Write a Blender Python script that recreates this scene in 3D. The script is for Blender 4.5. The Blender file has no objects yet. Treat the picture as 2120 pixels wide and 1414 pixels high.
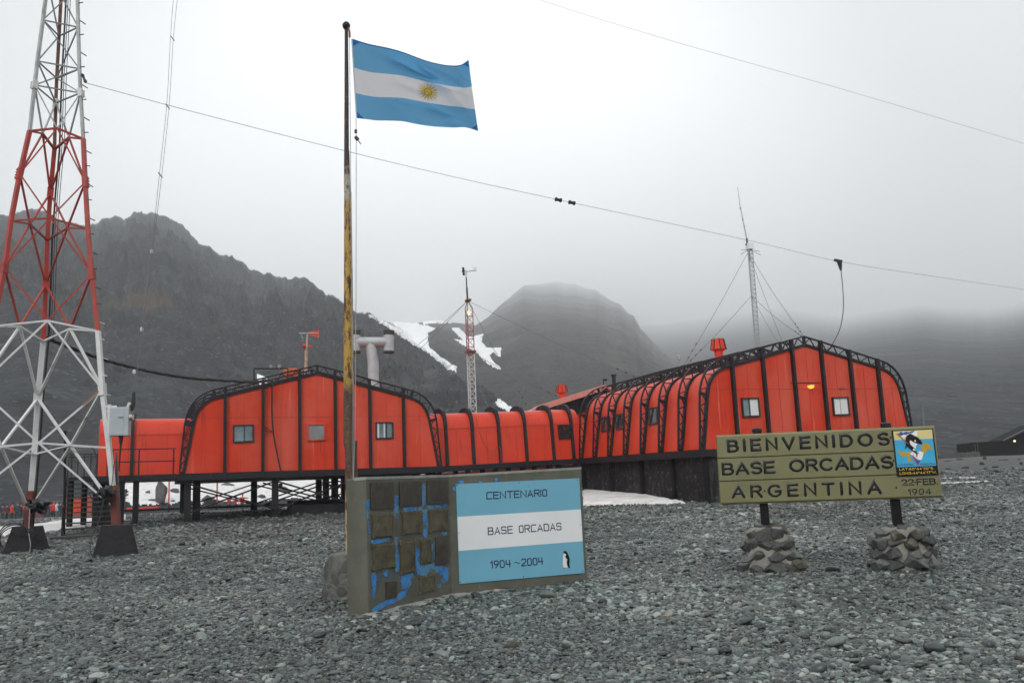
import bpy, bmesh, math, random
import numpy as np
from mathutils import Vector, Matrix
from mathutils.bvhtree import BVHTree

S = bpy.context.scene
COL = S.collection
R = math.radians
random.seed(7)

# ---------------------------------------------------------------- camera
F_PX = 1800.0                      # focal length in photo pixels (2120 wide)
ROLL = math.atan(0.042)
PITCH = math.atan(293 * math.cos(ROLL) / F_PX)
EYE = Vector((0, 0, 1.6))
fw = Vector((0, math.cos(PITCH), math.sin(PITCH)))
up0 = Vector((0, -math.sin(PITCH), math.cos(PITCH)))
rt0 = Vector((1, 0, 0))
CR_ = rt0 * math.cos(ROLL) - up0 * math.sin(ROLL)
CU_ = rt0 * math.sin(ROLL) + up0 * math.cos(ROLL)
cam = bpy.data.cameras.new('camera')
cam.sensor_width = 36
cam.lens = F_PX / 2120 * 36
cam.clip_start = 0.1
cam.clip_end = 30000
co = bpy.data.objects.new('camera', cam)
COL.objects.link(co)
m4 = Matrix.Identity(4)
for i, a in enumerate((CR_, CU_, -fw)):
    for j in range(3):
        m4[j][i] = a[j]
m4.translation = EYE
co.matrix_world = m4
S.camera = co

# ---------------------------------------------------------------- world, sun, exposure
SUN_EL, SUN_AZ = 34, 195
w = bpy.data.worlds.new('World')
S.world = w
w.use_nodes = True
nt = w.node_tree
nt.nodes.clear()
out = nt.nodes.new('ShaderNodeOutputWorld')
bg = nt.nodes.new('ShaderNodeBackground')
bg.inputs['Strength'].default_value = 0.12
sky = nt.nodes.new('ShaderNodeTexSky')
sky.sky_type = 'NISHITA'
sky.sun_disc = False
sky.sun_elevation = R(SUN_EL)
sky.sun_rotation = R(SUN_AZ)
sky.dust_density = 4
hs = nt.nodes.new('ShaderNodeHueSaturation')
hs.inputs['Saturation'].default_value = 0.10
tc = nt.nodes.new('ShaderNodeTexCoord')
ns = nt.nodes.new('ShaderNodeTexNoise')
ns.inputs['Scale'].default_value = 1.6
ns.inputs['Detail'].default_value = 5
ns.inputs['Roughness'].default_value = 0.45
rp = nt.nodes.new('ShaderNodeValToRGB')
rp.color_ramp.elements[0].position = 0.3
rp.color_ramp.elements[0].color = (5.6, 5.9, 6.2, 1)
rp.color_ramp.elements[1].position = 0.72
rp.color_ramp.elements[1].color = (8.2, 8.4, 8.5, 1)
mx = nt.nodes.new('ShaderNodeMix')
mx.data_type = 'RGBA'
mx.inputs[0].default_value = 0.75
nt.links.new(sky.outputs[0], hs.inputs['Color'])
nt.links.new(tc.outputs['Generated'], ns.inputs['Vector'])
nt.links.new(ns.outputs['Fac'], rp.inputs[0])
nt.links.new(hs.outputs[0], mx.inputs[6])
nt.links.new(rp.outputs[0], mx.inputs[7])
dv = nt.nodes.new('ShaderNodeVectorMath'); dv.operation = 'DOT_PRODUCT'
dv.inputs[1].default_value = Vector((-0.06, 0.97, 0.22)).normalized()
nt.links.new(tc.outputs['Generated'], dv.inputs[0])
pw_ = nt.nodes.new('ShaderNodeMapRange'); pw_.interpolation_type = 'SMOOTHERSTEP'
pw_.inputs[1].default_value = 0.84; pw_.inputs[2].default_value = 1.0; pw_.inputs[3].default_value = 0.47; pw_.inputs[4].default_value = 1.08
nt.links.new(dv.outputs['Value'], pw_.inputs[0])
gl = nt.nodes.new('ShaderNodeVectorMath'); gl.operation = 'SCALE'
nt.links.new(mx.outputs[2], gl.inputs[0]); nt.links.new(pw_.outputs[0], gl.inputs['Scale'])
nt.links.new(gl.outputs[0], bg.inputs[0])
nt.links.new(bg.outputs[0], out.inputs[0])

sl = bpy.data.lights.new('sun', 'SUN')
sl.energy = 1.5
sl.angle = R(25)
sl.color = (1, 0.97, 0.93)
so = bpy.data.objects.new('sun', sl)
COL.objects.link(so)
sd = Vector((math.sin(R(SUN_AZ)) * math.cos(R(SUN_EL)), math.cos(R(SUN_AZ)) * math.cos(R(SUN_EL)), math.sin(R(SUN_EL))))
so.rotation_euler = sd.to_track_quat('Z', 'Y').to_euler()

S.view_settings.view_transform = 'Standard'
S.view_settings.look = 'None'
S.view_settings.exposure = 1.45
S.view_settings.gamma = 1
S.cycles.max_bounces = 8
S.cycles.volume_bounces = 6
S.cycles.use_denoising = True
HAZE_DENSITY = 0.00043

# ---------------------------------------------------------------- pixel rays (photo pixels, 2120 x 1414) used while surveying the place
def ray(px, py):
    return fw + CR_ * ((px - 1060) / F_PX) + CU_ * ((707 - py) / F_PX)
def at(px, py, Y):
    d = ray(px, py)
    return EYE + d * (Y / d.y)
def at_z(px, py, z):
    d = ray(px, py)
    return EYE + d * ((z - EYE.z) / d.z)
def on_plane(px, py, P, n):
    d = ray(px, py)
    return EYE + d * ((P - EYE).dot(n) / d.dot(n))

# ---------------------------------------------------------------- numpy noise
def _h(ix, iy, seed):
    n = (ix.astype(np.int64) * 374761393 + iy.astype(np.int64) * 668265263 + seed * 144665) & 0x7fffffff
    n = ((n ^ (n >> 13)) * 1274126177) & 0x7fffffff
    return ((n ^ (n >> 16)) & 0xffff) / 65535.0
def vn(x, y, seed=0):
    x = np.asarray(x, float); y = np.asarray(y, float)
    ix = np.floor(x); iy = np.floor(y)
    fx = x - ix; fy = y - iy
    fx = fx * fx * fx * (fx * (fx * 6 - 15) + 10); fy = fy * fy * fy * (fy * (fy * 6 - 15) + 10)
    a = _h(ix, iy, seed); b = _h(ix + 1, iy, seed); c = _h(ix, iy + 1, seed); d = _h(ix + 1, iy + 1, seed)
    return (a * (1 - fx) + b * fx) * (1 - fy) + (c * (1 - fx) + d * fx) * fy
def fbm(x, y, o=4, seed=0, ridged=False, gain=0.5):
    t = 0; a = 1; s = 0
    for k in range(o):
        n = vn(x * 2 ** k + 17.3 * k, y * 2 ** k - 9.1 * k, seed + k)
        if ridged:
            n = 1 - abs(2 * n - 1)
        t = t + a * n; s += a; a *= gain
    return t / s

# ---------------------------------------------------------------- materials
MATS = {}
def nodes_of(name):
    m = bpy.data.materials.new(name)
    m.use_nodes = True
    n = m.node_tree
    p = n.nodes['Principled BSDF']
    return m, n, p
def rgba(c, k=1.0):
    return (min(c[0] * k, 1), min(c[1] * k, 1), min(c[2] * k, 1), 1)
def noise_node(n, scale, detail=5, rough=0.6, vec=None, stretch=None, coord='Object'):
    tc = n.nodes.new('ShaderNodeTexCoord')
    src = tc.outputs[coord]
    if stretch:
        mp = n.nodes.new('ShaderNodeMapping')
        mp.inputs['Scale'].default_value = stretch
        n.links.new(src, mp.inputs[0]); src = mp.outputs[0]
    t = n.nodes.new('ShaderNodeTexNoise')
    t.inputs['Scale'].default_value = scale
    t.inputs['Detail'].default_value = detail
    t.inputs['Roughness'].default_value = rough
    n.links.new(src, t.inputs['Vector'])
    return t.outputs['Fac']
def ramp(n, fac, stops):
    r = n.nodes.new('ShaderNodeValToRGB')
    els = r.color_ramp.elements
    while len(els) < len(stops):
        els.new(0.5)
    for e, (p, c) in zip(els, stops):
        e.position = p
        e.color = c if len(c) == 4 else rgba(c)
    n.links.new(fac, r.inputs[0])
    return r.outputs[0]
def mixc(n, fac, a, b, mode='MIX'):
    x = n.nodes.new('ShaderNodeMix')
    x.data_type = 'RGBA'; x.blend_type = mode
    for sock, v in ((x.inputs[0], fac), (x.inputs[6], a), (x.inputs[7], b)):
        if hasattr(v, 'is_linked') or hasattr(v, 'links'):
            n.links.new(v, sock)
        else:
            sock.default_value = v if isinstance(v, (int, float)) else rgba(v)
    return x.outputs[2]
def bump_to(n, p, h, strength, dist):
    b = n.nodes.new('ShaderNodeBump')
    b.inputs['Strength'].default_value = strength
    b.inputs['Distance'].default_value = dist
    n.links.new(h, b.inputs['Height'])
    n.links.new(b.outputs[0], p.inputs['Normal'])
def M(name, col, rough=0.6, var=0.18, scale=6, bump=0.25, bscale=40, bdist=0.01, metal=0, stains=(), spec=0.5, coat=0):
    """painted / stone / metal surface: base colour with noise, optional stains [(colour, scale, stretch, lo, hi)]"""
    if name in MATS:
        return MATS[name]
    m, n, p = nodes_of(name)
    c = ramp(n, noise_node(n, scale), [(0.3, rgba(col, 1 - var)), (0.7, rgba(col, 1 + var))])
    for k, (sc, ss, st, lo, hi) in enumerate(stains):
        f = ramp(n, noise_node(n, ss, 6, 0.65, stretch=st), [(lo, (0, 0, 0, 1)), (hi, (1, 1, 1, 1))])
        c = mixc(n, f, c, sc)
    n.links.new(c, p.inputs['Base Color'])
    rr = n.nodes.new('ShaderNodeMapRange')
    rr.inputs[3].default_value = max(rough - 0.12, 0.02); rr.inputs[4].default_value = min(rough + 0.12, 1)
    n.links.new(noise_node(n, scale * 2.3), rr.inputs[0])
    n.links.new(rr.outputs[0], p.inputs['Roughness'])
    p.inputs['Metallic'].default_value = metal
    p.inputs['Specular IOR Level'].default_value = spec
    if coat:
        p.inputs['Coat Weight'].default_value = coat
        p.inputs['Coat Roughness'].default_value = 0.15
    if bump:
        bump_to(n, p, noise_node(n, bscale), bump, bdist)
    MATS[name] = m
    return m
def emit(name, col, k):
    m, n, p = nodes_of(name)
    p.inputs['Base Color'].default_value = rgba(col)
    p.inputs['Emission Color'].default_value = rgba(col)
    p.inputs['Emission Strength'].default_value = k
    return m

RED = (0.60, 0.042, 0.014)
m_red = M('red_paint', RED, 0.42, 0.10, 1.3, 0.12, 14, 0.01, stains=[((0.64, 0.10, 0.06), 0.35, (1, 1, 0.6), 0.40, 0.66), ((0.68, 0.19, 0.13), 1.0, (5, 5, 0.25), 0.60, 0.72), ((0.28, 0.02, 0.012), 0.8, (7, 7, 0.35), 0.58, 0.74)], spec=0.2)
m_red_shell = M('red_shell_paint', RED, 0.36, 0.10, 1.3, 0.15, 9, 0.012, stains=[((0.36, 0.020, 0.010), 0.9, (6, 6, 0.5), 0.58, 0.80)], spec=0.35)
m_seam = M('dark_red_seam', (0.40, 0.025, 0.014), 0.5)
m_pink = M('faded_pink_roof_paint', (0.62, 0.23, 0.19), 0.5, 0.12)
m_black = M('black_steel_paint', (0.012, 0.012, 0.016), 0.5, 0.3, 5, 0.2, 30, 0.005, stains=[((0.05, 0.05, 0.06), 4, None, 0.64, 0.8)], spec=0.3)
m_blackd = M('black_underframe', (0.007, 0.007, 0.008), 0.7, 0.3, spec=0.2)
m_cable = M('black_cable', (0.015, 0.015, 0.017), 0.5, 0.2)
m_wire = M('steel_wire', (0.12, 0.12, 0.13), 0.5, 0.2)
m_whitep = M('white_steel_paint', (0.62, 0.63, 0.62), 0.45, 0.1, 3, 0.15, 30, 0.004, stains=[((0.30, 0.23, 0.15), 2.2, None, 0.62, 0.75)])
m_redst = M('red_steel_paint', (0.36, 0.035, 0.022), 0.5, 0.2, 3, 0.15, 30, 0.004, stains=[((0.16, 0.03, 0.02), 2.0, None, 0.6, 0.75)])
m_rustst = M('rusty_steel', (0.16, 0.075, 0.045), 0.8, 0.4, 8, 0.4, 40, 0.004)
m_greyst = M('galvanised_steel', (0.34, 0.35, 0.36), 0.45, 0.2, 3, 0.15, 30, 0.003, metal=0.4, stains=[((0.12, 0.10, 0.08), 3, None, 0.6, 0.75)])
m_alu = M('flue_aluminium', (0.42, 0.43, 0.44), 0.45, 0.12, 2.5, 0.3, 8, 0.02, metal=0.15, stains=[((0.20, 0.19, 0.17), 2.4, (1, 1, 0.5), 0.62, 0.8)])
m_soot = M('sooty_metal', (0.05, 0.045, 0.04), 0.7, 0.4)
m_fnd = M('black_foundation_wall', (0.009, 0.0085, 0.009), 0.6, 0.4, 3, 0.4, 20, 0.02, stains=[((0.075, 0.072, 0.07), 1.9, (2.2, 2.2, 0.45), 0.52, 0.80), ((0.12, 0.115, 0.11), 6, None, 0.57, 0.70), ((0.11, 0.085, 0.065), 1.1, None, 0.66, 0.72)], spec=0.25)
m_snow = M('snow', (0.72, 0.72, 0.71), 0.7, 0.10, 0.8, 0.7, 3, 0.12, stains=[((0.48, 0.43, 0.37), 1.1, None, 0.50, 0.72)])
m_snowh = M('mountain_snow', (0.80, 0.81, 0.82), 0.8, 0.05, 0.05, 0.3, 0.3, 0.5)
m_conc = M('olive_concrete', (0.098, 0.098, 0.074), 0.65, 0.22, 3, 0.35, 60, 0.004, stains=[((0.055, 0.062, 0.06), 1.6, None, 0.55, 0.75), ((0.16, 0.16, 0.13), 5, None, 0.66, 0.78)])
m_olive = M('olive_sign_paint', (0.172, 0.166, 0.074), 0.34, 0.10, 2, 0.35, 9, 0.012, stains=[((0.26, 0.25, 0.13), 1.2, (1, 1, 7), 0.66, 0.8)], coat=0.2)
m_gloss = M('glossy_black_paint', (0.006, 0.006, 0.008), 0.22, 0.2, 20, 0.6, 45, 0.006, spec=0.35)
m_navy = M('dark_blue_lettering', (0.012, 0.022, 0.06), 0.4, 0.1)
m_lightblue = M('sky_blue_panel', (0.155, 0.40, 0.53), 0.32, 0.04, 1.5, 0.06, 3, 0.01)
m_panelw = M('white_panel', (0.74, 0.76, 0.77), 0.32, 0.03, 1.5, 0.06, 3, 0.01)
m_bronze = M('weathered_bronze', (0.13, 0.114, 0.070), 0.5, 0.3, 9, 0.4, 60, 0.004, metal=0.35, stains=[((0.045, 0.032, 0.025), 4, None, 0.5, 0.7)])
m_bronzed = M('dark_bronze', (0.068, 0.056, 0.044), 0.45, 0.3, 9, 0.4, 60, 0.004, metal=0.35, stains=[((0.085, 0.055, 0.035), 5, None, 0.55, 0.75)])
m_blue = M('blue_paint_remains', (0.025, 0.20, 0.56), 0.5, 0.4, 9, 0.2, 50, 0.002, stains=[((0.10, 0.25, 0.34), 5, None, 0.45, 0.62), ((0.085, 0.10, 0.095), 8, None, 0.50, 0.60)])
m_mortar = M('pale_mortar', (0.21, 0.205, 0.18), 0.85, 0.2, 12, 0.6, 60, 0.01)
m_stone1 = M('dark_stone', (0.046, 0.049, 0.045), 0.6, 0.5, 7, 0.7, 25, 0.02, stains=[((0.11, 0.11, 0.10), 9, None, 0.58, 0.7)])
m_stone2 = M('brown_stone', (0.066, 0.062, 0.046), 0.65, 0.45, 7, 0.7, 25, 0.02, stains=[((0.20, 0.18, 0.12), 8, None, 0.58, 0.7)])
m_stone3 = M('green_grey_stone', (0.09, 0.10, 0.092), 0.6, 0.4, 7, 0.7, 25, 0.02, stains=[((0.24, 0.25, 0.23), 6, None, 0.6, 0.7)])
m_boulder = M('lichen_boulder', (0.085, 0.085, 0.078), 0.8, 0.4, 1.2, 0.8, 4, 0.1, stains=[((0.17, 0.16, 0.13), 2, None, 0.55, 0.7)])
m_rockd = M('wet_dark_rock', (0.05, 0.052, 0.05), 0.7, 0.4, 2, 0.6, 6, 0.05)
m_plank = M('black_tarred_block', (0.010, 0.010, 0.013), 0.6, 0.35, 5, 0.6, 6, 0.03, stains=[((0.028, 0.028, 0.032), 1.2, (1, 1, 9), 0.55, 0.75)], spec=0.25)
m_greybox = M('grey_enamel', (0.38, 0.42, 0.45), 0.4, 0.08, 4, 0.1, 20, 0.003, stains=[((0.22, 0.18, 0.13), 6, None, 0.66, 0.76)])
m_hut = M('dark_hut_boards', (0.010, 0.009, 0.010), 0.8, 0.25, 2, 0.2, 10, 0.02, spec=0.1)
m_curtain = M('white_curtain', (0.70, 0.70, 0.68), 0.9, 0.06, 9)
m_frame = M('black_window_frame', (0.015, 0.015, 0.016), 0.35, 0.2)
m_orange = M('orange_shelter_paint', (0.65, 0.09, 0.03), 0.5, 0.1)
m_tarp = M('black_tarpaulin', (0.012, 0.012, 0.014), 0.35, 0.3, 6, 0.7, 9, 0.04)
m_tread = M('black_stair_metal', (0.035, 0.033, 0.032), 0.6, 0.3)
m_greyshed = M('grey_shed_metal', (0.25, 0.28, 0.30), 0.5, 0.1)
def glass(name, col, rough=0.06):
    m, n, p = nodes_of(name)
    c = ramp(n, noise_node(n, 1.3, 3), [(0.35, rgba(col, 0.7)), (0.65, rgba(col, 1.25))])
    n.links.new(c, p.inputs['Base Color'])
    p.inputs['Roughness'].default_value = rough
    p.inputs['Specular IOR Level'].default_value = 0.9
    bump_to(n, p, noise_node(n, 2.0, 2), 0.05, 0.05)
    return m
m_glass = glass('window_glass', (0.13, 0.19, 0.21))
m_glassg = glass('frosted_grey_glass', (0.21, 0.22, 0.23), 0.35)
m_glassd = glass('dark_window_glass', (0.03, 0.022, 0.022))
m_lampwarm = emit('amber_lamp_glow', (1.0, 0.42, 0.06), 0.5)
m_lampwhite = emit('pale_lamp_glow', (1.0, 0.80, 0.40), 0.5)

# ---------------------------------------------------------------- mesh builder
WL = {}
def empty(name, loc, label, cat, group=None):
    o = bpy.data.objects.new(name, None)
    o.empty_display_size = 0.3
    COL.objects.link(o)
    o.location = loc
    WL[o] = Vector(loc)
    o['label'] = label; o['category'] = cat
    if group:
        o['group'] = group
    return o
def tag(o, label=None, cat=None, group=None, kind=None):
    for k, v in (('label', label), ('category', cat), ('group', group), ('kind', kind)):
        if v:
            o[k] = v
    return o
class MB:
    def __init__(s):
        s.v = []; s.f = []
    def add(s, vs, fs):
        b = len(s.v)
        s.v.extend([tuple(x) for x in vs])
        s.f.extend([tuple(i + b for i in f) for f in fs])
        return s
    def box8(s, p):                     # 8 corners: 0-3 bottom ring, 4-7 top ring
        return s.add(p, [(3, 2, 1, 0), (4, 5, 6, 7), (0, 1, 5, 4), (1, 2, 6, 5), (2, 3, 7, 6), (3, 0, 4, 7)])
    def obox(s, c, ax, ay, az):         # centre and half axes
        c = Vector(c)
        q = [c + ax * i + ay * j - az for i, j in ((-1, -1), (1, -1), (1, 1), (-1, 1))]
        return s.box8(q + [x + az * 2 for x in q])
    def box(s, x0, y0, z0, x1, y1, z1):
        return s.box8([(x0, y0, z0), (x1, y0, z0), (x1, y1, z0), (x0, y1, z0), (x0, y0, z1), (x1, y0, z1), (x1, y1, z1), (x0, y1, z1)])
    def bar(s, a, b, w, h=None, up=None):
        a = Vector(a); b = Vector(b); h = h or w
        d = (b - a)
        if d.length < 1e-6:
            return s
        d.normalize()
        up = Vector(up) if up is not None else Vector((0, 0, 1))
        if abs(d.dot(up.normalized())) > 0.98:
            up = Vector((0, 1, 0)) if abs(d.y) < 0.9 else Vector((1, 0, 0))
        x = d.cross(up).normalized(); y = x.cross(d).normalized()
        x *= w / 2; y *= h / 2
        return s.box8([a - x - y, a + x - y, a + x + y, a - x + y, b - x - y, b + x - y, b + x + y, b - x + y])
    def tube(s, pts, r, n=6, cap=True):
        pts = [Vector(p) for p in pts]
        rs = r if isinstance(r, (list, tuple)) else [r] * len(pts)
        base = len(s.v); ref = None
        for i, p in enumerate(pts):
            d = (pts[min(i + 1, len(pts) - 1)] - pts[max(i - 1, 0)]).normalized()
            if ref is None or abs(ref.dot(d)) > 0.97:
                ref = Vector((0, 0, 1)) if abs(d.z) < 0.9 else Vector((1, 0, 0))
            x = (ref - d * ref.dot(d)).normalized(); y = d.cross(x); ref = x
            for k in range(n):
                a = 2 * math.pi * k / n
                s.v.append(tuple(p + (x * math.cos(a) + y * math.sin(a)) * rs[i]))
        for i in range(len(pts) - 1):
            for k in range(n):
                a = base + i * n + k; b = base + i * n + (k + 1) % n
                s.f.append((a, b, b + n, a + n))
        if cap:
            s.f.append(tuple(base + k for k in reversed(range(n))))
            e = base + (len(pts) - 1) * n
            s.f.append(tuple(e + k for k in range(n)))
        return s
    def lathe(s, prof, origin, n=12, axis=None):   # prof: (radius, height)
        o = Vector(origin)
        return s.tube([o + Vector((0, 0, 1)) * h for _, h in prof], [max(r, 1e-4) for r, _ in prof], n) if axis is None else s.tube([o + axis * h for _, h in prof], [max(r, 1e-4) for r, _ in prof], n)
    def prism(s, poly, vec):
        vec = Vector(vec); n = len(poly)
        p = [Vector(x) for x in poly]
        q = [x + vec for x in p]
        fs = [tuple(range(n)), tuple(reversed(range(n, 2 * n)))]
        fs += [((i + 1) % n, i, n + i, n + (i + 1) % n) for i in range(n)]
        return s.add(p + q, fs)
    def build(s, name, mat, parent=None, smooth=False, bevel=0):
        me = bpy.data.meshes.new(name)
        off = WL.get(parent, Vector((0, 0, 0))) if parent else Vector((0, 0, 0))
        me.from_pydata([(x[0] - off.x, x[1] - off.y, x[2] - off.z) for x in s.v], [], s.f)
        bm = bmesh.new(); bm.from_mesh(me)
        bmesh.ops.recalc_face_normals(bm, faces=bm.faces)
        if bevel:
            bmesh.ops.bevel(bm, geom=[e for e in bm.edges if len(e.link_faces) == 2 and e.calc_face_angle(0) > 0.5], offset=bevel, segments=2, affect='EDGES', profile=0.6)
        bm.to_mesh(me); bm.free()
        if smooth:
            me.polygons.foreach_set('use_smooth', [True] * len(me.polygons))
            try:
                me.set_sharp_from_angle(angle=R(40))
            except Exception:
                pass
        me.materials.append(mat)
        o = bpy.data.objects.new(name, me)
        COL.objects.link(o)
        if parent:
            o.parent = parent
        WL[o] = off
        return o
def along(pts, n):
    """n+1 points evenly spaced along a polyline"""
    pts = [Vector(p) for p in pts]
    L = [0]
    for a, b in zip(pts, pts[1:]):
        L.append(L[-1] + (b - a).length)
    res = []; k = 0
    for i in range(n + 1):
        t = L[-1] * i / n
        while k < len(L) - 2 and L[k + 1] < t:
            k += 1
        res.append(pts[k].lerp(pts[k + 1], (t - L[k]) / max(L[k + 1] - L[k], 1e-9)))
    return res
def curve_pts(pts, n=8):
    """Catmull-Rom through the points"""
    p = [Vector(x) for x in pts]
    p = [p[0] * 2 - p[1]] + p + [p[-1] * 2 - p[-2]]
    r = []
    for i in range(1, len(p) - 2):
        for k in range(n):
            t = k / n
            a, b, c, d = p[i - 1], p[i], p[i + 1], p[i + 2]
            r.append(0.5 * ((2 * b) + (c - a) * t + (2 * a - 5 * b + 4 * c - d) * t * t + (3 * b - a - 3 * c + d) * t ** 3))
    r.append(p[-2])
    return r
def wire_px(pts, y0, y1, n=8):
    """survey points of a wire; depth runs straight in plan from y0 to y1"""
    L = [0]
    for a, b in zip(pts, pts[1:]):
        L.append(L[-1] + math.hypot(b[0] - a[0], b[1] - a[1]))
    q = [at(p[0], p[1], 1 / (1 / y0 + (1 / y1 - 1 / y0) * l / L[-1])) for p, l in zip(pts, L)]
    return curve_pts(q, n)
def rock_mb(center, size, seed, npts=16, rot=None, tilt=0.3):
    rnd = random.Random(seed)
    bm = bmesh.new()
    for i in range(npts):
        v = Vector((rnd.gauss(0, 1), rnd.gauss(0, 1), rnd.gauss(0, 1))).normalized() * rnd.uniform(0.82, 1.08)
        bm.verts.new(v)
    r = bmesh.ops.convex_hull(bm, input=bm.verts)
    bmesh.ops.delete(bm, geom=[v for v in bm.verts if not v.link_faces], context='VERTS')
    bmesh.ops.bevel(bm, geom=bm.edges[:], offset=0.045, segments=1, affect='EDGES')
    bm.verts.index_update()
    rm = Matrix.Rotation(rot if rot is not None else rnd.uniform(0, 6), 3, 'Z') @ Matrix.Rotation(rnd.uniform(-tilt, tilt), 3, 'X')
    c = Vector(center)
    mb = MB()
    mb.add([c + rm @ Vector((v.co.x * size[0], v.co.y * size[1], v.co.z * size[2])) for v in bm.verts], [[v.index for v in f.verts] for f in bm.faces])
    bm.free()
    return mb

# ---------------------------------------------------------------- stroke lettering
def arc(cx, cy, rx, ry, a0, a1, n=10):
    return [(cx + rx * math.cos(R(a0 + (a1 - a0) * i / n)), cy + ry * math.sin(R(a0 + (a1 - a0) * i / n))) for i in range(n + 1)]
G = {
 'A': (0.74, [[(0, 0), (0.37, 1), (0.74, 0)], [(0.13, 0.34), (0.61, 0.34)]]),
 'B': (0.64, [[(0, 0.54), (0, 1), (0.36, 1)] + arc(0.36, 0.77, 0.23, 0.23, 90, -90) + [(0, 0.54), (0, 0), (0.38, 0)] + arc(0.38, 0.27, 0.26, 0.27, -90, 90)]),
 'C': (0.74, [arc(0.40, 0.5, 0.40, 0.5, 48, 312, 18)]),
 'D': (0.70, [[(0, 0), (0, 1), (0.28, 1)] + arc(0.28, 0.5, 0.42, 0.5, 90, -90, 14) + [(0, 0)]]),
 'E': (0.58, [[(0.58, 1), (0, 1), (0, 0), (0.58, 0)], [(0, 0.52), (0.52, 0.52)]]),
 'F': (0.54, [[(0.54, 1), (0, 1), (0, 0)], [(0, 0.52), (0.46, 0.52)]]),
 'G': (0.78, [arc(0.40, 0.5, 0.40, 0.5, 48, 325, 18) + [(0.76, 0.44), (0.46, 0.44)]]),
 'I': (0.02, [[(0, 0), (0, 1)]]),
 'L': (0.52, [[(0, 1), (0, 0), (0.52, 0)]]),
 'N': (0.66, [[(0, 0), (0, 1), (0.66, 0), (0.66, 1)]]),
 'O': (0.84, [arc(0.42, 0.5, 0.42, 0.5, 90, 450, 24)]),
 'R': (0.64, [[(0, 0), (0, 1), (0.36, 1)] + arc(0.36, 0.76, 0.25, 0.24, 90, -90) + [(0, 0.52)], [(0.34, 0.52), (0.64, 0)]]),
 'S': (0.62, [arc(0.31, 0.75, 0.29, 0.25, 35, 250, 12) + arc(0.31, 0.26, 0.31, 0.26, 75, -145, 12)]),
 'T': (0.66, [[(0, 1), (0.66, 1)], [(0.33, 1), (0.33, 0)]]),
 'V': (0.72, [[(0, 1), (0.36, 0), (0.72, 1)]]),
 'W': (1.0, [[(0, 1), (0.25, 0), (0.5, 0.9), (0.75, 0), (1.0, 1)]]),
 '0': (0.60, [arc(0.30, 0.5, 0.30, 0.5, 90, 450, 20)]),
 '1': (0.24, [[(0, 0.76), (0.22, 1), (0.22, 0)]]),
 '2': (0.58, [arc(0.29, 0.71, 0.28, 0.29, 165, -35, 10) + [(0, 0), (0.58, 0)]]),
 '4': (0.62, [[(0.46, 0), (0.46, 1), (0, 0.28), (0.62, 0.28)]]),
 '6': (0.58, [arc(0.30, 0.30, 0.28, 0.30, 150, 510, 16) , [(0.03, 0.38), (0.12, 0.74), (0.36, 1)]]),
 '7': (0.56, [[(0, 1), (0.56, 1), (0.18, 0)]]),
 '9': (0.58, [arc(0.28, 0.69, 0.28, 0.31, -20, 340, 16), [(0.55, 0.62), (0.46, 0.25), (0.2, 0)]]),
 '.': (0.03, [[(0, 0.03), (0.03, 0.03)]]),
 '·': (0.03, [[(0, 0.48), (0.03, 0.48)]]),
 ':': (0.03, [[(0, 0.08), (0.03, 0.08)], [(0, 0.6), (0.03, 0.6)]]),
 '°': (0.18, [arc(0.09, 0.88, 0.09, 0.10, 90, 450, 10)]),
 "'": (0.04, [[(0.04, 1), (0, 0.82)]]),
 '"': (0.16, [[(0.04, 1), (0, 0.82)], [(0.16, 1), (0.12, 0.82)]]),
 '~': (0.55, [arc(0.14, 0.34, 0.14, 0.14, 170, 20, 7) + arc(0.41, 0.40, 0.14, 0.14, 200, 350, 7)]),
 ' ': (0.42, []),
}
TECH = dict(G)
TECH.update({
 'C': (0.60, [[(0.60, 0.96), (0.60, 1), (0.12, 1), (0, 0.86), (0, 0), (0.60, 0)]]),
 'O': (0.50, [[(0.12, 1), (0.42, 1), (0.50, 0.9), (0.50, 0.1), (0.42, 0), (0.08, 0), (0, 0.1), (0, 0.9), (0.12, 1)]]),
 'D': (0.62, [[(0.04, 0), (0, 0), (0, 1), (0.46, 1), (0.62, 0.80), (0.62, 0), (0, 0)]]),
 'R': (0.60, [[(0, 0), (0, 1), (0.52, 1), (0.60, 0.9), (0.60, 0.60), (0.52, 0.5), (0, 0.5)], [(0.30, 0.5), (0.62, 0)]]),
 'B': (0.60, [[(0, 0), (0, 1), (0.48, 1), (0.54, 0.92), (0.54, 0.62), (0.46, 0.54), (0, 0.54)], [(0.46, 0.54), (0.60, 0.42), (0.60, 0.1), (0.52, 0), (0, 0)]]),
 'S': (0.56, [[(0.56, 0.86), (0.56, 0.92), (0.48, 1), (0.08, 1), (0, 0.92), (0, 0.6), (0.08, 0.52), (0.48, 0.52), (0.56, 0.44), (0.56, 0.08), (0.48, 0), (0.08, 0), (0, 0.08), (0, 0.16)]]),
 'A': (0.62, [[(0, 0), (0.31, 1), (0.62, 0)], [(0.14, 0.30), (0.48, 0.30)]]),
 '0': (0.52, [[(0.10, 1), (0.42, 1), (0.52, 0.88), (0.52, 0.12), (0.42, 0), (0.10, 0), (0, 0.12), (0, 0.88), (0.10, 1)]]),
 '9': (0.50, [[(0.50, 0.52), (0.10, 0.44), (0, 0.56), (0, 0.88), (0.10, 1), (0.40, 1), (0.50, 0.88), (0.50, 0.5), (0.16, 0)]]),
 '4': (0.56, [[(0.06, 1), (0, 0.42), (0.56, 0.42)], [(0.46, 1), (0.46, 0)]]),
 '2': (0.54, [[(0, 0.80), (0.0, 0.9), (0.10, 1), (0.44, 1), (0.54, 0.9), (0.54, 0.62), (0, 0.1), (0, 0), (0.54, 0)]]),
})
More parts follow.
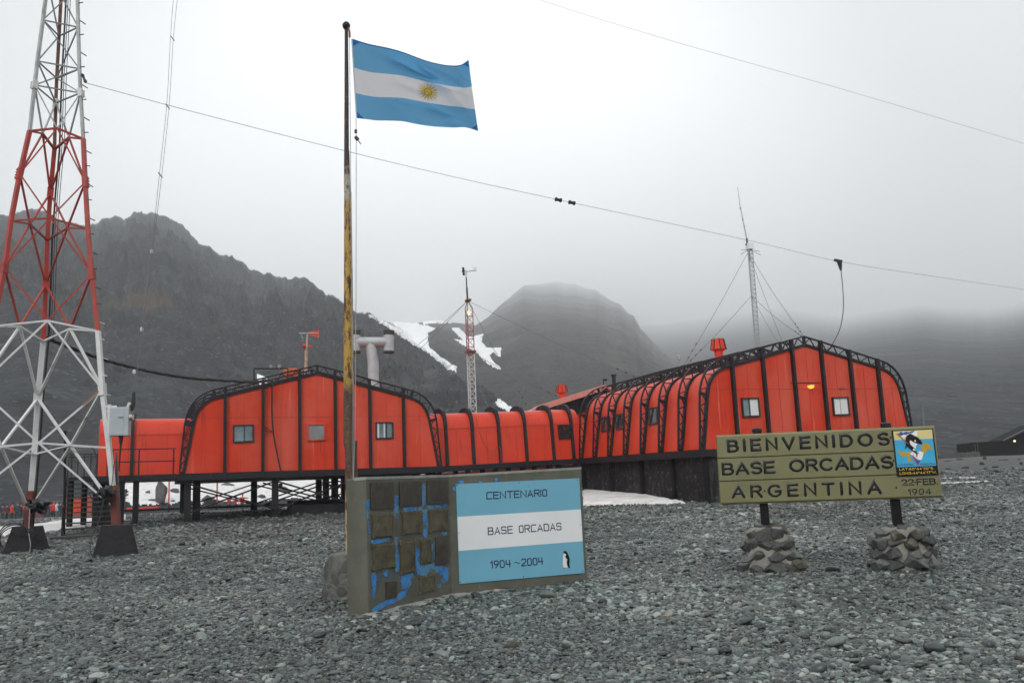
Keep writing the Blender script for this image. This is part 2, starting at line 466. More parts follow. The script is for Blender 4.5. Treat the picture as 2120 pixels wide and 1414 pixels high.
def stroke(mb, pts, F, r, h):
    """a rounded stroke raised h above the surface map F(s, t, d); pts in metres on the surface"""
    P = [Vector((p[0], p[1])) for p in pts]
    closed = (P[0] - P[-1]).length < 1e-6 and len(P) > 3
    q = [P[0]]
    for p in P[1:]:
        if (p - q[-1]).length > r * 0.25:
            q.append(p)
    if closed and (q[-1] - q[0]).length < r * 0.3:
        q.pop()
    P = q
    if len(P) < 2:
        P = [P[0] - Vector((r * 0.3, 0)), P[0] + Vector((r * 0.3, 0))]
        closed = False
    prof = [(-1, 0.0), (-0.8, 0.65), (0, 1.0), (0.8, 0.65), (1, 0.0)]
    rings = []
    n = len(P)
    for i, p in enumerate(P):
        a = P[i - 1] if (i > 0 or closed) else None
        b = P[(i + 1) % n] if (i < n - 1 or closed) else None
        d1 = (p - a).normalized() if a is not None else (b - p).normalized()
        d2 = (b - p).normalized() if b is not None else d1
        n1 = Vector((-d1.y, d1.x)); n2 = Vector((-d2.y, d2.x))
        m = n1 + n2
        m = n1 if m.length < 0.2 else m / max(m.length_squared / 2, 0.45)
        if a is None:
            for e, sc in ((1.0, 0.35), (0.7, 0.75)):
                rings.append((p - d1 * r * e, m, sc))
        rings.append((p, m, 1))
        if b is None:
            for e, sc in ((0.7, 0.75), (1.0, 0.35)):
                rings.append((p + d1 * r * e, m, sc))
    vs = []; fs = []
    for c, m, sc in rings:
        for o, hh in prof:
            x = c + m * (o * r * sc)
            vs.append(F(x.x, x.y, 0.0006 + hh * h * (0.5 + 0.5 * sc)))
    k = len(prof); N = len(rings)
    for i in range(N if closed else N - 1):
        j = (i + 1) % N
        for a in range(k - 1):
            fs.append((i * k + a, i * k + a + 1, j * k + a + 1, j * k + a))
    mb.add(vs, fs)
def text_px(mb, txt, bl, br, tl, P, n, r=0.1, h=0.004, font=G, gap=0.30):
    """letters between two surveyed baseline points on the plane (P, n)"""
    o = on_plane(*bl, P, n); e = on_plane(*br, P, n); t = on_plane(*tl, P, n)
    us = (e - o); L = us.length; us.normalize()
    ut = t - o; H = ut.length; ut.normalize()
    tot = sum(font[c][0] for c in txt) + gap * (len(txt) - 1)
    k = L / (tot * H)
    x = 0
    F = lambda s, q, d: o + us * s + ut * q + n * d
    rr = r * H
    for c in txt:
        wd, strokes = font[c]
        for st in strokes:
            stroke(mb, [((x + a) * H * k, b * (H - 2 * rr) + rr) for a, b in st], F, rr, h)
        x += wd + gap
    return mb
def poly_px(mb, pts, P, n, lift, thick=0.001):
    """flat piece with an outline surveyed on the plane (P, n)"""
    q = [on_plane(x, y, P, n) + n * lift for x, y in pts]
    from mathutils.geometry import tessellate_polygon
    tris = tessellate_polygon([q])
    N = len(q)
    b = [p - n * thick for p in q]
    mb.add(q + b, [tuple(t) for t in tris] + [(i, (i + 1) % N, N + (i + 1) % N, N + i) for i in range(N)])
    return mb

# ================================================================ GROUND
def smooth(t):
    t = np.clip(t, 0, 1)
    return t * t * (3 - 2 * t)
MIDY = ([0, 16, 25, 34, 45, 60, 90, 115, 160, 3000], [0, 0, 0.24, 0.52, 0.72, 0.62, -0.08, -0.38, -0.3, -0.3])
CENY = ([0, 16, 25, 34, 45, 60, 90, 115, 160, 3000], [0, 0, 0.24, 0.56, 1.12, 1.25, 1.2, 1.2, 1.2, 1.2])
RGTY = ([0, 16, 25, 35, 50, 65, 80, 100, 130, 3000], [0, 0, 0.30, 0.72, 1.20, 1.75, 2.10, 2.40, 2.6, 2.6])
def gz(x, y, rough=True):
    x = np.asarray(x, float); y = np.asarray(y, float)
    yy = np.maximum(y, 1.0)
    a = x / np.maximum(yy, 4)
    zm = np.interp(y, *MIDY); zc = np.interp(y, *CENY); zr = np.interp(y, *RGTY)
    t1 = smooth((a + 0.12) / 0.22); t2 = smooth((a - 0.22) / 0.22)
    z = zm * (1 - t1) + zc * t1
    z = z * (1 - t2) + zr * t2
    if rough:
        z = z + (fbm(x * 0.35, y * 0.35, 3, 3) - 0.5) * 0.10 * smooth((np.hypot(x, y) - 4) / 20) + (fbm(x * 1.4, y * 1.4, 2, 9) - 0.5) * 0.035
    return z
def gzf(x, y):
    return float(gz(x, y))
def axis_lines(lim, dense, step):
    a = [0.0]
    s = step
    while a[-1] < lim:
        if a[-1] > dense:
            s *= 1.12
        a.append(a[-1] + s)
    return a
ax = axis_lines(9500, 55, 0.6)
xs = np.array([-v for v in reversed(ax[1:])] + ax)
ay = axis_lines(9500, 120, 0.6); by = axis_lines(9500, 6, 1.0)
ys = np.array([-v for v in reversed(by[1:])] + ay)
XX, YY = np.meshgrid(xs, ys)
ZZ = gz(XX, YY)
def grid_mesh(name, X, Y, Z, mat, smooth_=True):
    r, c = X.shape
    me = bpy.data.meshes.new(name)
    idx = np.arange(r * c).reshape(r, c)
    q = np.stack([idx[:-1, :-1], idx[:-1, 1:], idx[1:, 1:], idx[1:, :-1]], -1).reshape(-1, 4)
    me.vertices.add(r * c)
    me.vertices.foreach_set('co', np.stack([X, Y, Z], -1).astype(np.float32).ravel())
    me.loops.add(q.size)
    me.loops.foreach_set('vertex_index', q.astype(np.int32).ravel())
    me.polygons.add(len(q))
    me.polygons.foreach_set('loop_start', np.arange(0, q.size, 4, dtype=np.int32))
    me.update(calc_edges=True)
    me.polygons.foreach_set('use_smooth', [smooth_] * len(q))
    me.materials.append(mat)
    o = bpy.data.objects.new(name, me)
    COL.objects.link(o)
    return o

def ground_mat():
    m, n, p = nodes_of('shingle_ground')
    tc = n.nodes.new('ShaderNodeTexCoord')
    cols = []; hs = []
    for sc in (20, 42):
        v = n.nodes.new('ShaderNodeTexVoronoi')
        v.inputs['Scale'].default_value = sc
        v.inputs['Randomness'].default_value = 1
        n.links.new(tc.outputs['Object'], v.inputs['Vector'])
        sx = n.nodes.new('ShaderNodeSeparateColor')
        n.links.new(v.outputs['Color'], sx.inputs[0])
        cols.append(ramp(n, sx.outputs[0], [(0.0, (0.020, 0.022, 0.021)), (0.35, (0.060, 0.066, 0.062)), (0.7, (0.120, 0.130, 0.120)), (0.93, (0.21, 0.22, 0.205)), (1.0, (0.36, 0.36, 0.34))]))
        hs.append(v.outputs['Distance'])
    f = ramp(n, noise_node(n, 0.6, 4), [(0.4, (0, 0, 0, 1)), (0.62, (1, 1, 1, 1))])
    c = mixc(n, f, cols[0], cols[1])
    big = ramp(n, noise_node(n, 0.16, 4), [(0.35, (0.72, 0.74, 0.74)), (0.65, (1.0, 1.0, 0.97))])
    c = mixc(n, 1.0, c, big, 'MULTIPLY')
    n.links.new(c, p.inputs['Base Color'])
    p.inputs['Roughness'].default_value = 0.6
    h = n.nodes.new('ShaderNodeMath'); h.operation = 'ADD'
    n.links.new(hs[0], h.inputs[0]); n.links.new(hs[1], h.inputs[1])
    iv = n.nodes.new('ShaderNodeMath'); iv.operation = 'MULTIPLY'; iv.inputs[1].default_value = -1
    n.links.new(h.outputs[0], iv.inputs[0])
    bump_to(n, p, iv.outputs[0], 1.0, 0.06)
    return m
ground = grid_mesh('ground', XX, YY, ZZ, ground_mat())
tag(ground, 'grey shingle beach ground sloping up to the red halls', None, None, 'structure')

# pebbles: scattered stones on the near beach, one object
def gravel():
    rng = np.random.default_rng(5)
    P = []; SC = []; 
    def band(y0, y1, dens, s0, k=0.65):
        n0 = int(dens * (y1 - y0) * (2 * k * y1 + 4))
        y = rng.uniform(y0, y1, n0); x = rng.uniform(-k * y1 - 2, k * y1 + 2, n0)
        ok = abs(x) < k * y + 2
        x, y = x[ok], y[ok]
        # keep clear of the memorial slab and the stone footings
        P.append(np.stack([x, y], -1))
        s = s0 * np.exp(rng.normal(0, 0.42, len(x)))
        SC.append(s)
    band(5.2, 10, 1700, 0.0138)
    band(10, 16, 1150, 0.0160)
    band(16, 24, 560, 0.0205)
    band(24, 34, 230, 0.027)
    band(34, 50, 22, 0.042, 0.75)
    band(5.2, 22, 8, 0.030)
    band(5.2, 22, 0.6, 0.045)
    xy = np.concatenate(P); s = np.concatenate(SC)
    # darker, smaller-stoned patches like on a real beach
    patch = fbm(xy[:, 0] * 0.45, xy[:, 1] * 0.45, 3, 21)
    s = np.clip(s * (0.72 + 0.55 * patch), 0.008, 0.10)
    z = gz(xy[:, 0], xy[:, 1]) + s * rng.uniform(-0.15, 0.55, len(s))
    n = len(s)
    me = bpy.data.meshes.new('gravel')
    me.vertices.add(n)
    me.vertices.foreach_set('co', np.stack([xy[:, 0], xy[:, 1], z], -1).astype(np.float32).ravel())
    def attr(nm, typ, data, key):
        a = me.attributes.new(nm, typ, 'POINT')
        a.data.foreach_set(key, np.ascontiguousarray(data).ravel())
    ax = rng.uniform(0.8, 1.55, n); az = rng.uniform(0.40, 0.78, n)
    attr('scl', 'FLOAT_VECTOR', np.stack([s * ax, s * rng.uniform(0.75, 1.05, n), s * az], -1).astype(np.float32), 'vector')
    attr('rot', 'FLOAT_VECTOR', np.stack([rng.normal(0, 0.24, n), rng.normal(0, 0.24, n), rng.uniform(0, 6.28, n)], -1).astype(np.float32), 'vector')
    attr('idx', 'INT', rng.integers(0, 6, n).astype(np.int32), 'value')
    attr('tint', 'FLOAT', np.clip(rng.beta(2.0, 2.4, n) + (patch - 0.5) * 0.35, 0, 1).astype(np.float32), 'value')
    attr('hue', 'FLOAT', rng.uniform(0, 1, n).astype(np.float32), 'value')
    me.update()
    o = bpy.data.objects.new('gravel', me)
    COL.objects.link(o)
    # material: per-stone colour
    m, nn, p = nodes_of('beach_pebble')
    def ia(nm):
        a = nn.nodes.new('ShaderNodeAttribute'); a.attribute_type = 'INSTANCER'; a.attribute_name = nm
        return a.outputs['Fac']
    c = ramp(nn, ia('tint'), [(0.0, (0.012, 0.014, 0.014)), (0.32, (0.044, 0.052, 0.050)), (0.58, (0.100, 0.118, 0.112)), (0.80, (0.225, 0.253, 0.240)), (1.0, (0.43, 0.45, 0.43))])
    wm = ramp(nn, ia('hue'), [(0.0, (0.82, 1.0, 0.97)), (0.3, (0.93, 1.0, 0.96)), (0.82, (1, 1, 1)), (0.94, (1.0, 0.95, 0.87)), (0.985, (1.0, 0.86, 0.70)), (1.0, (1.0, 0.68, 0.60))])
    c = mixc(nn, 1.0, c, wm, 'MULTIPLY')
    vein = ramp(nn, noise_node(nn, 2.2, 5), [(0.35, (0.72, 0.72, 0.72)), (0.65, (1.1, 1.1, 1.1))])
    c = mixc(nn, 1.0, c, vein, 'MULTIPLY')
    nn.links.new(c, p.inputs['Base Color'])
    p.inputs['Roughness'].default_value = 0.34
    ng = bpy.data.node_groups.new('gravel_nodes', 'GeometryNodeTree')
    ng.interface.new_socket('Geometry', in_out='INPUT', socket_type='NodeSocketGeometry')
    ng.interface.new_socket('Geometry', in_out='OUTPUT', socket_type='NodeSocketGeometry')
    N = ng.nodes; L = ng.links
    gi = N.new('NodeGroupInput'); go = N.new('NodeGroupOutput')
    gti = N.new('GeometryNodeGeometryToInstance')
    for k in range(6):
        ico = N.new('GeometryNodeMeshIcoSphere')
        ico.inputs['Radius'].default_value = 1.0
        ico.inputs['Subdivisions'].default_value = 2
        sp = N.new('GeometryNodeSetPosition')
        pos = N.new('GeometryNodeInputPosition')
        va = N.new('ShaderNodeVectorMath'); va.operation = 'ADD'
        va.inputs[1].default_value = (k * 7.3, k * 3.1, -k * 5.7)
        tx = N.new('ShaderNodeTexNoise'); tx.inputs['Scale'].default_value = 0.9; tx.inputs['Detail'].default_value = 1.5
        sb = N.new('ShaderNodeVectorMath'); sb.operation = 'SUBTRACT'; sb.inputs[1].default_value = (0.5, 0.5, 0.5)
        sc = N.new('ShaderNodeVectorMath'); sc.operation = 'SCALE'; sc.inputs['Scale'].default_value = 0.95
        L.new(pos.outputs[0], va.inputs[0]); L.new(va.outputs[0], tx.inputs['Vector'])
        L.new(tx.outputs['Color'], sb.inputs[0]); L.new(sb.outputs[0], sc.inputs[0])
        L.new(ico.outputs['Mesh'], sp.inputs['Geometry']); L.new(sc.outputs[0], sp.inputs['Offset'])
        sm = N.new('GeometryNodeSetMaterial'); sm.inputs['Material'].default_value = m
        ss = N.new('GeometryNodeSetShadeSmooth')
        L.new(sp.outputs[0], ss.inputs['Geometry'] if 'Geometry' in ss.inputs else ss.inputs[0])
        L.new(ss.outputs[0], sm.inputs['Geometry'])
        L.new(sm.outputs[0], gti.inputs[0])
    iop = N.new('GeometryNodeInstanceOnPoints')
    iop.inputs['Pick Instance'].default_value = True
    def na(nm, t):
        a = N.new('GeometryNodeInputNamedAttribute'); a.data_type = t; a.inputs['Name'].default_value = nm
        return a.outputs[0]
    e2r = N.new('FunctionNodeEulerToRotation')
    L.new(na('rot', 'FLOAT_VECTOR'), e2r.inputs[0])
    L.new(gi.outputs[0], iop.inputs['Points'])
    L.new(gti.outputs[0], iop.inputs['Instance'])
    L.new(na('idx', 'INT'), iop.inputs['Instance Index'])
    L.new(e2r.outputs[0], iop.inputs['Rotation'])
    L.new(na('scl', 'FLOAT_VECTOR'), iop.inputs['Scale'])
    L.new(iop.outputs[0], go.inputs[0])
    md = o.modifiers.new('gravel', 'NODES'); md.node_group = ng
    me.materials.append(m)
    tag(o, 'loose grey green beach pebbles covering the shingle', None, None, 'stuff')
gravel()

# ================================================================ MOUNTAINS
def mountain_mat(name, base, light, scree, patches=(), ys=1.0, k=1.0):
    m, n, p = nodes_of(name)
    f1 = noise_node(n, 0.045 * k, 8, 0.62, stretch=(1, ys, 0.55 if ys == 1 else 0.08))
    c = ramp(n, f1, [(0.30, base), (0.52, tuple(v * 1.35 for v in base)), (0.72, light)])
    f2 = noise_node(n, 0.28 * k, 7, 0.68, stretch=(1, ys, 0.5 if ys == 1 else 0.08))
    c = mixc(n, 1.0, c, ramp(n, f2, [(0.3, (0.5, 0.5, 0.5)), (0.5, (0.95, 0.95, 0.95)), (0.75, (1.35, 1.33, 1.3))]), 'MULTIPLY')
    def scratch(scale, rot, st, lo, hi, w_):
        tc0 = n.nodes.new('ShaderNodeTexCoord'); mp = n.nodes.new('ShaderNodeMapping')
        mp.inputs['Rotation'].default_value = rot; mp.inputs['Scale'].default_value = st
        n.links.new(tc0.outputs['Object'], mp.inputs[0])
        t = n.nodes.new('ShaderNodeTexNoise'); t.inputs['Scale'].default_value = scale; t.inputs['Detail'].default_value = 8; t.inputs['Roughness'].default_value = 0.66; t.inputs['Distortion'].default_value = 0.6
        n.links.new(mp.outputs[0], t.inputs['Vector'])
        return ramp(n, t.outputs['Fac'], [(0.30, lo), (0.5 - w_, (0.92, 0.92, 0.92)), (0.5, (1.0, 1.0, 1.0)), (0.5 + w_, (1.08, 1.08, 1.07)), (0.70, hi)])
    # fractured beds running down the faces
    c = mixc(n, 1.0, c, scratch(0.055 * k, (0.5 * ys, 0.7 if ys == 1 else 0.0, 0.3 if ys == 1 else 0.15), (1.6, 1.6 * ys, 0.45 if ys == 1 else 0.1), (0.18, 0.19, 0.21), (3.0, 3.0, 2.95), 0.045), 'MULTIPLY')
    c = mixc(n, 1.0, c, scratch(0.28 * k, (-0.4 * ys, 0.9 if ys == 1 else 0.0, 0.8 if ys == 1 else -0.2), (1.5, 1.5 * ys, 0.5 if ys == 1 else 0.1), (0.25, 0.26, 0.28), (2.6, 2.6, 2.5), 0.04), 'MULTIPLY')
    # stones lying on the slope
    tc = n.nodes.new('ShaderNodeTexCoord')
    v = n.nodes.new('ShaderNodeTexVoronoi'); v.inputs['Scale'].default_value = 1.1
    n.links.new(tc.outputs['Object'], v.inputs['Vector'])
    sx = n.nodes.new('ShaderNodeSeparateColor'); n.links.new(v.outputs['Color'], sx.inputs[0])
    sp = ramp(n, sx.outputs[0], [(0.93, (0, 0, 0, 1)), (0.99, (0.7, 0.7, 0.7, 1))])
    c = mixc(n, sp, c, tuple(x * 1.5 for x in light))
    for (loc, rad, col) in patches:
        d = n.nodes.new('ShaderNodeVectorMath'); d.operation = 'DISTANCE'
        d.inputs[1].default_value = loc
        n.links.new(tc.outputs['Object'], d.inputs[0])
        q = n.nodes.new('ShaderNodeMath'); q.operation = 'MULTIPLY_ADD'
        q.inputs[1].default_value = 40; q.inputs[2].default_value = 0
        nf = noise_node(n, 0.07, 6, 0.65)
        n.links.new(nf, q.inputs[0])
        ad = n.nodes.new('ShaderNodeMath'); ad.operation = 'ADD'
        n.links.new(d.outputs['Value'], ad.inputs[0]); n.links.new(q.outputs[0], ad.inputs[1])
        mr = n.nodes.new('ShaderNodeMapRange')
        mr.inputs[1].default_value = rad + 20 - 4; mr.inputs[2].default_value = rad + 20 + 6
        mr.inputs[3].default_value = 0.75; mr.inputs[4].default_value = 0
        n.links.new(ad.outputs[0], mr.inputs[0])
        c = mixc(n, mr.outputs[0], c, col)
    n.links.new(c, p.inputs['Base Color'])
    p.inputs['Roughness'].default_value = 0.85
    p.inputs['Specular IOR Level'].default_value = 0.3
    hh = n.nodes.new('ShaderNodeMath'); hh.operation = 'ADD'
    n.links.new(noise_node(n, 0.12, 9, 0.7, stretch=(1, 1, 0.45)), hh.inputs[0])
    n.links.new(noise_node(n, 0.5, 6, 0.7), hh.inputs[1])
    bump_to(n, p, hh.outputs[0], 1.0, 2.2)
    return m
BVHS = []
g_bvh = BVHTree.FromPolygons([v.co.copy() for v in ground.data.vertices], [tuple(p.vertices) for p in ground.data.polygons])
def hit(px, py, which=None):
    d = ray(px, py).normalized()
    best = None
    for b in ([g_bvh] + BVHS if which is None else which):
        loc, nor, i, dist = b.ray_cast(EYE, d)
        if loc is not None and (best is None or dist < best[1]):
            best = (loc, dist, nor)
    return best
def mountain(name, label, sil, base, dist, power, seed, amp, mat, na=420, nr=130, cell=30.0, jag=0.012):
    """sil: skyline survey (px, py); base / dist: distance of foot and crest by px"""
    px = np.linspace(sil[0][0], sil[-1][0], na)
    py = np.interp(px, [s[0] for s in sil], [s[1] for s in sil])
    az = []; te = []
    for x, y in zip(px, py):
        d = ray(x, y)
        az.append(math.atan2(d.x, d.y)); te.append(d.z / math.hypot(d.x, d.y))
    az = np.array(az); te = np.array(te)
    te = te + jag * (fbm(px * 0.022, px * 0 + seed, 4, seed) - 0.5) + jag * 0.55 * (fbm(px * 0.07, px * 0 + seed, 4, seed + 3, True, 0.65) - 0.6)
    B = np.interp(px, *zip(*base)); D = np.interp(px, *zip(*dist))
    zb = gz(np.sin(az) * B, np.cos(az) * B, False) - 0.6
    zc = 1.6 + te * D
    s = np.concatenate([np.linspace(0, 1, nr) ** 1.5, 1 + np.linspace(0.04, 0.9, 14) ** 1.2])
    A, Sg = np.meshgrid(az, s, indexing='ij')
    Bg = B[:, None]; Dg = D[:, None]
    r = Bg + (Dg - Bg) * Sg
    up = np.minimum(Sg, 1)
    pw = np.interp(px, *zip(*power))[:, None] if isinstance(power, list) else power
    z = zb[:, None] + (zc - zb)[:, None] * up ** pw
    X = np.sin(A) * r; Y = np.cos(A) * r
    n1 = fbm(X / cell + 0.35 * z / cell, Y / cell + 0.5 * z / cell, 5, seed, True, 0.55) - 0.55
    n2 = fbm(X / (cell * 0.25) + z / cell, Y / (cell * 0.25), 4, seed + 5, True, 0.6) - 0.55
    env = np.clip(up * 3.2, 0, 1) * np.clip((1 - up) * 9, 0.05, 1)
    dz = amp * env * (n1 + 0.42 * n2) * np.clip(r / 200, 0.5, 2.2)
    z = z + dz
    # keep below the crest line of sight so the surveyed skyline holds
    lim = 1.6 + te[:, None] * r * (0.985 + 0.015 * up)
    z = np.where(Sg < 1, np.minimum(z, lim), z)
    back = np.clip(Sg - 1, 0, 1)
    z = z - back * (zc - zb)[:, None] * 1.05
    o = grid_mesh(name, X, Y, z, mat)
    tag(o, label, None, None, 'structure')
    BVHS.append(BVHTree.FromPolygons([v.co.copy() for v in o.data.vertices], [tuple(p.vertices) for p in o.data.polygons]))
    return o
rock1 = mountain_mat('grey_cliff_rock', (0.028, 0.033, 0.037), (0.088, 0.099, 0.106), None,
                     [((-88, 186, 62), 11, (0.115, 0.080, 0.046))])
rock2 = mountain_mat('brown_grey_slope', (0.036, 0.037, 0.035), (0.115, 0.108, 0.094), None, (), 0.3, 0.55)
rock3 = mountain_mat('far_grey_slope', (0.042, 0.047, 0.053), (0.11, 0.116, 0.122), None, (), 0.16, 0.8)
SIL1 = [(-900, 620), (-500, 470), (-250, 410), (-100, 430), (0, 445), (40, 437), (75, 433), (105, 447), (150, 458), (187, 467), (205, 461), (232, 455), (255, 453), (275, 440), (300, 437), (318, 436), (345, 452), (365, 466), (392, 477), (400, 490), (440, 515), (464, 535), (480, 536), (520, 556), (560, 566), (600, 573), (640, 585), (680, 608), (715, 627), (760, 650), (820, 684), (870, 720), (905, 742), (960, 775), (1010, 805), (1060, 838), (1120, 875), (1200, 925)]
mountain('mountain', 'dark grey cliffed mountain rising behind the tall lattice tower into fog', SIL1,
         [(-900, 118), (60, 114), (350, 118), (700, 128), (1200, 118)], [(-900, 1150), (60, 1350), (310, 1450), (640, 1150), (900, 800), (1200, 380)],
         [(-900, 1.06), (60, 1.07), (640, 1.06), (1000, 1.03), (1200, 1.0)], 3, 26, rock1, 640, 340, 56)
hp = hit(290, 615, [BVHS[0]])[0]
for nd in rock1.node_tree.nodes:
    if nd.type == 'VECT_MATH' and nd.operation == 'DISTANCE':
        nd.inputs[1].default_value = hp
SIL2 = [(560, 820), (640, 740), (760, 664), (800, 668), (860, 668), (900, 662), (940, 668), (985, 672), (1010, 655), (1040, 628), (1070, 603), (1085, 592), (1110, 590), (1150, 584), (1190, 587), (1215, 596), (1232, 598), (1262, 619), (1285, 630), (1300, 648), (1312, 655), (1325, 678), (1350, 705), (1385, 735), (1420, 775), (1470, 830), (1540, 900)]
mountain('mountain', 'rounded snow streaked mountain behind the middle mast fading into cloud', SIL2,
         [(560, 150), (1540, 150)], [(560, 1000), (900, 1150), (985, 1600), (1030, 2700), (1080, 4400), (1130, 6600), (1170, 7600), (1210, 6600), (1250, 4900), (1300, 3300), (1350, 2200), (1400, 1600), (1540, 1200)],
         1.03, 11, 11, rock2, 380, 240, 230, 0.003)
SIL3 = [(1180, 690), (1400, 668), (1600, 640), (1750, 655), (1900, 632), (2050, 640), (2200, 615), (2400, 620), (3000, 650)]
mountain('mountain', 'fog covered grey mountainside behind the welcome sign', SIL3,
         [(1180, 300), (1500, 180), (1800, 112), (3000, 108)], [(1180, 7600), (1700, 9000), (3000, 9000)],
         1.05, 31, 3.5, rock3, 360, 240, 170, 0.0025)
def inside(x, y, poly):
    c = False; j = len(poly) - 1
    for i in range(len(poly)):
        if (poly[i][1] > y) != (poly[j][1] > y) and x < (poly[j][0] - poly[i][0]) * (y - poly[i][1]) / (poly[j][1] - poly[i][1]) + poly[i][0]:
            c = not c
        j = i
    return c
def snow(poly, label, which=None, step=2.5, lift=0.25, mat=None, edge=4, sy=None):
    """a snow field lying on the terrain below the surveyed outline"""
    x0 = min(p[0] for p in poly) - 4; x1 = max(p[0] for p in poly) + 4
    y0 = min(p[1] for p in poly) - 4; y1 = max(p[1] for p in poly) + 4
    sy = sy or step
    nx = int((x1 - x0) / step) + 2; ny = int((y1 - y0) / sy) + 2
    ids = {}; mb = MB()
    jx = lambda x, y: (float(vn(x * 0.11, y * 0.11, 4)) - 0.5) * edge * 2 + (float(vn(x * 0.35, y * 0.35, 6)) - 0.5) * edge
    jy = lambda x, y: ((float(vn(x * 0.11, y * 0.11, 14)) - 0.5) * edge * 2 + (float(vn(x * 0.35, y * 0.35, 16)) - 0.5) * edge) * sy / step
    ins = {}
    for i in range(nx):
        for j in range(ny):
            x = x0 + i * step; y = y0 + j * sy
            ins[i, j] = inside(x + jx(x, y), y + jy(x, y), poly)
    def vert(i, j):
        if (i, j) in ids:
            return ids[i, j]
        h = hit(x0 + i * step, y0 + j * sy, which)
        if h is None:
            return None
        deep = sum(ins.get((i + a, j + b), False) for a in (-2, -1, 0, 1, 2) for b in (-2, -1, 0, 1, 2)) / 25
        mb.v.append(tuple(h[0] + Vector((0, 0, lift * (deep * 1.6 - 0.25)))))
        ids[i, j] = len(mb.v) - 1
        return ids[i, j]
    for i in range(nx - 1):
        for j in range(ny - 1):
            if ins[i, j] and ins[i + 1, j] or ins[i, j + 1] and ins[i + 1, j + 1] or ins[i, j] and ins[i + 1, j + 1]:
                q = [vert(i, j), vert(i + 1, j), vert(i + 1, j + 1), vert(i, j + 1)]
                if None in q:
                    continue
                P = [Vector(mb.v[k]) for k in q]
                dd = [(p - EYE).length for p in P]
                if max(dd) / min(dd) > 1.5:
                    continue
                mb.f.append(tuple(q))
    if not mb.f:
        return
    o = mb.build('snow', mat or m_snow, None, True)
    tag(o, label, None, None, 'structure')
    return o
b1 = [BVHS[0], BVHS[1]]
snow([(758, 652), (775, 655), (830, 683), (850, 695), (880, 716), (900, 738), (885, 730), (862, 718), (838, 703), (800, 678)], 'thin snow streak below the ridge', b1, 1.6, 0.9, m_snowh, 1.3)
snow([(800, 664), (850, 668), (880, 674), (902, 681), (888, 690), (886, 706), (893, 724), (910, 740), (930, 752), (946, 762), (944, 770), (925, 765), (905, 748), (890, 735), (870, 716), (850, 697), (832, 683)], 'broad snow gully between the two mountains', b1, 1.6, 0.9, m_snowh, 1.3)
snow([(935, 682), (950, 678), (970, 700), (988, 695), (1003, 690), (998, 708), (1008, 722), (1040, 722), (1036, 742), (1022, 730), (1015, 738), (1022, 752), (1042, 768), (1020, 760), (1000, 745), (985, 730), (960, 716), (940, 702), (960, 706)], 'branched snow patch behind the middle mast', b1, 1.6, 0.9, m_snowh, 1.3)
snow([(865, 664), (900, 660), (935, 665), (940, 670), (900, 669), (880, 673)], 'snow strip along the saddle', b1, 1.6, 0.9, m_snowh, 1.3)
snow([(1024, 826), (1036, 830), (1060, 846), (1085, 858), (1060, 856), (1030, 843)], 'small snow tongue above the long corridor', None, 2, 0.4, m_snowh, 2)
snow([(205, 896), (222, 902), (240, 916), (222, 917)], 'small pointed snow patch beside the tower leg', None, 1.5, 0.3, m_snowh, 1)
snow([(530, 772), (556, 786), (550, 800), (536, 796)], 'snow spot above the black railing', None, 1.5, 0.3, m_snowh, 1)
snow([(1205, 1008), (1235, 1016), (1262, 1021), (1320, 1026), (1352, 1032), (1392, 1040), (1425, 1044), (1380, 1046), (1300, 1046), (1205, 1049)], 'dirty snow bank against the black foundation wall', [g_bvh], 1.6, 0.12, None, 2, 0.7)
snow([(-80, 1096), (20, 1092), (80, 1086), (140, 1076), (200, 1071), (262, 1064), (262, 1078), (180, 1092), (90, 1103), (-80, 1116)], 'snow strip beside the stairs', [g_bvh], 4, 0.10, None, 3, 1.5)
snow([(1925, 987.5), (1950, 989), (2030, 987.5), (2020, 989.5), (1925, 990.5)], 'upper thin snow streak on the shingle terrace', [g_bvh], 2.5, 0.03, None, 0.8, 0.4)
snow([(1925, 1000.5), (1970, 998.5), (2060, 994.5), (2068, 996), (1990, 1000), (1925, 1003)], 'lower thin snow streak on the shingle terrace', [g_bvh], 2.5, 0.03, None, 0.8, 0.4)
snow([(255, 985), (330, 988), (420, 985), (520, 988), (620, 985), (760, 980), (880, 975), (890, 1026), (760, 1036), (640, 1040), (600, 1032), (520, 1042), (430, 1040), (330, 1045), (262, 1046)], 'snow field under the mountain seen below the halls', None, 3, 0.3, None, 7, 1.5)

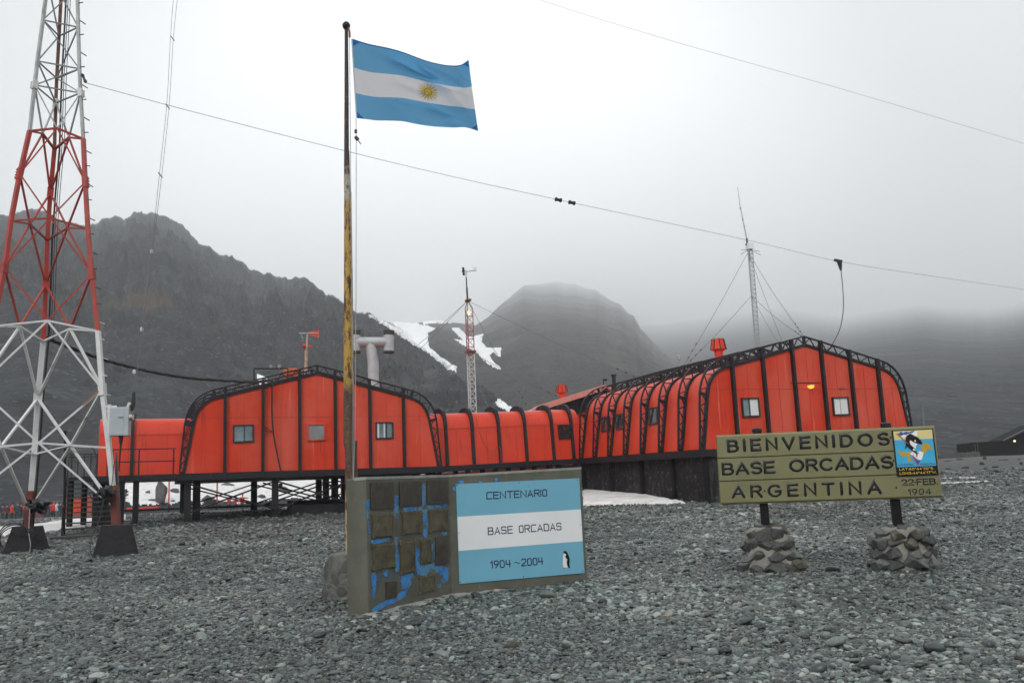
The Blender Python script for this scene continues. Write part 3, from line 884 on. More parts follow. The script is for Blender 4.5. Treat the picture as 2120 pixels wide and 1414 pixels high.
# ================================================================ HALLS
Z1 = Vector((0, 0, 1))
class Fr:
    def __init__(s, O, U, V):
        s.O = Vector(O); s.U = Vector(U).normalized(); s.V = Vector(V).normalized()
        s.N = s.U.cross(Z1).normalized()      # outward from the front face
        if s.N.dot(s.V) > 0:
            s.N = -s.N
    def P(s, u, v, h):
        return s.O + s.U * u + s.V * v + Z1 * h
def qbez(a, b, c, n=7):
    return [((1 - t) ** 2 * a[0] + 2 * t * (1 - t) * b[0] + t * t * c[0], (1 - t) ** 2 * a[1] + 2 * t * (1 - t) * b[1] + t * t * c[1]) for t in [i / n for i in range(n + 1)]]
def hall_profile(W, apex, off=0.0, foot=None):
    left = [(0, 0)] + [(0.36 * k / 4, 2.05 * k / 4) for k in range(1, 4)] + qbez((0.36, 2.05), (0.50, 2.86), (1.18, 3.06))
    n = 5
    roof = [(1.18 + (W / 2 - 1.18) * k / n, 3.06 + (apex - 3.06) * k / n) for k in range(1, n + 1)]
    half = left + roof
    full = half + [(W - u, h) for u, h in reversed(half[:-1])]
    if off == 0:
        return full
    res = []
    for i, p in enumerate(full):
        a = full[max(i - 1, 0)]; b = full[min(i + 1, len(full) - 1)]
        d1 = Vector((p[0] - a[0], p[1] - a[1])); d2 = Vector((b[0] - p[0], b[1] - p[1]))
        d1 = d1.normalized() if d1.length > 0 else d2.normalized()
        d2 = d2.normalized() if d2.length > 0 else d1
        nn = (Vector((-d1.y, d1.x)) + Vector((-d2.y, d2.x))).normalized()
        k = 1.0
        if foot is not None and p[1] < 2.05:
            k = foot + (1 - foot) * p[1] / 2.05
        res.append((p[0] + nn.x * off * k, p[1] + nn.y * off * k))
    return res
def ribbon(mb, fr, line, v, wv, wt, tol=0.0):
    """flat-sided chord following a (u, h) line at depth v"""
    for a, b in zip(line, line[1:]):
        A = fr.P(a[0], v, a[1]); B = fr.P(b[0], v, b[1])
        d = (B - A).normalized() * 0.012
        mb.bar(A - d, B + d, wv, wt, up=(B - A).cross(fr.V))
def truss(fr, W, apex, v, parent, off=0.40, label=None):
    inner = hall_profile(W, apex, 0.05)
    outer = hall_profile(W, apex, off, 0.52)
    mb = MB()
    ribbon(mb, fr, inner, v, 0.15, 0.10)
    ribbon(mb, fr, outer, v + 0.001, 0.085, 0.055)
    n = 52
    i3 = along([fr.P(u, v, h) for u, h in inner], n)
    o3 = along([fr.P(u, v, h) for u, h in outer], n)
    for k in range(n):
        a, b = (i3[k], o3[k + 1]) if k % 2 == 0 else (o3[k], i3[k + 1])
        mb.bar(a, b, 0.034, 0.040, up=fr.V)
    L = len(inner)
    for idx in (4, 11, L // 2, L - 12, L - 5):
        mb.bar(fr.P(inner[idx][0], v, inner[idx][1]), fr.P(outer[idx][0], v, outer[idx][1]), 0.12, 0.07, up=fr.V)
    for idx in (0, -1):
        mb.bar(fr.P(inner[idx][0], v, 0.02), fr.P(outer[idx][0], v, 0.02), 0.12, 0.08, up=fr.V)
    o = mb.build('lattice_truss', m_black, parent)
    return o
def hall_shell(fr, W, D, apex, parent, nb, mat, bulge=0.07):
    """side walls and roof skin: one slightly bowed skin panel per bay"""
    pr = hall_profile(W, apex, 0)
    prb = hall_profile(W, apex, bulge)
    mb = MB(); nv = nb * 8
    rows = []
    for j in range(nv + 1):
        t = j / nv; k = abs(math.sin(math.pi * t * nb)) ** 0.6
        rows.append([fr.P(a[0] + (b[0] - a[0]) * k, D * t, a[1] + (b[1] - a[1]) * k) for a, b in zip(pr, prb)])
    n = len(pr)
    vs = [p for r_ in rows for p in r_]
    fs = [(j * n + i, j * n + i + 1, (j + 1) * n + i + 1, (j + 1) * n + i) for j in range(nv) for i in range(n - 1)]
    mb.add(vs, fs)
    return mb.build('shell', mat, parent, True)
def end_wall(fr, W, apex, v, parent, mat, name='end_wall'):
    pr = hall_profile(W, apex, 0)
    mb = MB()
    mb.prism([fr.P(u, v, h) for u, h in pr], fr.V * 0.06)
    return mb.build(name, mat, parent)
def window_quad(px4, P, n, parent, fmat, gmat, depth=0.08, fw=0.055, curtain=None, label=None, sash=None):
    """px4: tl, tr, br, bl of the outer frame, surveyed on the wall plane"""
    q = [on_plane(x, y, P, n) for x, y in px4]
    wdir = ((q[1] - q[0]) + (q[2] - q[3])).normalized()
    mb = MB()
    for a, b in ((0, 1), (1, 2), (2, 3), (3, 0)):
        d = (q[b] - q[a]).normalized()
        inn = ((q[0] + q[2]) / 2 - (q[a] + q[b]) / 2).normalized() * fw / 2
        ext = 0 if a % 2 == 0 else -fw
        mb.bar(q[a] + inn + n * (depth / 2) - d * ext, q[b] + inn + n * (depth / 2) + d * ext, fw, depth, up=n)
    f = mb.build('window', fmat, parent)
    if label:
        f['label'] = label
    c = (q[0] + q[1] + q[2] + q[3]) / 4
    g = [c + (p - c) * 0.93 + n * 0.022 for p in q]
    MB().prism(g, -n * 0.012).build('pane', gmat, f)
    if sash:
        MB().bar(q[0].lerp(q[1], sash) + n * 0.035, q[3].lerp(q[2], sash) + n * 0.035, 0.035, 0.03, up=n).build('sash', fmat, f)
    if curtain:
        for (a, b) in curtain:
            m2 = MB(); cols = 12
            vs = []
            for i in range(cols + 1):
                t = a + (b - a) * i / cols
                wv = 0.004 * math.sin(i * 2.1)
                top = q[0].lerp(q[1], 0.06 + 0.88 * t) + (q[3] - q[0]) * 0.07
                bot = q[3].lerp(q[2], 0.06 + 0.88 * t) - (q[3] - q[0]) * 0.07
                vs += [top + n * (0.031 + wv), bot + n * (0.031 + wv)]
            m2.add(vs, [(2 * i, 2 * i + 1, 2 * i + 3, 2 * i + 2) for i in range(cols)])
            m2.build('curtain', m_curtain, f, True)
    return f
def make_hall(name, label, fr, W, D, apex, nb, trusses, posts=True, bays=7, mat=m_red, group=None):
    t = empty(name, fr.P(W / 2, D / 2, 0), label, 'building', group)
    end_wall(fr, W, apex, 0.0, t, mat)
    end_wall(fr, W, apex, D - 0.06, t, mat, 'rear_wall')
    hall_shell(fr, W, D, apex, t, nb, m_red_shell)
    for k in trusses:
        truss(fr, W, apex, 0.01 + (D - 0.02) * k / nb, t)
    outer = hall_profile(W, apex, 0.40, 0.52)
    def hout(u, line):
        for a, b in zip(line, line[1:]):
            if a[0] <= u <= b[0]:
                return a[1] + (b[1] - a[1]) * (u - a[0]) / max(b[0] - a[0], 1e-6)
        return 0
    if posts:
        for k in range(1, bays):
            u = W * k / bays
            top = hout(u, outer)
            MB().bar(fr.P(u, -0.085, -0.12), fr.P(u, -0.085, top), 0.115, 0.16, up=fr.V).build('post', m_black, t)
        mb = MB()
        pr = hall_profile(W, apex, 0)
        hs = 2.28
        mb.bar(fr.P(0.42, -0.003, hs), fr.P(W - 0.42, -0.003, hs), 0.012, 0.018, up=Z1)
        for k in range(bays):
            u = W * (k + 0.5) / bays
            top = hout(u, pr) - 0.1
            mb.bar(fr.P(u, -0.002, 0.04), fr.P(u, -0.002, max(top, 0.3)), 0.012, 0.012, up=fr.V)
        mb.build('panel_seam', m_seam, t)
    MB().box8([fr.P(-0.30, -0.20, -0.28), fr.P(W + 0.30, -0.20, -0.28), fr.P(W + 0.30, D + 0.2, -0.28), fr.P(-0.30, D + 0.2, -0.28),
               fr.P(-0.30, -0.20, -0.012), fr.P(W + 0.30, -0.20, -0.012), fr.P(W + 0.30, D + 0.2, -0.012), fr.P(-0.30, D + 0.2, -0.012)]).build('floor_beam', m_black, t)
    return t

# ---- west hall on stilts
LO = at(383, 980, 36.0); LR = at(905, 965, 40.0)
LU = LR - LO; LW = LU.length
LUh = Vector((LU.x, LU.y, 0)).normalized()
LV = Vector((-LUh.y, LUh.x, 0))
frL = Fr(LO, LU, LV); LD = 10.8
hallL = make_hall('stilt_hall', 'red hall standing on black stilts with metal flue and weather vane on its roof', frL, LW, LD, 4.15, 7, range(8))
nL = frL.N
PL = frL.P(0, 0, 0)
window_quad([(482, 880), (525, 878.5), (525, 914.5), (482, 917)], PL, nL, hallL, m_frame, m_glass, label='black framed window with blue grey panes', sash=0.55)
window_quad([(635, 877), (673, 876), (673.5, 911), (636, 913)], PL, nL, hallL, m_red, m_glassg, fw=0.06, label='red framed window with frosted grey pane')
window_quad([(777, 874), (813.5, 873.5), (814, 907.5), (777.5, 909)], PL, nL, hallL, m_frame, m_glass, curtain=[(0.0, 0.16), (0.45, 0.53)], label='black framed window with white curtain', sash=0.62)
# stilts
def stilt(fr, u, v, parent, wd=0.24, top=-0.28):
    p = fr.P(u, v, 0)
    g = gzf(p.x, p.y) - 0.15
    MB().box8([fr.P(u - wd / 2, v - wd / 2, g - p.z), fr.P(u + wd / 2, v - wd / 2, g - p.z), fr.P(u + wd / 2, v + wd / 2, g - p.z), fr.P(u - wd / 2, v + wd / 2, g - p.z),
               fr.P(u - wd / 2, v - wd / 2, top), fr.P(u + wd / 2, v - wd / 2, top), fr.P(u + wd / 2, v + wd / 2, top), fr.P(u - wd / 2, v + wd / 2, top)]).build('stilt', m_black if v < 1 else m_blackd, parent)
LUS = [0.12, 3.62, 7.1, LW - 0.15]
for u, vs2 in zip(LUS, ((0.25, 10.5), (0.25, 9.9), (0.25, 3.0, 5.6, 8.2, 10.5), (0.25, 3.0, 5.6, 8.2, 10.5))):
    for v in vs2:
        stilt(frL, u, v, hallL, 0.26 if v < 1 else 0.30)
stilt(frL, 0.50, 1.3, hallL, 0.30)
def xbrace(fr, a, b, va, vb, parent, lo=0.35, mat=None):
    pa = fr.P(a, va, 0); pb = fr.P(b, vb, 0)
    ga = gzf(pa.x, pa.y) + lo - pa.z; gb = gzf(pb.x, pb.y) + lo - pb.z
    for k, (h0, h1) in enumerate(((ga, -0.42), (-0.42, gb))):
        MB().bar(fr.P(a, va, h0) + nL * (0.15 + 0.07 * k), fr.P(b, vb, h1) + nL * (0.15 + 0.07 * k), 0.07, 0.05, up=fr.V).build('brace', mat or m_black, parent)
for i in range(3):
    xbrace(frL, LUS[i], LUS[i + 1], 0.25, 0.25, hallL)
    if i:
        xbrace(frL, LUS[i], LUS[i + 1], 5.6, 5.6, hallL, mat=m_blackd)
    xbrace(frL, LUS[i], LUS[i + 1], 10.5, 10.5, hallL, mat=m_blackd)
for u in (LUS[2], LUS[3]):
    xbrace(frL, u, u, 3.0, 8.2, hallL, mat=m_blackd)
p = frL.P(0, 10.9, 0)
mb = MB(); mb.bar(frL.P(-3.5, 11.2, gzf(p.x, p.y) + 0.28 - LO.z), frL.P(LW - 0.5, 11.2, gzf(p.x, p.y) + 0.22 - LO.z), 0.10, 0.10)
mb.build('service_pipe', m_blackd, hallL)
q = frL.P(5.6, 0.9, 0); gl = gzf(q.x, q.y) - LO.z
MB().box8([frL.P(4.25, 0.35, gl - 0.2), frL.P(6.7, 0.35, gl - 0.2), frL.P(6.7, 1.8, gl - 0.2), frL.P(4.25, 1.8, gl - 0.2),
           frL.P(4.35, 0.4, gl + 0.46), frL.P(6.65, 0.4, gl + 0.46), frL.P(6.65, 1.8, gl + 0.46), frL.P(4.35, 1.8, gl + 0.46)]).build('plinth', m_plank, hallL, bevel=0.02)
MB().box8([frL.P(4.9, 4.2, gl - 0.2), frL.P(8.8, 4.2, gl - 0.2), frL.P(8.8, 6.5, gl - 0.2), frL.P(4.9, 6.5, gl - 0.2),
           frL.P(4.9, 4.2, gl + 0.62), frL.P(8.8, 4.2, gl + 0.62), frL.P(8.8, 6.5, gl + 0.62), frL.P(4.9, 6.5, gl + 0.62)]).build('plinth', m_blackd, hallL, bevel=0.02)
# cable bracket on the facade
mb = MB()
a = on_plane(545, 893, PL + nL * 0.1, nL); b = on_plane(564, 894, PL + nL * 0.12, nL); c = on_plane(545, 881, PL + nL * 0.1, nL)
mb.bar(a, b, 0.03); mb.bar(c, b, 0.03)
mb.build('cable_bracket', m_black, hallL)

# ---- east hall on a foundation
RO = at(1459, 930, 33.2); RR = at(1886, 914, 37.6); RL = at(1207, 948.5, 43.2)
RU = RR - RO; RW = RU.length
RVv = RL - RO; RD = RVv.length
frR = Fr(RO, RU, RVv)
hallR = make_hall('foundation_hall', 'red hall on black concrete foundation with ribbed trusses along its long side', frR, RW, RD, 4.05, 7, range(8))
nR = Vector((RU.y, -RU.x, 0)).normalized()
if nR.y > 0:
    nR = -nR
PR = RO + nR * 0.002
window_quad([(1533, 824), (1569, 823), (1573, 862.5), (1536.5, 864)], PR, nR, hallR, m_frame, m_glass, curtain=[(0.45, 1.0)], label='black framed window half covered by a white curtain', sash=0.44)
window_quad([(1721, 822.5), (1754, 821.5), (1758, 859.5), (1724.5, 860.5)], PR, nR, hallR, m_frame, m_glass, curtain=[(0.0, 0.46), (0.5, 1.0)], label='black framed window with drawn pale curtains')
# long side windows: plane through the leaning side wall
sn = RVv.cross(frR.P(0.36, 0, 2.05) - RO).normalized()
if sn.dot(EYE - RO) < 0:
    sn = -sn
for q4 in ([(1246, 864), (1263, 861), (1264, 892), (1247, 895)], [(1276, 859), (1292, 855), (1294, 888), (1277, 891)], [(1344, 846), (1362, 842), (1363, 877), (1345, 881)]):
    window_quad(q4, RO + sn * 0.06, sn, hallR, m_frame, m_glassd, depth=0.06)
# lamp on the front
lp = on_plane(1674, 801, PR, nR)
mb = MB(); mb.bar(lp + nR * 0.0 + Z1 * 0.09, lp + nR * 0.16 + Z1 * 0.09, 0.03); mb.lathe([(0.16, 0.05), (0.13, 0.09), (0.03, 0.12)], lp + nR * 0.13, 12)
lamp = mb.build('wall_lamp', m_rustst, hallR)
MB().lathe([(0.02, -0.09), (0.10, -0.07), (0.135, 0.0), (0.14, 0.048)], lp + nR * 0.13, 12).build('lamp_glow', m_lampwarm, lamp, True)
mb = MB(); mb.bar(lp + frR.U * -0.95 + Z1 * 0.17 + nR * 0.02, lp + frR.U * 0.6 + Z1 * 0.17 + nR * 0.02, 0.02)
mb.build('lamp_conduit', m_black, hallR)
mb = MB(); fl = on_plane(1737, 805, PR, nR); mb.bar(fl + nR * 0.03, fl + nR * 0.1 + frR.U * 0.22 + Z1 * 0.06, 0.05, 0.04)
mb.build('bracket_stub', m_rustst, hallR)
# foundation panels along the long side and the front
def fpanel(a, b, name='foundation_panel'):
    ga = gzf(a.x, a.y) - 0.35; gb = gzf(b.x, b.y) - 0.35
    n = (b - a).cross(Z1).normalized() * 0.25
    q = [Vector((a.x, a.y, ga)), Vector((b.x, b.y, gb))]
    t = -0.285
    mb = MB(); d = (b - a).normalized() * 0.012
    cen = frR.P(RW / 2, RD / 2, 0)
    if n.dot(cen - a) < 0:
        n = -n
    mb.box8([q[0] + d, q[1] - d, q[1] - d + n, q[0] + d + n, a + d + Z1 * t, b - d + Z1 * t, b - d + n + Z1 * t, a + d + n + Z1 * t])
    return mb.build(name, m_fnd, hallR)
fu = 0.05
vs_ = [0, 0.22, 0.46, 0.72, 1.0]
for a, b in zip(vs_, vs_[1:]):
    fpanel(frR.P(fu, RD * a, 0), frR.P(fu, RD * b, 0))
for k in range(4):
    fpanel(frR.P(fu + (RW - fu) * k / 4, -0.02, 0), frR.P(fu + (RW - fu) * (k + 1) / 4, -0.02, 0))
for a in vs_:
    pp = frR.P(fu - 0.06, RD * a, 0)
    MB().bar(Vector((pp.x, pp.y, gzf(pp.x, pp.y) - 0.3)), pp + Z1 * -0.285, 0.16, 0.14, up=frR.V).build('foundation_post', m_blackd, hallR)

# ---- rear hall seen over the corridor
BO = Vector((at(1248, 803, 52).x, 52, LO.z)) - frR.U * (LW / 2)
frB = Fr(BO, frR.U, frR.V)
hallB = empty('rear_hall', frB.P(LW / 2, 4, 0), 'red hall behind the long corridor with pale pink roof edge and black gable band', 'building')
end_wall(frB, LW, 4.2, 0, hallB, m_red)
hall_shell(frB, LW, 9, 4.2, hallB, 6, m_red_shell, 0.04)
inner = hall_profile(LW, 4.2, -0.75); mid = hall_profile(LW, 4.2, 0.10); outr = hall_profile(LW, 4.2, 0.42)
def gable_band(lo, hi, v, th, mat, name, par):
    mb = MB(); n = len(lo); k0 = 6; k1 = n - 6
    for i in range(k0, k1 - 1):
        q = [frB.P(*x) for x in ((lo[i][0], v, lo[i][1]), (lo[i + 1][0], v, lo[i + 1][1]), (hi[i + 1][0], v, hi[i + 1][1]), (hi[i][0], v, hi[i][1]))]
        mb.prism(q, -frB.V * th)
    return mb.build(name, mat, par)
gable_band(inner, mid, -0.02, 0.12, m_blackd, 'gable_band', hallB)
gable_band([(a[0], a[1] + 0.001) for a in mid], outr, -0.02, 0.3, m_pink, 'roof_edge', hallB)
MB().box8([frB.P(-0.2, -0.2, -0.35), frB.P(LW, -0.2, -0.35), frB.P(LW, 9, -0.35), frB.P(-0.2, 9, -0.35), frB.P(-0.2, -0.2, -0.01), frB.P(LW, -0.2, -0.01), frB.P(LW, 9, -0.01), frB.P(-0.2, 9, -0.01)]).build('floor_beam', m_black, hallB)
for u in (0.3, 3.7, 7.1, LW - 0.3):
    for v in (0.3, 8.6):
        stilt(frB, u, v, hallB, 0.3)
ap = frB.P(LW / 2, -0.1, 4.6)
mb = MB(); mb.bar(ap, ap + Z1 * 0.35, 0.05); mb.bar(ap + Z1 * 0.33, ap + Z1 * 0.33 + frB.U * 0.25, 0.08, 0.12)
mb.build('gable_fitting', m_black, hallB)

# ---- corridors
def corr_profile(h=2.5, d=2.4, off=0.0, topx=0.0):
    pr = [(0, 0), (0.06, 0.7), (0.14, 1.5)] + qbez((0.16, 1.7), (0.26, 2.42), (0.95, h), 8) + [(d - 0.95, h)] + qbez((d - 0.95, h), (d - 0.26, 2.42), (d - 0.16, 1.7), 8) + [(d, 0)]
    if not off:
        return pr
    res = []
    for i, p in enumerate(pr):
        a = pr[max(i - 1, 0)]; b = pr[min(i + 1, len(pr) - 1)]
        d1 = Vector((b[0] - a[0], b[1] - a[1])).normalized()
        k = off + topx * max(0, min(1, (p[1] - 1.7) / 0.7))
        res.append((p[0] - d1.y * k, p[1] + d1.x * k))
    return res
def make_corridor(name, label, fr, L, ribs, h=2.5):
    t = empty(name, fr.P(L / 2, 1.2, 0), label, 'corridor')
    pr = corr_profile(h); n = len(pr)
    mb = MB(); N = 24
    vs = [fr.P(L * j / N, v, z) for j in range(N + 1) for v, z in pr]
    mb.add(vs, [(j * n + i, j * n + i + 1, (j + 1) * n + i + 1, (j + 1) * n + i) for j in range(N) for i in range(n - 1)])
    mb.add([fr.P(0, v, z) for v, z in pr], [tuple(range(n))])
    mb.add([fr.P(L, v, z) for v, z in pr], [tuple(reversed(range(n)))])
    mb.build('shell', m_red_shell, t, True)
    lo = corr_profile(h, 2.4, 0.006); hi = corr_profile(h, 2.4, 0.13, 0.13)
    for u in ribs:
        mb = MB()
        for i in range(n - 1):
            a, b, c, d = lo[i], lo[i + 1], hi[i + 1], hi[i]
            q = [fr.P(u - 0.065, *a), fr.P(u - 0.065, *b), fr.P(u - 0.065, *c), fr.P(u - 0.065, *d)]
            mb.prism(q, fr.U * 0.13)
        mb.build('rib', m_black, t)
    mb = MB()
    mb.bar(fr.P(0.05, 0.12 - 0.006, 1.72), fr.P(L - 0.05, 0.12 - 0.006, 1.72), 0.012, 0.016)
    for k in range(int(L / 0.75)):
        mb.bar(fr.P(0.4 + 0.75 * k, -0.002, 0.03), fr.P(0.4 + 0.75 * k, 0.138, 1.68), 0.010, 0.010, up=fr.V)
    mb.build('panel_seam', m_seam, t)
    MB().box8([fr.P(0, -0.12, -0.24), fr.P(L, -0.12, -0.24), fr.P(L, 2.5, -0.24), fr.P(0, 2.5, -0.24), fr.P(0, -0.12, -0.008), fr.P(L, -0.12, -0.008), fr.P(L, 2.5, -0.008), fr.P(0, 2.5, -0.008)]).build('floor_beam', m_black, t)
    return t
# long corridor between the halls
c0 = frL.P(LW + 0.02, 0.55, 0); c1 = RL + Vector((0, 0, 0))
cu = c1 - c0
frC = Fr(c0, cu, Vector((-cu.y, cu.x, 0)))
CL = cu.length - 0.05
nC = Vector((cu.y, -cu.x, 0)).normalized()
ribs = []
for x, y in ((926, 962), (981, 960), (1036, 958), (1091, 956), (1147, 954), (1188, 953)):
    pt = on_plane(x, y, c0, nC)
    ribs.append((pt - c0).dot(frC.U))
corrM = make_corridor('corridor', 'long red corridor with black ribs joining the two halls', frC, CL, [min(max(u, 0.1), CL - 0.1) for u in ribs])
window_quad([(1154, 879.5), (1184, 879), (1186, 907.5), (1156, 908.5)], c0 + nC * -0.02, (nC * 1.0 + Z1 * 0.06).normalized(), corrM, m_frame, m_glassd, depth=0.09)
for u in np.linspace(0.3, CL - 0.3, 6):
    stilt(frC, u, 0.2, corrM, 0.2, -0.24); stilt(frC, u, 2.2, corrM, 0.2, -0.24)
for i in range(3):
    xbrace(frC, 0.3 + i * 2.4, 2.5 + i * 2.4, 2.2, 2.2, corrM, mat=m_blackd)
# lower red duct under the corridor
mb = MB(); mb.box8([frC.P(-1.5, 3.4, -0.62), frC.P(CL, 3.4, -0.62), frC.P(CL, 4.6, -0.62), frC.P(-1.5, 4.6, -0.62), frC.P(-1.5, 3.4, -0.30), frC.P(CL, 3.4, -0.30), frC.P(CL, 4.6, -0.30), frC.P(-1.5, 4.6, -0.30)])
mb.build('duct', m_red, corrM)
# short corridor and landing on the west side
frW = Fr(frL.P(-3.35, 1.5, 0), frL.U, frL.V)
corrW = make_corridor('corridor', 'short red corridor with railed black landing beside the stairs', frW, 3.6, [1.28], 2.45)
mb = MB()
mb.box8([frL.P(-3.75, -0.15, -0.24), frL.P(-0.32, -0.15, -0.24), frL.P(-0.32, 1.36, -0.24), frL.P(-3.75, 1.36, -0.24), frL.P(-3.75, -0.15, -0.01), frL.P(-0.32, -0.15, -0.01), frL.P(-0.32, 1.36, -0.01), frL.P(-3.75, 1.36, -0.01)])
mb.build('landing', m_black, corrW)
mb = MB()
for hh in (1.02, 0.52):
    mb.bar(frL.P(-2.9, -0.1, hh), frL.P(-0.36, -0.1, hh), 0.04)
for u in (-2.9, -2.72, -1.75, -0.45):
    mb.bar(frL.P(u, -0.1, 0), frL.P(u, -0.1, 1.02), 0.045)
mb.build('railing', m_black, corrW)
for u, v in ((-3.3, 0.1), (-3.05, 0.9), (-2.8, 0.2), (-2.55, 1.3), (-2.35, 0.1), (-1.85, 0.25), (-3.4, 2.5), (-1.9, 3.2)):
    stilt(frL, u, v, corrW, 0.20, -0.24)

# ================================================================ ROOF THINGS
def ridge(fr, W, apex, px, D):
    """ridge point whose image column is px (survey)"""
    best = None
    for k in range(101):
        p = fr.P(W / 2, D * k / 100, apex)
        d = p - EYE
        x = 1060 + F_PX * d.dot(CR_) / d.dot(fw)
        if best is None or abs(x - px) < best[0]:
            best = (abs(x - px), p)
    return best[1]
def vent(px, ybase, ytop, Y, label, parent):
    b = at(px, ybase, Y); t = at(px, ytop, Y); H = (t - b).length
    mb = MB()
    mb.lathe([(0.20, -0.5), (0.20, H * 0.36), (0.34, H * 0.44), (0.36, H * 0.46), (0.27, H), (0.1, H + 0.03)], b, 8)
    v = mb.build('roof_vent', m_red, parent)
    mb = MB()
    for k in range(8):
        a = math.pi / 4 * k
        d = Vector((math.cos(a), math.sin(a), 0))
        mb.bar(b + d * 0.375 + Z1 * H * 0.44, b + d * 0.285 + Z1 * H * 0.99, 0.045, 0.02, up=d)
    mb.build('vent_slat', m_black, v)
vent(1489, 742, 702, 39.5, None, hallR)
vent(1164, 826, 797, 53.2, None, hallB)
# small bits on the east roof
MB().lathe([(0.11, -1.0), (0.11, 0.62), (0.16, 0.63), (0.16, 0.72)], at(1272, 802, 48), 10).build('stove_pipe', m_black, hallR)
MB().lathe([(0.03, -0.5), (0.03, 0.25), (0.09, 0.27), (0.09, 0.45), (0.02, 0.55)], at(1407, 756, 43), 8).build('roof_beacon', m_greyst, hallR)
# west hall roof
rp_ = at(606, 790, 41)
MB().lathe([(0.40, -0.6), (0.40, 0.42), (0.44, 0.44), (0.44, 0.52), (0.36, 0.60), (0.1, 0.62)], rp_, 14).build('roof_vent', M('orange_rust_vent', (0.42, 0.085, 0.02), 0.6, 0.3, 3, 0.2, 20, 0.01, stains=[((0.18, 0.05, 0.02), 2, (1, 1, 4), 0.55, 0.7)]), hallL, True)
mb = MB()
a, b, c = at(526, 789, 39.5), at(526, 763.5, 39.5), at(596, 763, 40.2)
mb.bar(a - Z1 * 0.3, b, 0.05); mb.bar(b, c, 0.055); mb.bar(c, c - Z1 * 0.8, 0.05)
mb.build('roof_rail', m_black, hallL)
for x in (561, 578):
    MB().lathe([(0.03, 0), (0.07, 0.05), (0.07, 0.14), (0.02, 0.17)], at(x, 763, 39.9), 8).build('rail_lamp', m_greyst, hallL)
# T shaped flue
FY = 41.0
fb = at(774, 806, FY); ft = at(765, 708, FY)
mb = MB()
mb.tube([fb - Z1 * 0.3, fb + (at(773, 768, FY) - fb) * 0.9, at(773, 768, FY)], 0.265, 18)
mb.tube([at(773, 769, FY), at(772, 745, FY), at(768, 720, FY), ft], [0.27, 0.262, 0.25, 0.245], 18)
mb.tube([at(773, 766, FY), at(773, 769.5, FY)], 0.282, 18)
flue = mb.build('flue', m_alu, hallL, True)
mb = MB(); mb.tube([at(737, 708.5, FY - 0.15), at(804, 708.5, FY + 0.15)], 0.245, 18)
mb.build('flue_crosspipe', m_alu, flue, True)
for x, yy in ((735, FY - 0.15), (805, FY + 0.15)):
    mb = MB(); mb.tube([at(x, 729, yy), at(x, 694, yy)], 0.255, 18)
    mb.build('flue_outlet', m_alu, flue, True)
    mb = MB(); mb.tube([at(x, 694.5, yy), at(x, 686, yy)], 0.258, 18); mb.tube([at(x, 686.5, yy), at(x, 685, yy)], 0.275, 18)
    mb.build('sooty_rim', m_soot, flue, True)
    mb = MB(); mb.tube([at(x, 731, yy), at(x, 727, yy)], 0.265, 18)
    mb.build('sooty_rim', m_soot, flue, True)
# weather vane
VY = 41.5
vb = at(632, 790, VY)
vane = empty('weather_vane', vb, 'weather vane with red fin and cup anemometer on the roof of the stilt hall', 'weather vane')
mb = MB(); mb.tube([vb - Z1 * 0.7, at(634, 730, VY)], 0.075, 8); mb.tube([at(634, 731, VY), at(636.5, 690, VY)], 0.045, 8)
for y in (730, 746, 718):
    mb.tube([at(634, y, VY), at(634.2, y - 4, VY)], 0.085, 8)
mb.build('mast', M('peeling_mast_paint', (0.45, 0.36, 0.28), 0.6, 0.2, 5, 0.2, 30, 0.004, stains=[((0.33, 0.10, 0.05), 3, (1, 1, 1.2), 0.5, 0.65)]), vane, True)
mb = MB(); mb.tube([at(619, 690, VY), at(659, 690, VY)], 0.035, 6); mb.tube([at(622, 690, VY), at(626, 700, VY)], 0.02, 5)
mb.build('vane_arm', m_greyst, vane)
mb = MB(); mb.prism([at(640, 688, VY), at(660, 682, VY), at(660, 699, VY), at(640, 694, VY)], Vector((0, 0.03, 0)))
mb.build('vane_fin', m_red, vane)
mb = MB(); c = at(634, 717, VY)
for k in range(3):
    d = Vector((math.cos(2.1 * k + 0.4), math.sin(2.1 * k + 0.4), 0)); e = Vector((-d.y, d.x, 0))
    mb.tube([c, c + d * 0.17], 0.018, 5)
    mb.tube([c + d * 0.2 - e * 0.08, c + d * 0.2, c + d * 0.2 + e * 0.05], [0.085, 0.07, 0.01], 8)
mb.build('anemometer_cup', m_red, vane)

# ================================================================ LATTICE TOWER
tb_R = Vector((-10.6, 23.3, 0)); tb_L = Vector((-13.95, 21.3, 0)); tb_F = Vector((-14.0, 25.2, 0))
tower = empty('lattice_tower', ((tb_R + tb_L + tb_F) / 3), 'tall red and white lattice tower with three legs on black footings', 'tower')
S0 = 3.9
def tl(px, py, s):
    r = at(px, py, 23.3)
    return (r + (tb_L - tb_R) * (s / S0), r, r + (tb_F - tb_R) * (s / S0))
lv = {}
for key, px, py, s in (('base', 241.5, 1088, 3.9), ('D', 226, 927, 3.32), ('g3', 212, 806, 2.88), ('C', 203, 686, 2.46), ('g2', 190, 567, 2.08), ('B', 182, 474, 1.86),
                       ('g1', 176.5, 377, 1.60), ('A', 172.5, 288, 1.33), ('G', 166.8, 193, 1.15), ('H', 164.5, 143, 1.06), ('I', 162, 57, 0.90), ('J', 160, -25, 0.76), ('K', 158, -120, 0.62)):
    lv[key] = tl(px, py, s)
order = ['base', 'D', 'g3', 'C', 'g2', 'B', 'g1', 'A', 'G', 'H', 'I', 'J', 'K']
def chain(k, a, b):
    ks = order[order.index(a):order.index(b) + 1]
    return [lv[x][k] for x in ks]
TM = ((lv['A'][0] + lv['A'][1] + lv['A'][2]) / 3)
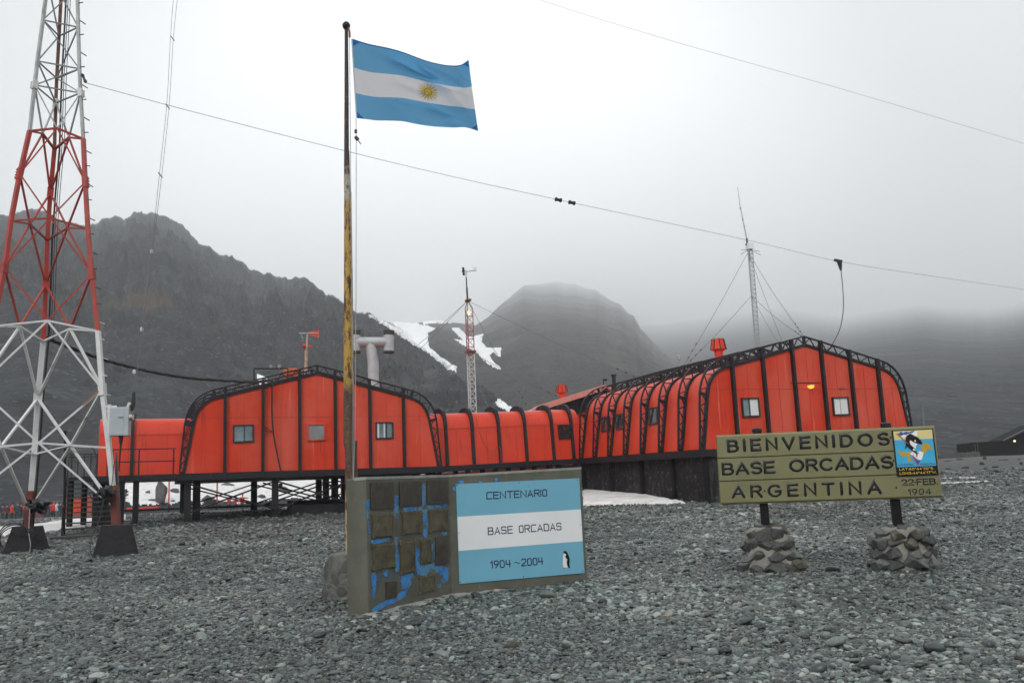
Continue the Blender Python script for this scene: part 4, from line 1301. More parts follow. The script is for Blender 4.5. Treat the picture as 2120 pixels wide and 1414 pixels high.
m_graypaint = M('worn_grey_white_paint', (0.40, 0.41, 0.40), 0.5, 0.25, 4, 0.2, 30, 0.004, stains=[((0.16, 0.09, 0.06), 2.0, (1, 1, 0.6), 0.56, 0.7)])
for k, nm in enumerate(('near', 'stair', 'rear')):
    leg = None
    for a, b, mt, wd in (('base', 'C', m_whitep, 0.135), ('C', 'A', m_redst, 0.118), ('A', 'K', m_graypaint if k < 2 else m_rustst, 0.092)):
        pts = chain(k, a, b)
        if k == 2:
            pts = [p for p in pts]
        mb = MB()
        out_ = (pts[0] - Vector((TM.x, TM.y, pts[0].z))); out_.z = 0
        for p, q in zip(pts, pts[1:]):
            mb.bar(p, q + (q - p).normalized() * 0.01, wd, wd * 0.8, up=out_)
        o = mb.build('leg' if leg is None else 'leg_section', mt, tower if leg is None else leg)
        leg = leg or o
    # red foot piece and black footing
    p0 = lv['base'][k]; g = gzf(p0.x, p0.y)
    d1 = (lv['D'][k] - p0).normalized()
    mb = MB(); mb.bar(p0 - d1 * 0.55, p0 + d1 * 1.05, 0.19, 0.17)
    mb.build('leg_foot', M('brown_red_leg_paint', (0.13, 0.030, 0.022), 0.6, 0.3, 3, 0.2, 30, 0.004), leg)
    if k < 2:
        mb = MB(); mb.bar(p0 + d1 * 0.9, p0 + d1 * 1.0, 0.24, 0.22); mb.build('leg_collar', m_rustst, leg)
    base = p0 - d1 * 0.55
    c = Vector((p0.x, p0.y, 0)); hb = g - 0.2; ht = p0.z + 0.03
    yaw = 0.42
    X = Vector((math.cos(yaw), math.sin(yaw), 0)); Y = Vector((-math.sin(yaw), math.cos(yaw), 0))
    wb, wt = (0.60, 0.36)
    q = [c + X * i * wb + Y * j * wb + Z1 * hb for i, j in ((-1, -1), (1, -1), (1, 1), (-1, 1))] + [c + X * i * wt + Y * j * wt + Z1 * ht for i, j in ((-1, -1), (1, -1), (1, 1), (-1, 1))]
    MB().box8(q).build('footing', m_plank, tower, bevel=0.02)
def chev(a, b, rise):
    m = (a + b) / 2
    return m + Z1 * rise
faces = ((0, 1), (0, 2), (1, 2))
mids = {}
for key, rise, mt, wd in (('D', 0.15, m_whitep, 0.070), ('C', 0.22, m_whitep, 0.070), ('B', 0.20, m_redst, 0.056), ('A', 0.20, m_redst, 0.065)):
    mb = MB()
    for f, (i, j) in enumerate(faces):
        mids[key, f] = chev(lv[key][i], lv[key][j], rise)
        mb.bar(lv[key][i], mids[key, f], wd, wd * 0.7); mb.bar(mids[key, f], lv[key][j], wd, wd * 0.7)
    mb.build('lattice_ring', mt, tower)
def braces(key, lo, hi, mt, wd):
    """diamond bracing: from the raised mid point of ring `key` down to the leg joints at `lo`, up to those at `hi`"""
    mb = MB()
    for f, (i, j) in enumerate(faces):
        for k in (i, j):
            for tgt in (lo, hi):
                if tgt:
                    e = lv[tgt][k]
                    if tgt == 'base':
                        e = e.lerp(lv['D'][k], 0.22)
                    mb.bar(mids[key, f], e, wd, wd * 0.7)
    return mb.build('lattice_bracing', mt, tower)
braces('D', 'base', 'g3', m_whitep, 0.070)
braces('C', 'g3', None, m_whitep, 0.070)
braces('C', None, 'g2', m_redst, 0.056)
braces('B', 'g2', 'g1', m_redst, 0.05)
braces('A', 'g1', None, m_redst, 0.05)
braces('A', None, 'G', m_graypaint, 0.045)
mb = MB()
for key in ('G', 'H', 'I', 'J', 'K'):
    for i, j in faces:
        mb.bar(lv[key][i], lv[key][j], 0.038, 0.03)
for a, b, fl in (('G', 'H', 0), ('H', 'I', 1), ('I', 'J', 0), ('J', 'K', 1)):
    for n_, (i, j) in enumerate(faces):
        if (n_ + fl) % 2:
            i, j = j, i
        mb.bar(lv[a][i], lv[b][j], 0.034, 0.028)
mb.build('lattice_bracing', M('grey_tower_paint', (0.22, 0.23, 0.235), 0.5, 0.2, 3), tower)
# rusty brace noted on the stair side
mb = MB(); a, b = mids['D', 0], lv['g3'][1]
mb.bar(b.lerp(a, 0.03) + Vector((0, -0.035, 0.01)), b.lerp(a, 0.32) + Vector((0, -0.035, 0.01)), 0.075, 0.03)
mb.build('rust_streak', M('orange_rust', (0.35, 0.16, 0.05), 0.8, 0.4, 12, 0.3), tower)
for key, mt in (('g3', m_whitep), ('g2', m_redst), ('g1', m_redst), ('G', m_whitep)):
    for k in range(3):
        p = lv[key][k]
        d = (lv[order[order.index(key) + 1]][k] - p).normalized()
        out_ = Vector((p.x - TM.x, p.y - TM.y, 0)).normalized()
        mb = MB(); s_ = 0.17 if key != 'G' else 0.12
        mb.bar(p - d * s_, p + d * s_, (0.22, 0.19, 0.165, 0.15)[('g3', 'g2', 'g1', 'G').index(key)], (0.14, 0.13, 0.12, 0.11)[('g3', 'g2', 'g1', 'G').index(key)], up=out_)
        for t in (-0.7, -0.25, 0.25, 0.7):
            for u in (-0.065, 0.065):
                mb.bar(p + d * s_ * t + out_ * 0.05 + out_.cross(Z1) * u, p + d * s_ * t + out_ * 0.085 + out_.cross(Z1) * u, 0.03)
        mb.build('gusset_plate', mt, tower)
# step pegs up the stair side leg
rl = along(chain(1, 'D', 'J'), 27)
side = (tb_R - tb_F).normalized()
for i, p in enumerate(rl[1:]):
    d = Vector((side.x, side.y, 0)) if i % 2 else Vector((-side.y, side.x, 0))
    d = d if d.x > 0 else -d
    MB().bar(p, p + d * 0.24 - Z1 * 0.05, 0.022).build('step_peg', m_whitep if i < 7 else m_cable, tower)
# cables running up inside and rope
mb = MB()
fl = chain(2, 'base', 'K')
mb.tube([p + Vector((0.10, 0.09, 0)) for p in fl], 0.028, 6)
mb.tube([p + Vector((0.30, -0.16, 0)) for p in fl[3:]], 0.012, 5)
mb.tube([p + Vector((0.42, -0.26, 0)) for p in fl[3:]], 0.010, 5)
mb.build('feeder_cable', m_cable, tower)
# electrical box on the stair side leg
eb = at(249, 873, 22.95)
ebox = empty('electrical_box', eb - Z1 * 0.4, 'pale grey electrical cabinet clamped to the tower leg above the stairs', 'electrical box')
Xb = Vector((0.97, 0.22, 0)).normalized(); Yb = Vector((-Xb.y, Xb.x, 0))
mb = MB(); mb.obox(eb, Xb * 0.235, Yb * 0.17, Z1 * 0.375); body = mb.build('cabinet', m_greybox, ebox, bevel=0.015)
mb = MB(); mb.obox(eb - Xb * 0.05 - Yb * 0.172, Xb * 0.17, Yb * 0.008, Z1 * 0.345); door = mb.build('door', m_greybox, ebox, bevel=0.006)
mb = MB(); mb.bar(eb - Xb * 0.02 - Yb * 0.2 + Z1 * 0.12, eb + Xb * 0.09 - Yb * 0.2 + Z1 * 0.12, 0.03); mb.build('latch', m_greyst, door)
mb = MB()
for k in range(3):
    mb.tube([eb + Xb * 0.16 + Z1 * (0.37 - k * 0.01), eb + Xb * (0.2 + 0.02 * k) + Z1 * 0.5], 0.03, 6)
mb.tube([eb + Xb * 0.235 + Z1 * 0.1, eb + Xb * 0.33 + Z1 * 0.1], 0.07, 8)
mb.tube([eb + Xb * 0.235 + Z1 * 0.12 - Yb * 0.1, eb + Xb * 0.31 + Z1 * 0.12 - Yb * 0.1], 0.055, 8)
mb.build('insulator', M('porcelain', (0.55, 0.52, 0.45), 0.3, 0.2), ebox, True)
mb = MB(); mb.obox(eb - Xb * 0.27, Xb * 0.035, Yb * 0.06, Z1 * 0.46); mb.bar(eb - Xb * 0.42 + Z1 * 0.40, eb - Xb * 0.1 + Z1 * 0.40, 0.06)
mb.build('bracket', m_whitep, ebox)
mb = MB(); mb.tube([eb - Z1 * 0.37 + Xb * 0.03, eb - Z1 * 0.52 + Xb * 0.03, eb - Z1 * 0.62 + Xb * 0.03, eb - Z1 * 1.3 + Xb * 0.0], [0.06, 0.05, 0.025, 0.02], 7)
mb.build('cable_gland', m_cable, ebox, True)
# tarpaulin bundles lashed to the legs
def lump(name, center, size, seed, mat, label, cat):
    bm = bmesh.new(); bmesh.ops.create_icosphere(bm, subdivisions=3, radius=1)
    mb = MB(); vs = []
    for v in bm.verts:
        n1 = float(fbm(v.co.x * 1.7 + seed, v.co.y * 1.7 + v.co.z * 1.3, 3, seed)) - 0.5
        k = (1 + n1 * 1.7) * (1 + 0.16 * math.sin(v.co.x * 9 + v.co.z * 5 + seed)) * (0.72 if v.co.z < -0.2 and abs(v.co.x) > 0.5 else 1)
        vs.append(Vector(center) + Vector((v.co.x * size[0] * k, v.co.y * size[1] * k, v.co.z * size[2] * k)))
    mb.add(vs, [[v.index for v in f.verts] for f in bm.faces]); bm.free()
    o = mb.build(name, mat, None, True)
    return tag(o, label, cat)
lump('tarpaulin_bundle', at(80, 1045, 24.9), (0.30, 0.26, 0.19), 3, m_tarp, 'black tarpaulin bundle tied to the tower leg with a cable coil', 'bundle')
lump('tarpaulin_bundle', at(222, 1022, 23.0), (0.17, 0.17, 0.20), 8, m_tarp, 'black tarpaulin bundle tied to the tower leg beside the stairs', 'bundle')
# cable coils at the rear footing
mb = MB()
cc = at(30, 1120, 24.4)
for k in range(3):
    a0 = 0.2 * k
    mb.tube([cc + Vector((math.cos(t) * (0.46 + 0.03 * k), 0.1 * k - 0.1 * math.sin(t), math.sin(t) * (0.47 - 0.05 * k) + 0.02)) for t in np.linspace(a0, a0 + 6.0, 40)], 0.016, 6)
mb.tube(curve_pts([at(46, 1094, 24.4), at(50, 1070, 24.4), at(48, 1055, 24.6)]), 0.016, 6)
tag(mb.build('cable_coil', m_cable, None, True), 'loops of black cable hanging against the rear tower footing', 'cable')
mb = MB()
mb.tube(curve_pts([at(62, 1052, 24.7), at(60, 1085, 24.5), at(60, 1105, 24.4), at(63, 1130, 24.35), at(57, 1152, 24.35), at(50, 1146, 24.4)]), 0.012, 6)
tag(mb.build('rope', m_greyst, None, True), 'pale rope hanging over the rear tower footing', 'rope')
mb = MB()
mb.tube(curve_pts([at(236, 960, 22.9), at(230, 1010, 22.8), at(216, 1034, 22.8), at(196, 1040, 22.8), at(184, 1020, 22.9)]), 0.012, 6)
mb.tube(curve_pts([at(215, 1035, 22.8), at(203, 1085, 22.7), at(190, 1110, 22.5), at(187, 1140, 22.4), at(196, 1155, 22.4)]), 0.013, 6)
mb.tube(curve_pts([at(80, 940, 24.8), at(120, 930, 24.3), at(160, 922, 23.6), at(190, 926, 23.2), at(200, 950, 23.1), at(196, 985, 23.0)]), 0.016, 6)
tag(mb.build('loose_cable', m_cable, None, True), 'loose black cables drooping between the tower legs', 'cable')

# ================================================================ WIRES
def wire(name, label, pts, y0, y1, r, mat=m_wire, cat='wire', n=8):
    w_ = wire_px(pts, y0, y1, n)
    t = empty(name, w_[0], label, cat)
    mb = MB(); mb.tube(w_, r, 5)
    mb.build('line', mat, t)
    return t, w_
def insulator(parent, p, d, r=0.06, L=0.3, mat=None):
    d = Vector(d).normalized()
    mb = MB(); mb.tube([p - d * L / 2, p - d * L * 0.35, p, p + d * L * 0.35, p + d * L / 2], [0.01, r, r * 0.6, r, 0.01], 7)
    return mb.build('insulator', mat or m_cable, parent, True)
t, w_ = wire('antenna_wire', 'long antenna wire sagging from the tower past the flag pole over both halls',
             [(180, 173), (400, 232), (735, 318), (950, 369), (1170, 417), (1545, 497), (1735, 541), (1930, 572), (2300, 625)], 23.3, 62, 0.0085)
for x, y in ((1156, 414), (1184, 420)):
    a = at(x, y, 1 / (1 / 23.3 + (1 / 62 - 1 / 23.3) * (x - 180) / 2120)); insulator(t, a, w_[30] - w_[26], 0.09, 0.36)
insulator(t, at(174, 163, 23.25), at(180, 173, 23.3) - at(172, 155, 23.25), 0.05, 0.3)
yb = 1 / (1 / 23.3 + (1 / 62 - 1 / 23.3) * (1737 - 180) / 2120)
mb = MB(); mb.bar(at(1727, 538.5, yb), at(1743, 541.5, yb), 0.14, 0.11); mb.tube([at(1738, 541, yb), at(1741, 560, yb)], [0.14, 0.05], 7)
mb.build('balun', m_cable, t, True)
mb = MB(); mb.tube(curve_pts([at(1741, 558, yb), at(1745, 600, yb), at(1746, 640, yb - 1), at(1739, 680, yb - 2), at(1722, 715, yb - 3), at(1712, 725, yb - 3)]), 0.022, 5)
mb.build('drop_cable', m_cable, t)
wire('antenna_wire', 'thin wire crossing the sky above the ribbed foundation hall', [(1040, -38), (1120, 1), (1400, 88), (1760, 190), (2118, 297), (2350, 362)], 40, 60, 0.0085)
t, w1 = wire('feed_line', 'twin wire feed line dropping from the sky to the electrical cabinet',
             [(366, -60), (359, 0), (353, 80), (345, 220), (330, 362), (314, 520), (303, 610), (293, 690), (284, 760), (276, 820), (268, 862)], 27, 23.0, 0.007)
mb = MB(); mb.tube(wire_px([(373, -60), (367, 0), (359, 80), (350, 220), (335, 362), (316, 520), (304, 612), (294, 690), (286, 760), (278, 820), (270, 862)], 27.05, 23.05), 0.007, 5)
mb.build('line', m_wire, t)
for x, y, yy in ((357, 80, 26.6), (347, 221, 26.0), (332, 363, 25.4)):
    mb = MB(); mb.bar(at(x - 4, y - 5, yy), at(x + 4, y + 5, yy), 0.03); mb.build('spreader', m_cable, t)
for x, y, yy in ((314, 521, 24.7), (293.5, 682, 24.1), (278, 770, 23.6)):
    MB().lathe([(0.01, -0.07), (0.045, -0.04), (0.045, 0.04), (0.01, 0.07)], at(x, y, yy), 7).build('spreader', m_whitep, t)
mb = MB()
for k in range(4):
    mb.tube(curve_pts([at(276 + k, 812, 23.2), at(273 + k * 2, 832 + 2 * k, 23.1), at(270 + k, 850, 23.05)]), 0.02, 5)
mb.build('pigtail', m_cable, t)
mb = MB()
for k in range(3):
    mb.tube([p + Vector((0.03 * math.sin(i * 0.9 + k * 2.1), 0, 0.035 * math.cos(i * 0.9 + k * 2.1))) for i, p in enumerate(wire_px([(96, 700), (125, 712), (165, 727), (205, 742), (255, 756), (310, 769), (380, 781), (450, 787), (520, 790.5), (558, 788)], 25.0, 36.8, 6))], 0.03, 5)
tag(mb.build('cable_bundle', m_cable, None, True), 'thick black cable bundle slung from the tower to the stilt hall roof', 'cable')
mb = MB()
pf = PL + nL * 0.22
mb.tube(curve_pts([on_plane(545, 786, pf, nL), on_plane(560, 788, pf, nL), on_plane(563, 800, pf, nL), on_plane(563, 850, pf, nL), on_plane(566, 896, pf, nL), on_plane(573, 935, pf, nL), on_plane(582, 978, pf, nL)], 8), 0.033, 6)
tag(mb.build('cable', m_cable, None, True), 'black cable running down the front of the stilt hall', 'cable')
mb = MB()
mb.tube(curve_pts([on_plane(985, 858, c0 + nC * 0.3, nC), on_plane(990, 885, c0 + nC * 0.3, nC), on_plane(1003, 920, c0 + nC * 0.3, nC), on_plane(1018, 935, c0 + nC * 0.3, nC), on_plane(1034, 925, c0 + nC * 0.3, nC), on_plane(1038, 955, c0 + nC * 0.3, nC)]), 0.014, 5)
tag(mb.build('cable', M('red_brown_cable', (0.25, 0.05, 0.03), 0.5), None, True), 'thin red brown cable looping across the long corridor wall', 'cable')

# ================================================================ MASTS
def lattice_mast(name, label, base, top, wd, secs, parent_things=()):
    """square guyed lattice mast between two points; secs: [(t0, t1, mat)]"""
    t = empty(name, base, label, 'mast')
    ax_ = (top - base); L = ax_.length
    ex = Vector((0.96, 0.28, 0)); ey = Vector((-0.28, 0.96, 0))
    for t0, t1, mt in secs:
        mb = MB()
        n = max(2, int((t1 - t0) * L / (wd * 0.95)))
        cs = [(ex * i + ey * j) * wd / 2 for i, j in ((-1, -1), (1, -1), (0, 1))]
        for c in cs:
            mb.tube([base + ax_ * t0 + c, base + ax_ * t1 + c], 0.028, 5)
        for k in range(n):
            p0 = base + ax_ * (t0 + (t1 - t0) * k / n); p1 = base + ax_ * (t0 + (t1 - t0) * (k + 1) / n)
            for a in range(3):
                b = (a + 1) % 3
                mb.bar(p0 + cs[a], p1 + cs[b], 0.022); mb.bar(p0 + cs[a], p0 + cs[b], 0.022)
        mb.build('lattice_section', mt, t)
    return t
MY = 50.0
mbse = at(977.5, 870, MY); mtop = at(969, 640, MY)
mast = lattice_mast('lattice_mast', 'slender red and white lattice mast with wind sensor behind the long corridor', mbse, mtop, 0.44,
                    [(0, 0.585, m_whitep), (0.585, 1.0, M('faded_red_mast', (0.30, 0.075, 0.07), 0.6, 0.3, 3))])
mb = MB()
ex = Vector((0.96, 0.28, 0)) ; ey = Vector((-0.28, 0.96, 0))
tip = at(968, 622, MY)
for i, j in ((-1, -1), (1, -1), (0, 1)):
    mb.tube([mtop + (ex * i + ey * j) * 0.22, tip], 0.025, 5)
mb.build('mast_head', m_rustst, mast)
mb = MB(); mb.tube([tip - Z1 * 0.1, at(966.5, 595, MY)], 0.05, 6); mb.tube([at(966.5, 596, MY), at(964.5, 562, MY)], 0.035, 6)
mb.build('pole', m_black, mast)
for y in (728, 622):
    mb = MB(); c = at(969 + (y - 622) * 0.05, y, MY); mb.obox(c, ex * (0.28 if y > 700 else 0.14), ey * 0.25, Z1 * 0.05); mb.build('guy_ring', m_rustst, mast)
mb = MB(); mb.tube([at(958, 564, MY), at(985, 559, MY)], 0.04, 6); mb.tube([at(965, 575, MY), at(965, 560, MY)], 0.05, 6)
ws = mb.build('wind_sensor', m_whitep, mast, True)
mb = MB(); mb.prism([at(979, 553, MY), at(987, 552, MY), at(987, 561, MY), at(979, 562, MY)], Vector((0, 0.05, 0))); mb.build('tail_fin', m_panelw, ws)
mb = MB()
c = at(959.5, 562, MY)
for k in range(4):
    a = 0.3 + k * math.pi / 2
    d = Vector((0.15 * math.cos(a), math.cos(a), math.sin(a))).normalized()
    mb.bar(c, c + d * 0.24, 0.05, 0.12, up=Vector((1, 0.2, 0.3)))
mb.tube([c - Vector((0.08, 0, 0)), c + Vector((0.05, 0, 0))], 0.05, 6)
mb.build('propeller', m_cable, ws)
MB().lathe([(0.03, -0.13), (0.08, -0.08), (0.085, 0.06), (0.03, 0.13)], at(970.5, 648, MY), 10).build('lamp', m_lampwhite, mast, True)
def guy(label, a, b, r=0.012, n=1):
    t = empty('guy_wire', a, label, 'guy wire')
    mb = MB(); m_ = (a + b) / 2 - Z1 * (a - b).length * 0.01
    mb.tube(curve_pts([a, m_, b], 5), r, 5); mb.build('line', m_wire, t)
    if n:
        d = (b - a).normalized()
        mb = MB()
        for k in range(3):
            c = b - d * (0.5 + 0.5 * k); mb.tube([c - d * 0.09, c, c + d * 0.09], [0.008, 0.035, 0.008], 5)
        mb.build('turnbuckle', m_cable, t, True)
    return t
mh = at(968, 623, MY); ml = at(974, 729, MY)
guy('upper guy wire from the middle mast head down to the stilt hall roof', mh, at(786, 778, 42.0))
guy('second upper guy wire from the middle mast head to the stilt hall roof edge', mh, at(796, 792, 44.0))
guy('long upper guy wire from the middle mast head to the ribbed foundation hall roof', mh, at(1330, 787, 46.5))
guy('steep guy wire from the middle mast head to the corridor roof', mh, at(1096, 848, 43))
guy('lower guy wire from the middle mast band to the stilt hall eave', ml, at(838, 805, 42.5))
guy('lower second guy wire from the middle mast band to the stilt hall eave', ml, at(846, 812, 44.5))
guy('lower guy wire from the middle mast band to the rear hall roof', ml, at(1166, 827, 51.5))
guy('slack guy wire from the middle mast to the corridor wall', at(970, 735, MY), at(1016, 856, 43.5), 0.010, 0)
guy('guy wire from the flue outlet down to the hall eave', at(815, 690, FY + 0.15), at(868, 812, 41.5), 0.012, 0)
guy('short guy wire from the flue outlet to the hall roof', at(817, 705, FY + 0.15), at(835, 800, 41.0), 0.012, 0)
guy('guy wire from the flue across to the hall ridge', at(727, 688, FY - 0.15), at(660, 757, 38.2), 0.012, 0)
wire('sagging_wire', 'thin wire running low above the corridor roof', [(905, 845), (960, 848), (1040, 852), (1100, 851), (1170, 846)], 42.5, 45.5, 0.012)
wire('sagging_wire', 'faint wire on the slope beyond the welcome sign', [(1860, 815), (1960, 824), (2060, 829), (2200, 832)], 60, 75, 0.025)
# right mast
RY = 47.5
rb = at(1566, 722, RY); rb = rb - Z1 * 1.5; rt = at(1551, 517, RY)
mastR = lattice_mast('lattice_mast', 'thin grey lattice mast with whip antenna behind the ribbed foundation hall ridge', rb, rt, 0.26, [(0, 1, m_greyst)])
mb = MB(); a = at(1546, 495, RY)
mb.tube([rt - Z1 * 0.1, a, at(1538, 455, RY), at(1532, 425, RY), at(1527, 388, RY)], [0.04, 0.035, 0.028, 0.02, 0.012], 6)
for y, x in ((455, 1538), (470, 1541), (432, 1533)):
    mb.tube([at(x - 0.4, y - 2, RY), at(x + 0.4, y + 2, RY)], 0.045, 6)
mb.build('whip_antenna', m_greyst, mastR)
mb = MB(); c = at(1552, 511, RY); mb.obox(c + Z1 * 0.02, Vector((0.17, 0.04, 0)), Vector((-0.04, 0.12, 0)), Z1 * 0.17); mb.build('radio_unit', m_panelw, mastR)
mb = MB(); mb.bar(at(1544, 505, RY), at(1557, 519, RY), 0.09); mb.bar(at(1546, 494, RY), at(1548, 519, RY), 0.08); mb.tube([at(1549, 505, RY), at(1550, 520, RY), at(1552, 540, RY)], 0.05, 5)
for x, y in ((1534, 518), (1533, 527), (1574, 521), (1575, 528)):
    mb.tube([rt, at(x, y, RY)], 0.012, 4)
mb.build('mast_head', m_black, mastR)
hu = at(1549, 522, RY); hl = at(1556, 612, RY)
rrid = frR.P(RW / 2, 0.05, 4.5)
guy('steep guy wire from the thin grey mast to the hall front apex', hu, rrid, 0.012, 1)
guy('upper guy wire from the thin grey mast to the beacon end of the hall ridge', hu, at(1417, 755, 44))
guy('middle guy wire from the thin grey mast to the hall roof near its front', hu, at(1619, 706, 41), 0.011, 0)
guy('lower guy wire from the thin grey mast to the hall front apex', hl, rrid + Vector((0.02, 0, -0.1)), 0.012, 1)
guy('lower guy wire from the thin grey mast to the beacon end of the hall ridge', hl, at(1420, 757, 44))
guy('lower guy wire from the thin grey mast to the hall roof near its front', hl, at(1609, 707, 41), 0.011, 0)

# ================================================================ STAIRS
st_top = frL.P(-3.5, 0.7, -0.05)
st_bot = at(188, 1101, 30.3); st_bot.z = gzf(st_bot.x, st_bot.y)
stairs = empty('staircase', st_bot, 'black metal open staircase climbing to the landing of the short corridor', 'staircase')
dirS = (st_top - st_bot); dh = Vector((dirS.x, dirS.y, 0)).normalized(); sx = Vector((dh.y, -dh.x, 0))
HWS = 0.86
NS = 12
for k in range(NS):
    c = st_bot.lerp(st_top, (k + 0.6) / NS)
    mb = MB(); mb.obox(c, sx * HWS, dh * 0.13, Z1 * 0.022); mb.build('tread', m_tread, stairs)
for s in (-1, 1):
    mb = MB(); mb.bar(st_bot + sx * s * HWS + Z1 * 0.05, st_top + sx * s * HWS, 0.05, 0.16); mb.build('stringer', m_black, stairs)
    mb = MB()
    off = sx * s * (HWS + 0.02)
    for hh in (0.5, 1.0):
        mb.bar(st_bot + off + Z1 * hh, st_top + off + Z1 * hh, 0.04)
    for k in range(6):
        c = st_bot.lerp(st_top, k / 5) + off
        mb.bar(c, c + Z1 * 1.0, 0.04)
    mb.build('handrail', m_black, stairs)
mb = MB(); c = st_bot - dh * 0.25; mb.obox(Vector((c.x, c.y, gzf(c.x, c.y) + 0.03)), sx * 1.2, dh * 0.55, Z1 * 0.07); mb.build('base_plate', m_tread, stairs)
# upper landing with bar guard
mb = MB(); mb.obox(st_top + dh * 0.6 + Z1 * 0.0, sx * 1.0, dh * 0.6, Z1 * 0.05); mb.build('landing', m_black, stairs)
for s_, name in ((0, 'guard_rail'),):
    mb = MB()
    a = st_top + dh * 1.15 - sx * 1.0; b = st_top + dh * 1.15 + sx * 0.9; c = st_top - sx * 1.0
    for hh in (1.0, 0.9):
        mb.bar(a + Z1 * hh, b + Z1 * hh, 0.035); mb.bar(c + Z1 * hh, a + Z1 * hh, 0.035)
    for k in range(9):
        p = a.lerp(b, k / 8); mb.bar(p, p + Z1 * 1.0, 0.028)
    for k in range(4):
        p = c.lerp(a, k / 4); mb.bar(p, p + Z1 * 1.0, 0.028)
    mb.build(name, m_black, stairs)
for i, j in ((-0.75, 0.2), (-0.25, 0.9), (0.3, 0.2), (0.8, 0.9)):
    p = st_top + sx * i + dh * j
    MB().bar(Vector((p.x, p.y, gzf(p.x, p.y) - 0.2)), p, 0.17, 0.17).build('support', m_blackd, stairs)
pp = at(133, 1106, 30.2); pp.z = gzf(pp.x, pp.y)
mb = MB(); mb.tube([pp - Z1 * 0.2, at(134, 1000, 30.2), at(135, 892, 30.2)], 0.045, 6)
tag(mb.build('pole', m_blackd, None), 'thin black pole standing beside the foot of the stairs', 'pole')

# ================================================================ FLAG POLE AND FLAG
PY_ = 13.7
pb = at(725, 1143, PY_)
pole_px = [(725, 1143), (724, 1040), (723, 930), (722, 916), (722, 780), (721, 560), (720, 400), (718.5, 380), (718, 322), (717.5, 308), (717.5, 180), (717, 60)]
rad = [0.070, 0.070, 0.070, 0.085, 0.083, 0.070, 0.060, 0.052, 0.046, 0.040, 0.036, 0.030]
def pole_mat():
    m, n, p = nodes_of('peeling_pole_paint')
    tcn = n.nodes.new('ShaderNodeTexCoord'); sx = n.nodes.new('ShaderNodeSeparateXYZ')
    n.links.new(tcn.outputs['Object'], sx.inputs[0])
    mr = n.nodes.new('ShaderNodeMapRange'); mr.inputs[1].default_value = 0; mr.inputs[2].default_value = 9.0
    n.links.new(sx.outputs['Z'], mr.inputs[0])
    jig = n.nodes.new('ShaderNodeMath'); jig.operation = 'MULTIPLY_ADD'; jig.inputs[1].default_value = 0.07
    n.links.new(noise_node(n, 9, 5, 0.7), jig.inputs[0]); n.links.new(mr.outputs[0], jig.inputs[2])
    base = ramp(n, jig.outputs[0], [(0.0, (0.42, 0.35, 0.18)), (0.20, (0.46, 0.34, 0.13)), (0.24, (0.10, 0.065, 0.04)), (0.38, (0.075, 0.05, 0.035)), (0.41, (0.42, 0.26, 0.05)), (0.60, (0.44, 0.27, 0.055)), (0.725, (0.38, 0.24, 0.07)), (0.75, (0.40, 0.38, 0.34)), (0.785, (0.36, 0.33, 0.28)), (0.80, (0.028, 0.022, 0.020)), (1.0, (0.030, 0.026, 0.026))])
    rust = ramp(n, noise_node(n, 7, 8, 0.72, stretch=(1.6, 1.6, 0.5)), [(0.50, (0, 0, 0, 1)), (0.58, (1, 1, 1, 1))])
    c = mixc(n, rust, base, (0.055, 0.022, 0.012))
    r2 = ramp(n, noise_node(n, 15, 6, 0.7), [(0.56, (0, 0, 0, 1)), (0.62, (1, 1, 1, 1))])
    c = mixc(n, r2, c, (0.20, 0.085, 0.02))
    n.links.new(c, p.inputs['Base Color'])
    p.inputs['Roughness'].default_value = 0.65
    bump_to(n, p, noise_node(n, 15, 8, 0.72, stretch=(1, 1, 0.6)), 0.7, 0.012)
    return m
fp = empty('flag_pole', (pb.x, pb.y, gzf(pb.x, pb.y)), 'rusty peeling yellow flag pole set in a mortared stone base behind the memorial wall', 'flag pole')
pp_ = [at(x, y, PY_) for x, y in pole_px]
fine = []; fr_ = []
for i in range(len(pp_) - 1):
    k = max(1, int((pp_[i + 1] - pp_[i]).length / 0.12))
    for j in range(k):
        fine.append(pp_[i].lerp(pp_[i + 1], j / k)); fr_.append(rad[i] + (rad[i + 1] - rad[i]) * j / k)
fine.append(pp_[-1]); fr_.append(rad[-1])
fine = [pp_[0] - Z1 * 0.5] + fine; fr_ = [0.07] + fr_
mb = MB(); mb.tube(fine, fr_, 16); mb.build('pole', pole_mat(), fp, True)
t_ = at(717, 55, PY_)
MB().lathe([(0.02, -0.08), (0.045, -0.05), (0.062, -0.02), (0.068, 0.02), (0.055, 0.05), (0.03, 0.075), (0.002, 0.085)], t_, 14).build('finial', m_black, fp, True)
mb = MB(); a = at(721, 58, PY_ - 0.04)
mb.tube([a, at(723.5, 66, PY_ - 0.05), at(724, 78, PY_ - 0.05)], 0.018, 6); mb.build('pulley', m_rustst, fp)
mb = MB()
mb.tube([at(723.5, 66, PY_ - 0.05), at(724.5, 180, PY_ - 0.07), at(727, 500, PY_ - 0.1), at(731, 800, PY_ - 0.1), at(731, 1010, PY_ - 0.1), at(730, 1020, PY_ - 0.08)], 0.006, 5)
mb.tube([at(737, 246, PY_ - 0.08), at(737.5, 300, PY_ - 0.1), at(737, 600, PY_ - 0.1), at(735, 900, PY_ - 0.1), at(731, 1012, PY_ - 0.1)], 0.006, 5)
mb.build('halyard', m_greyst, fp)
mb = MB(); mb.tube([at(736.5, 269, PY_ - 0.1), at(736.5, 276, PY_ - 0.1)], 0.022, 6); mb.tube([at(736, 284, PY_ - 0.1), at(741, 290, PY_ - 0.1)], 0.03, 6); mb.tube([at(740, 289, PY_ - 0.1), at(747, 299, PY_ - 0.1)], 0.008, 5)
mb.build('toggle', m_cable, fp)
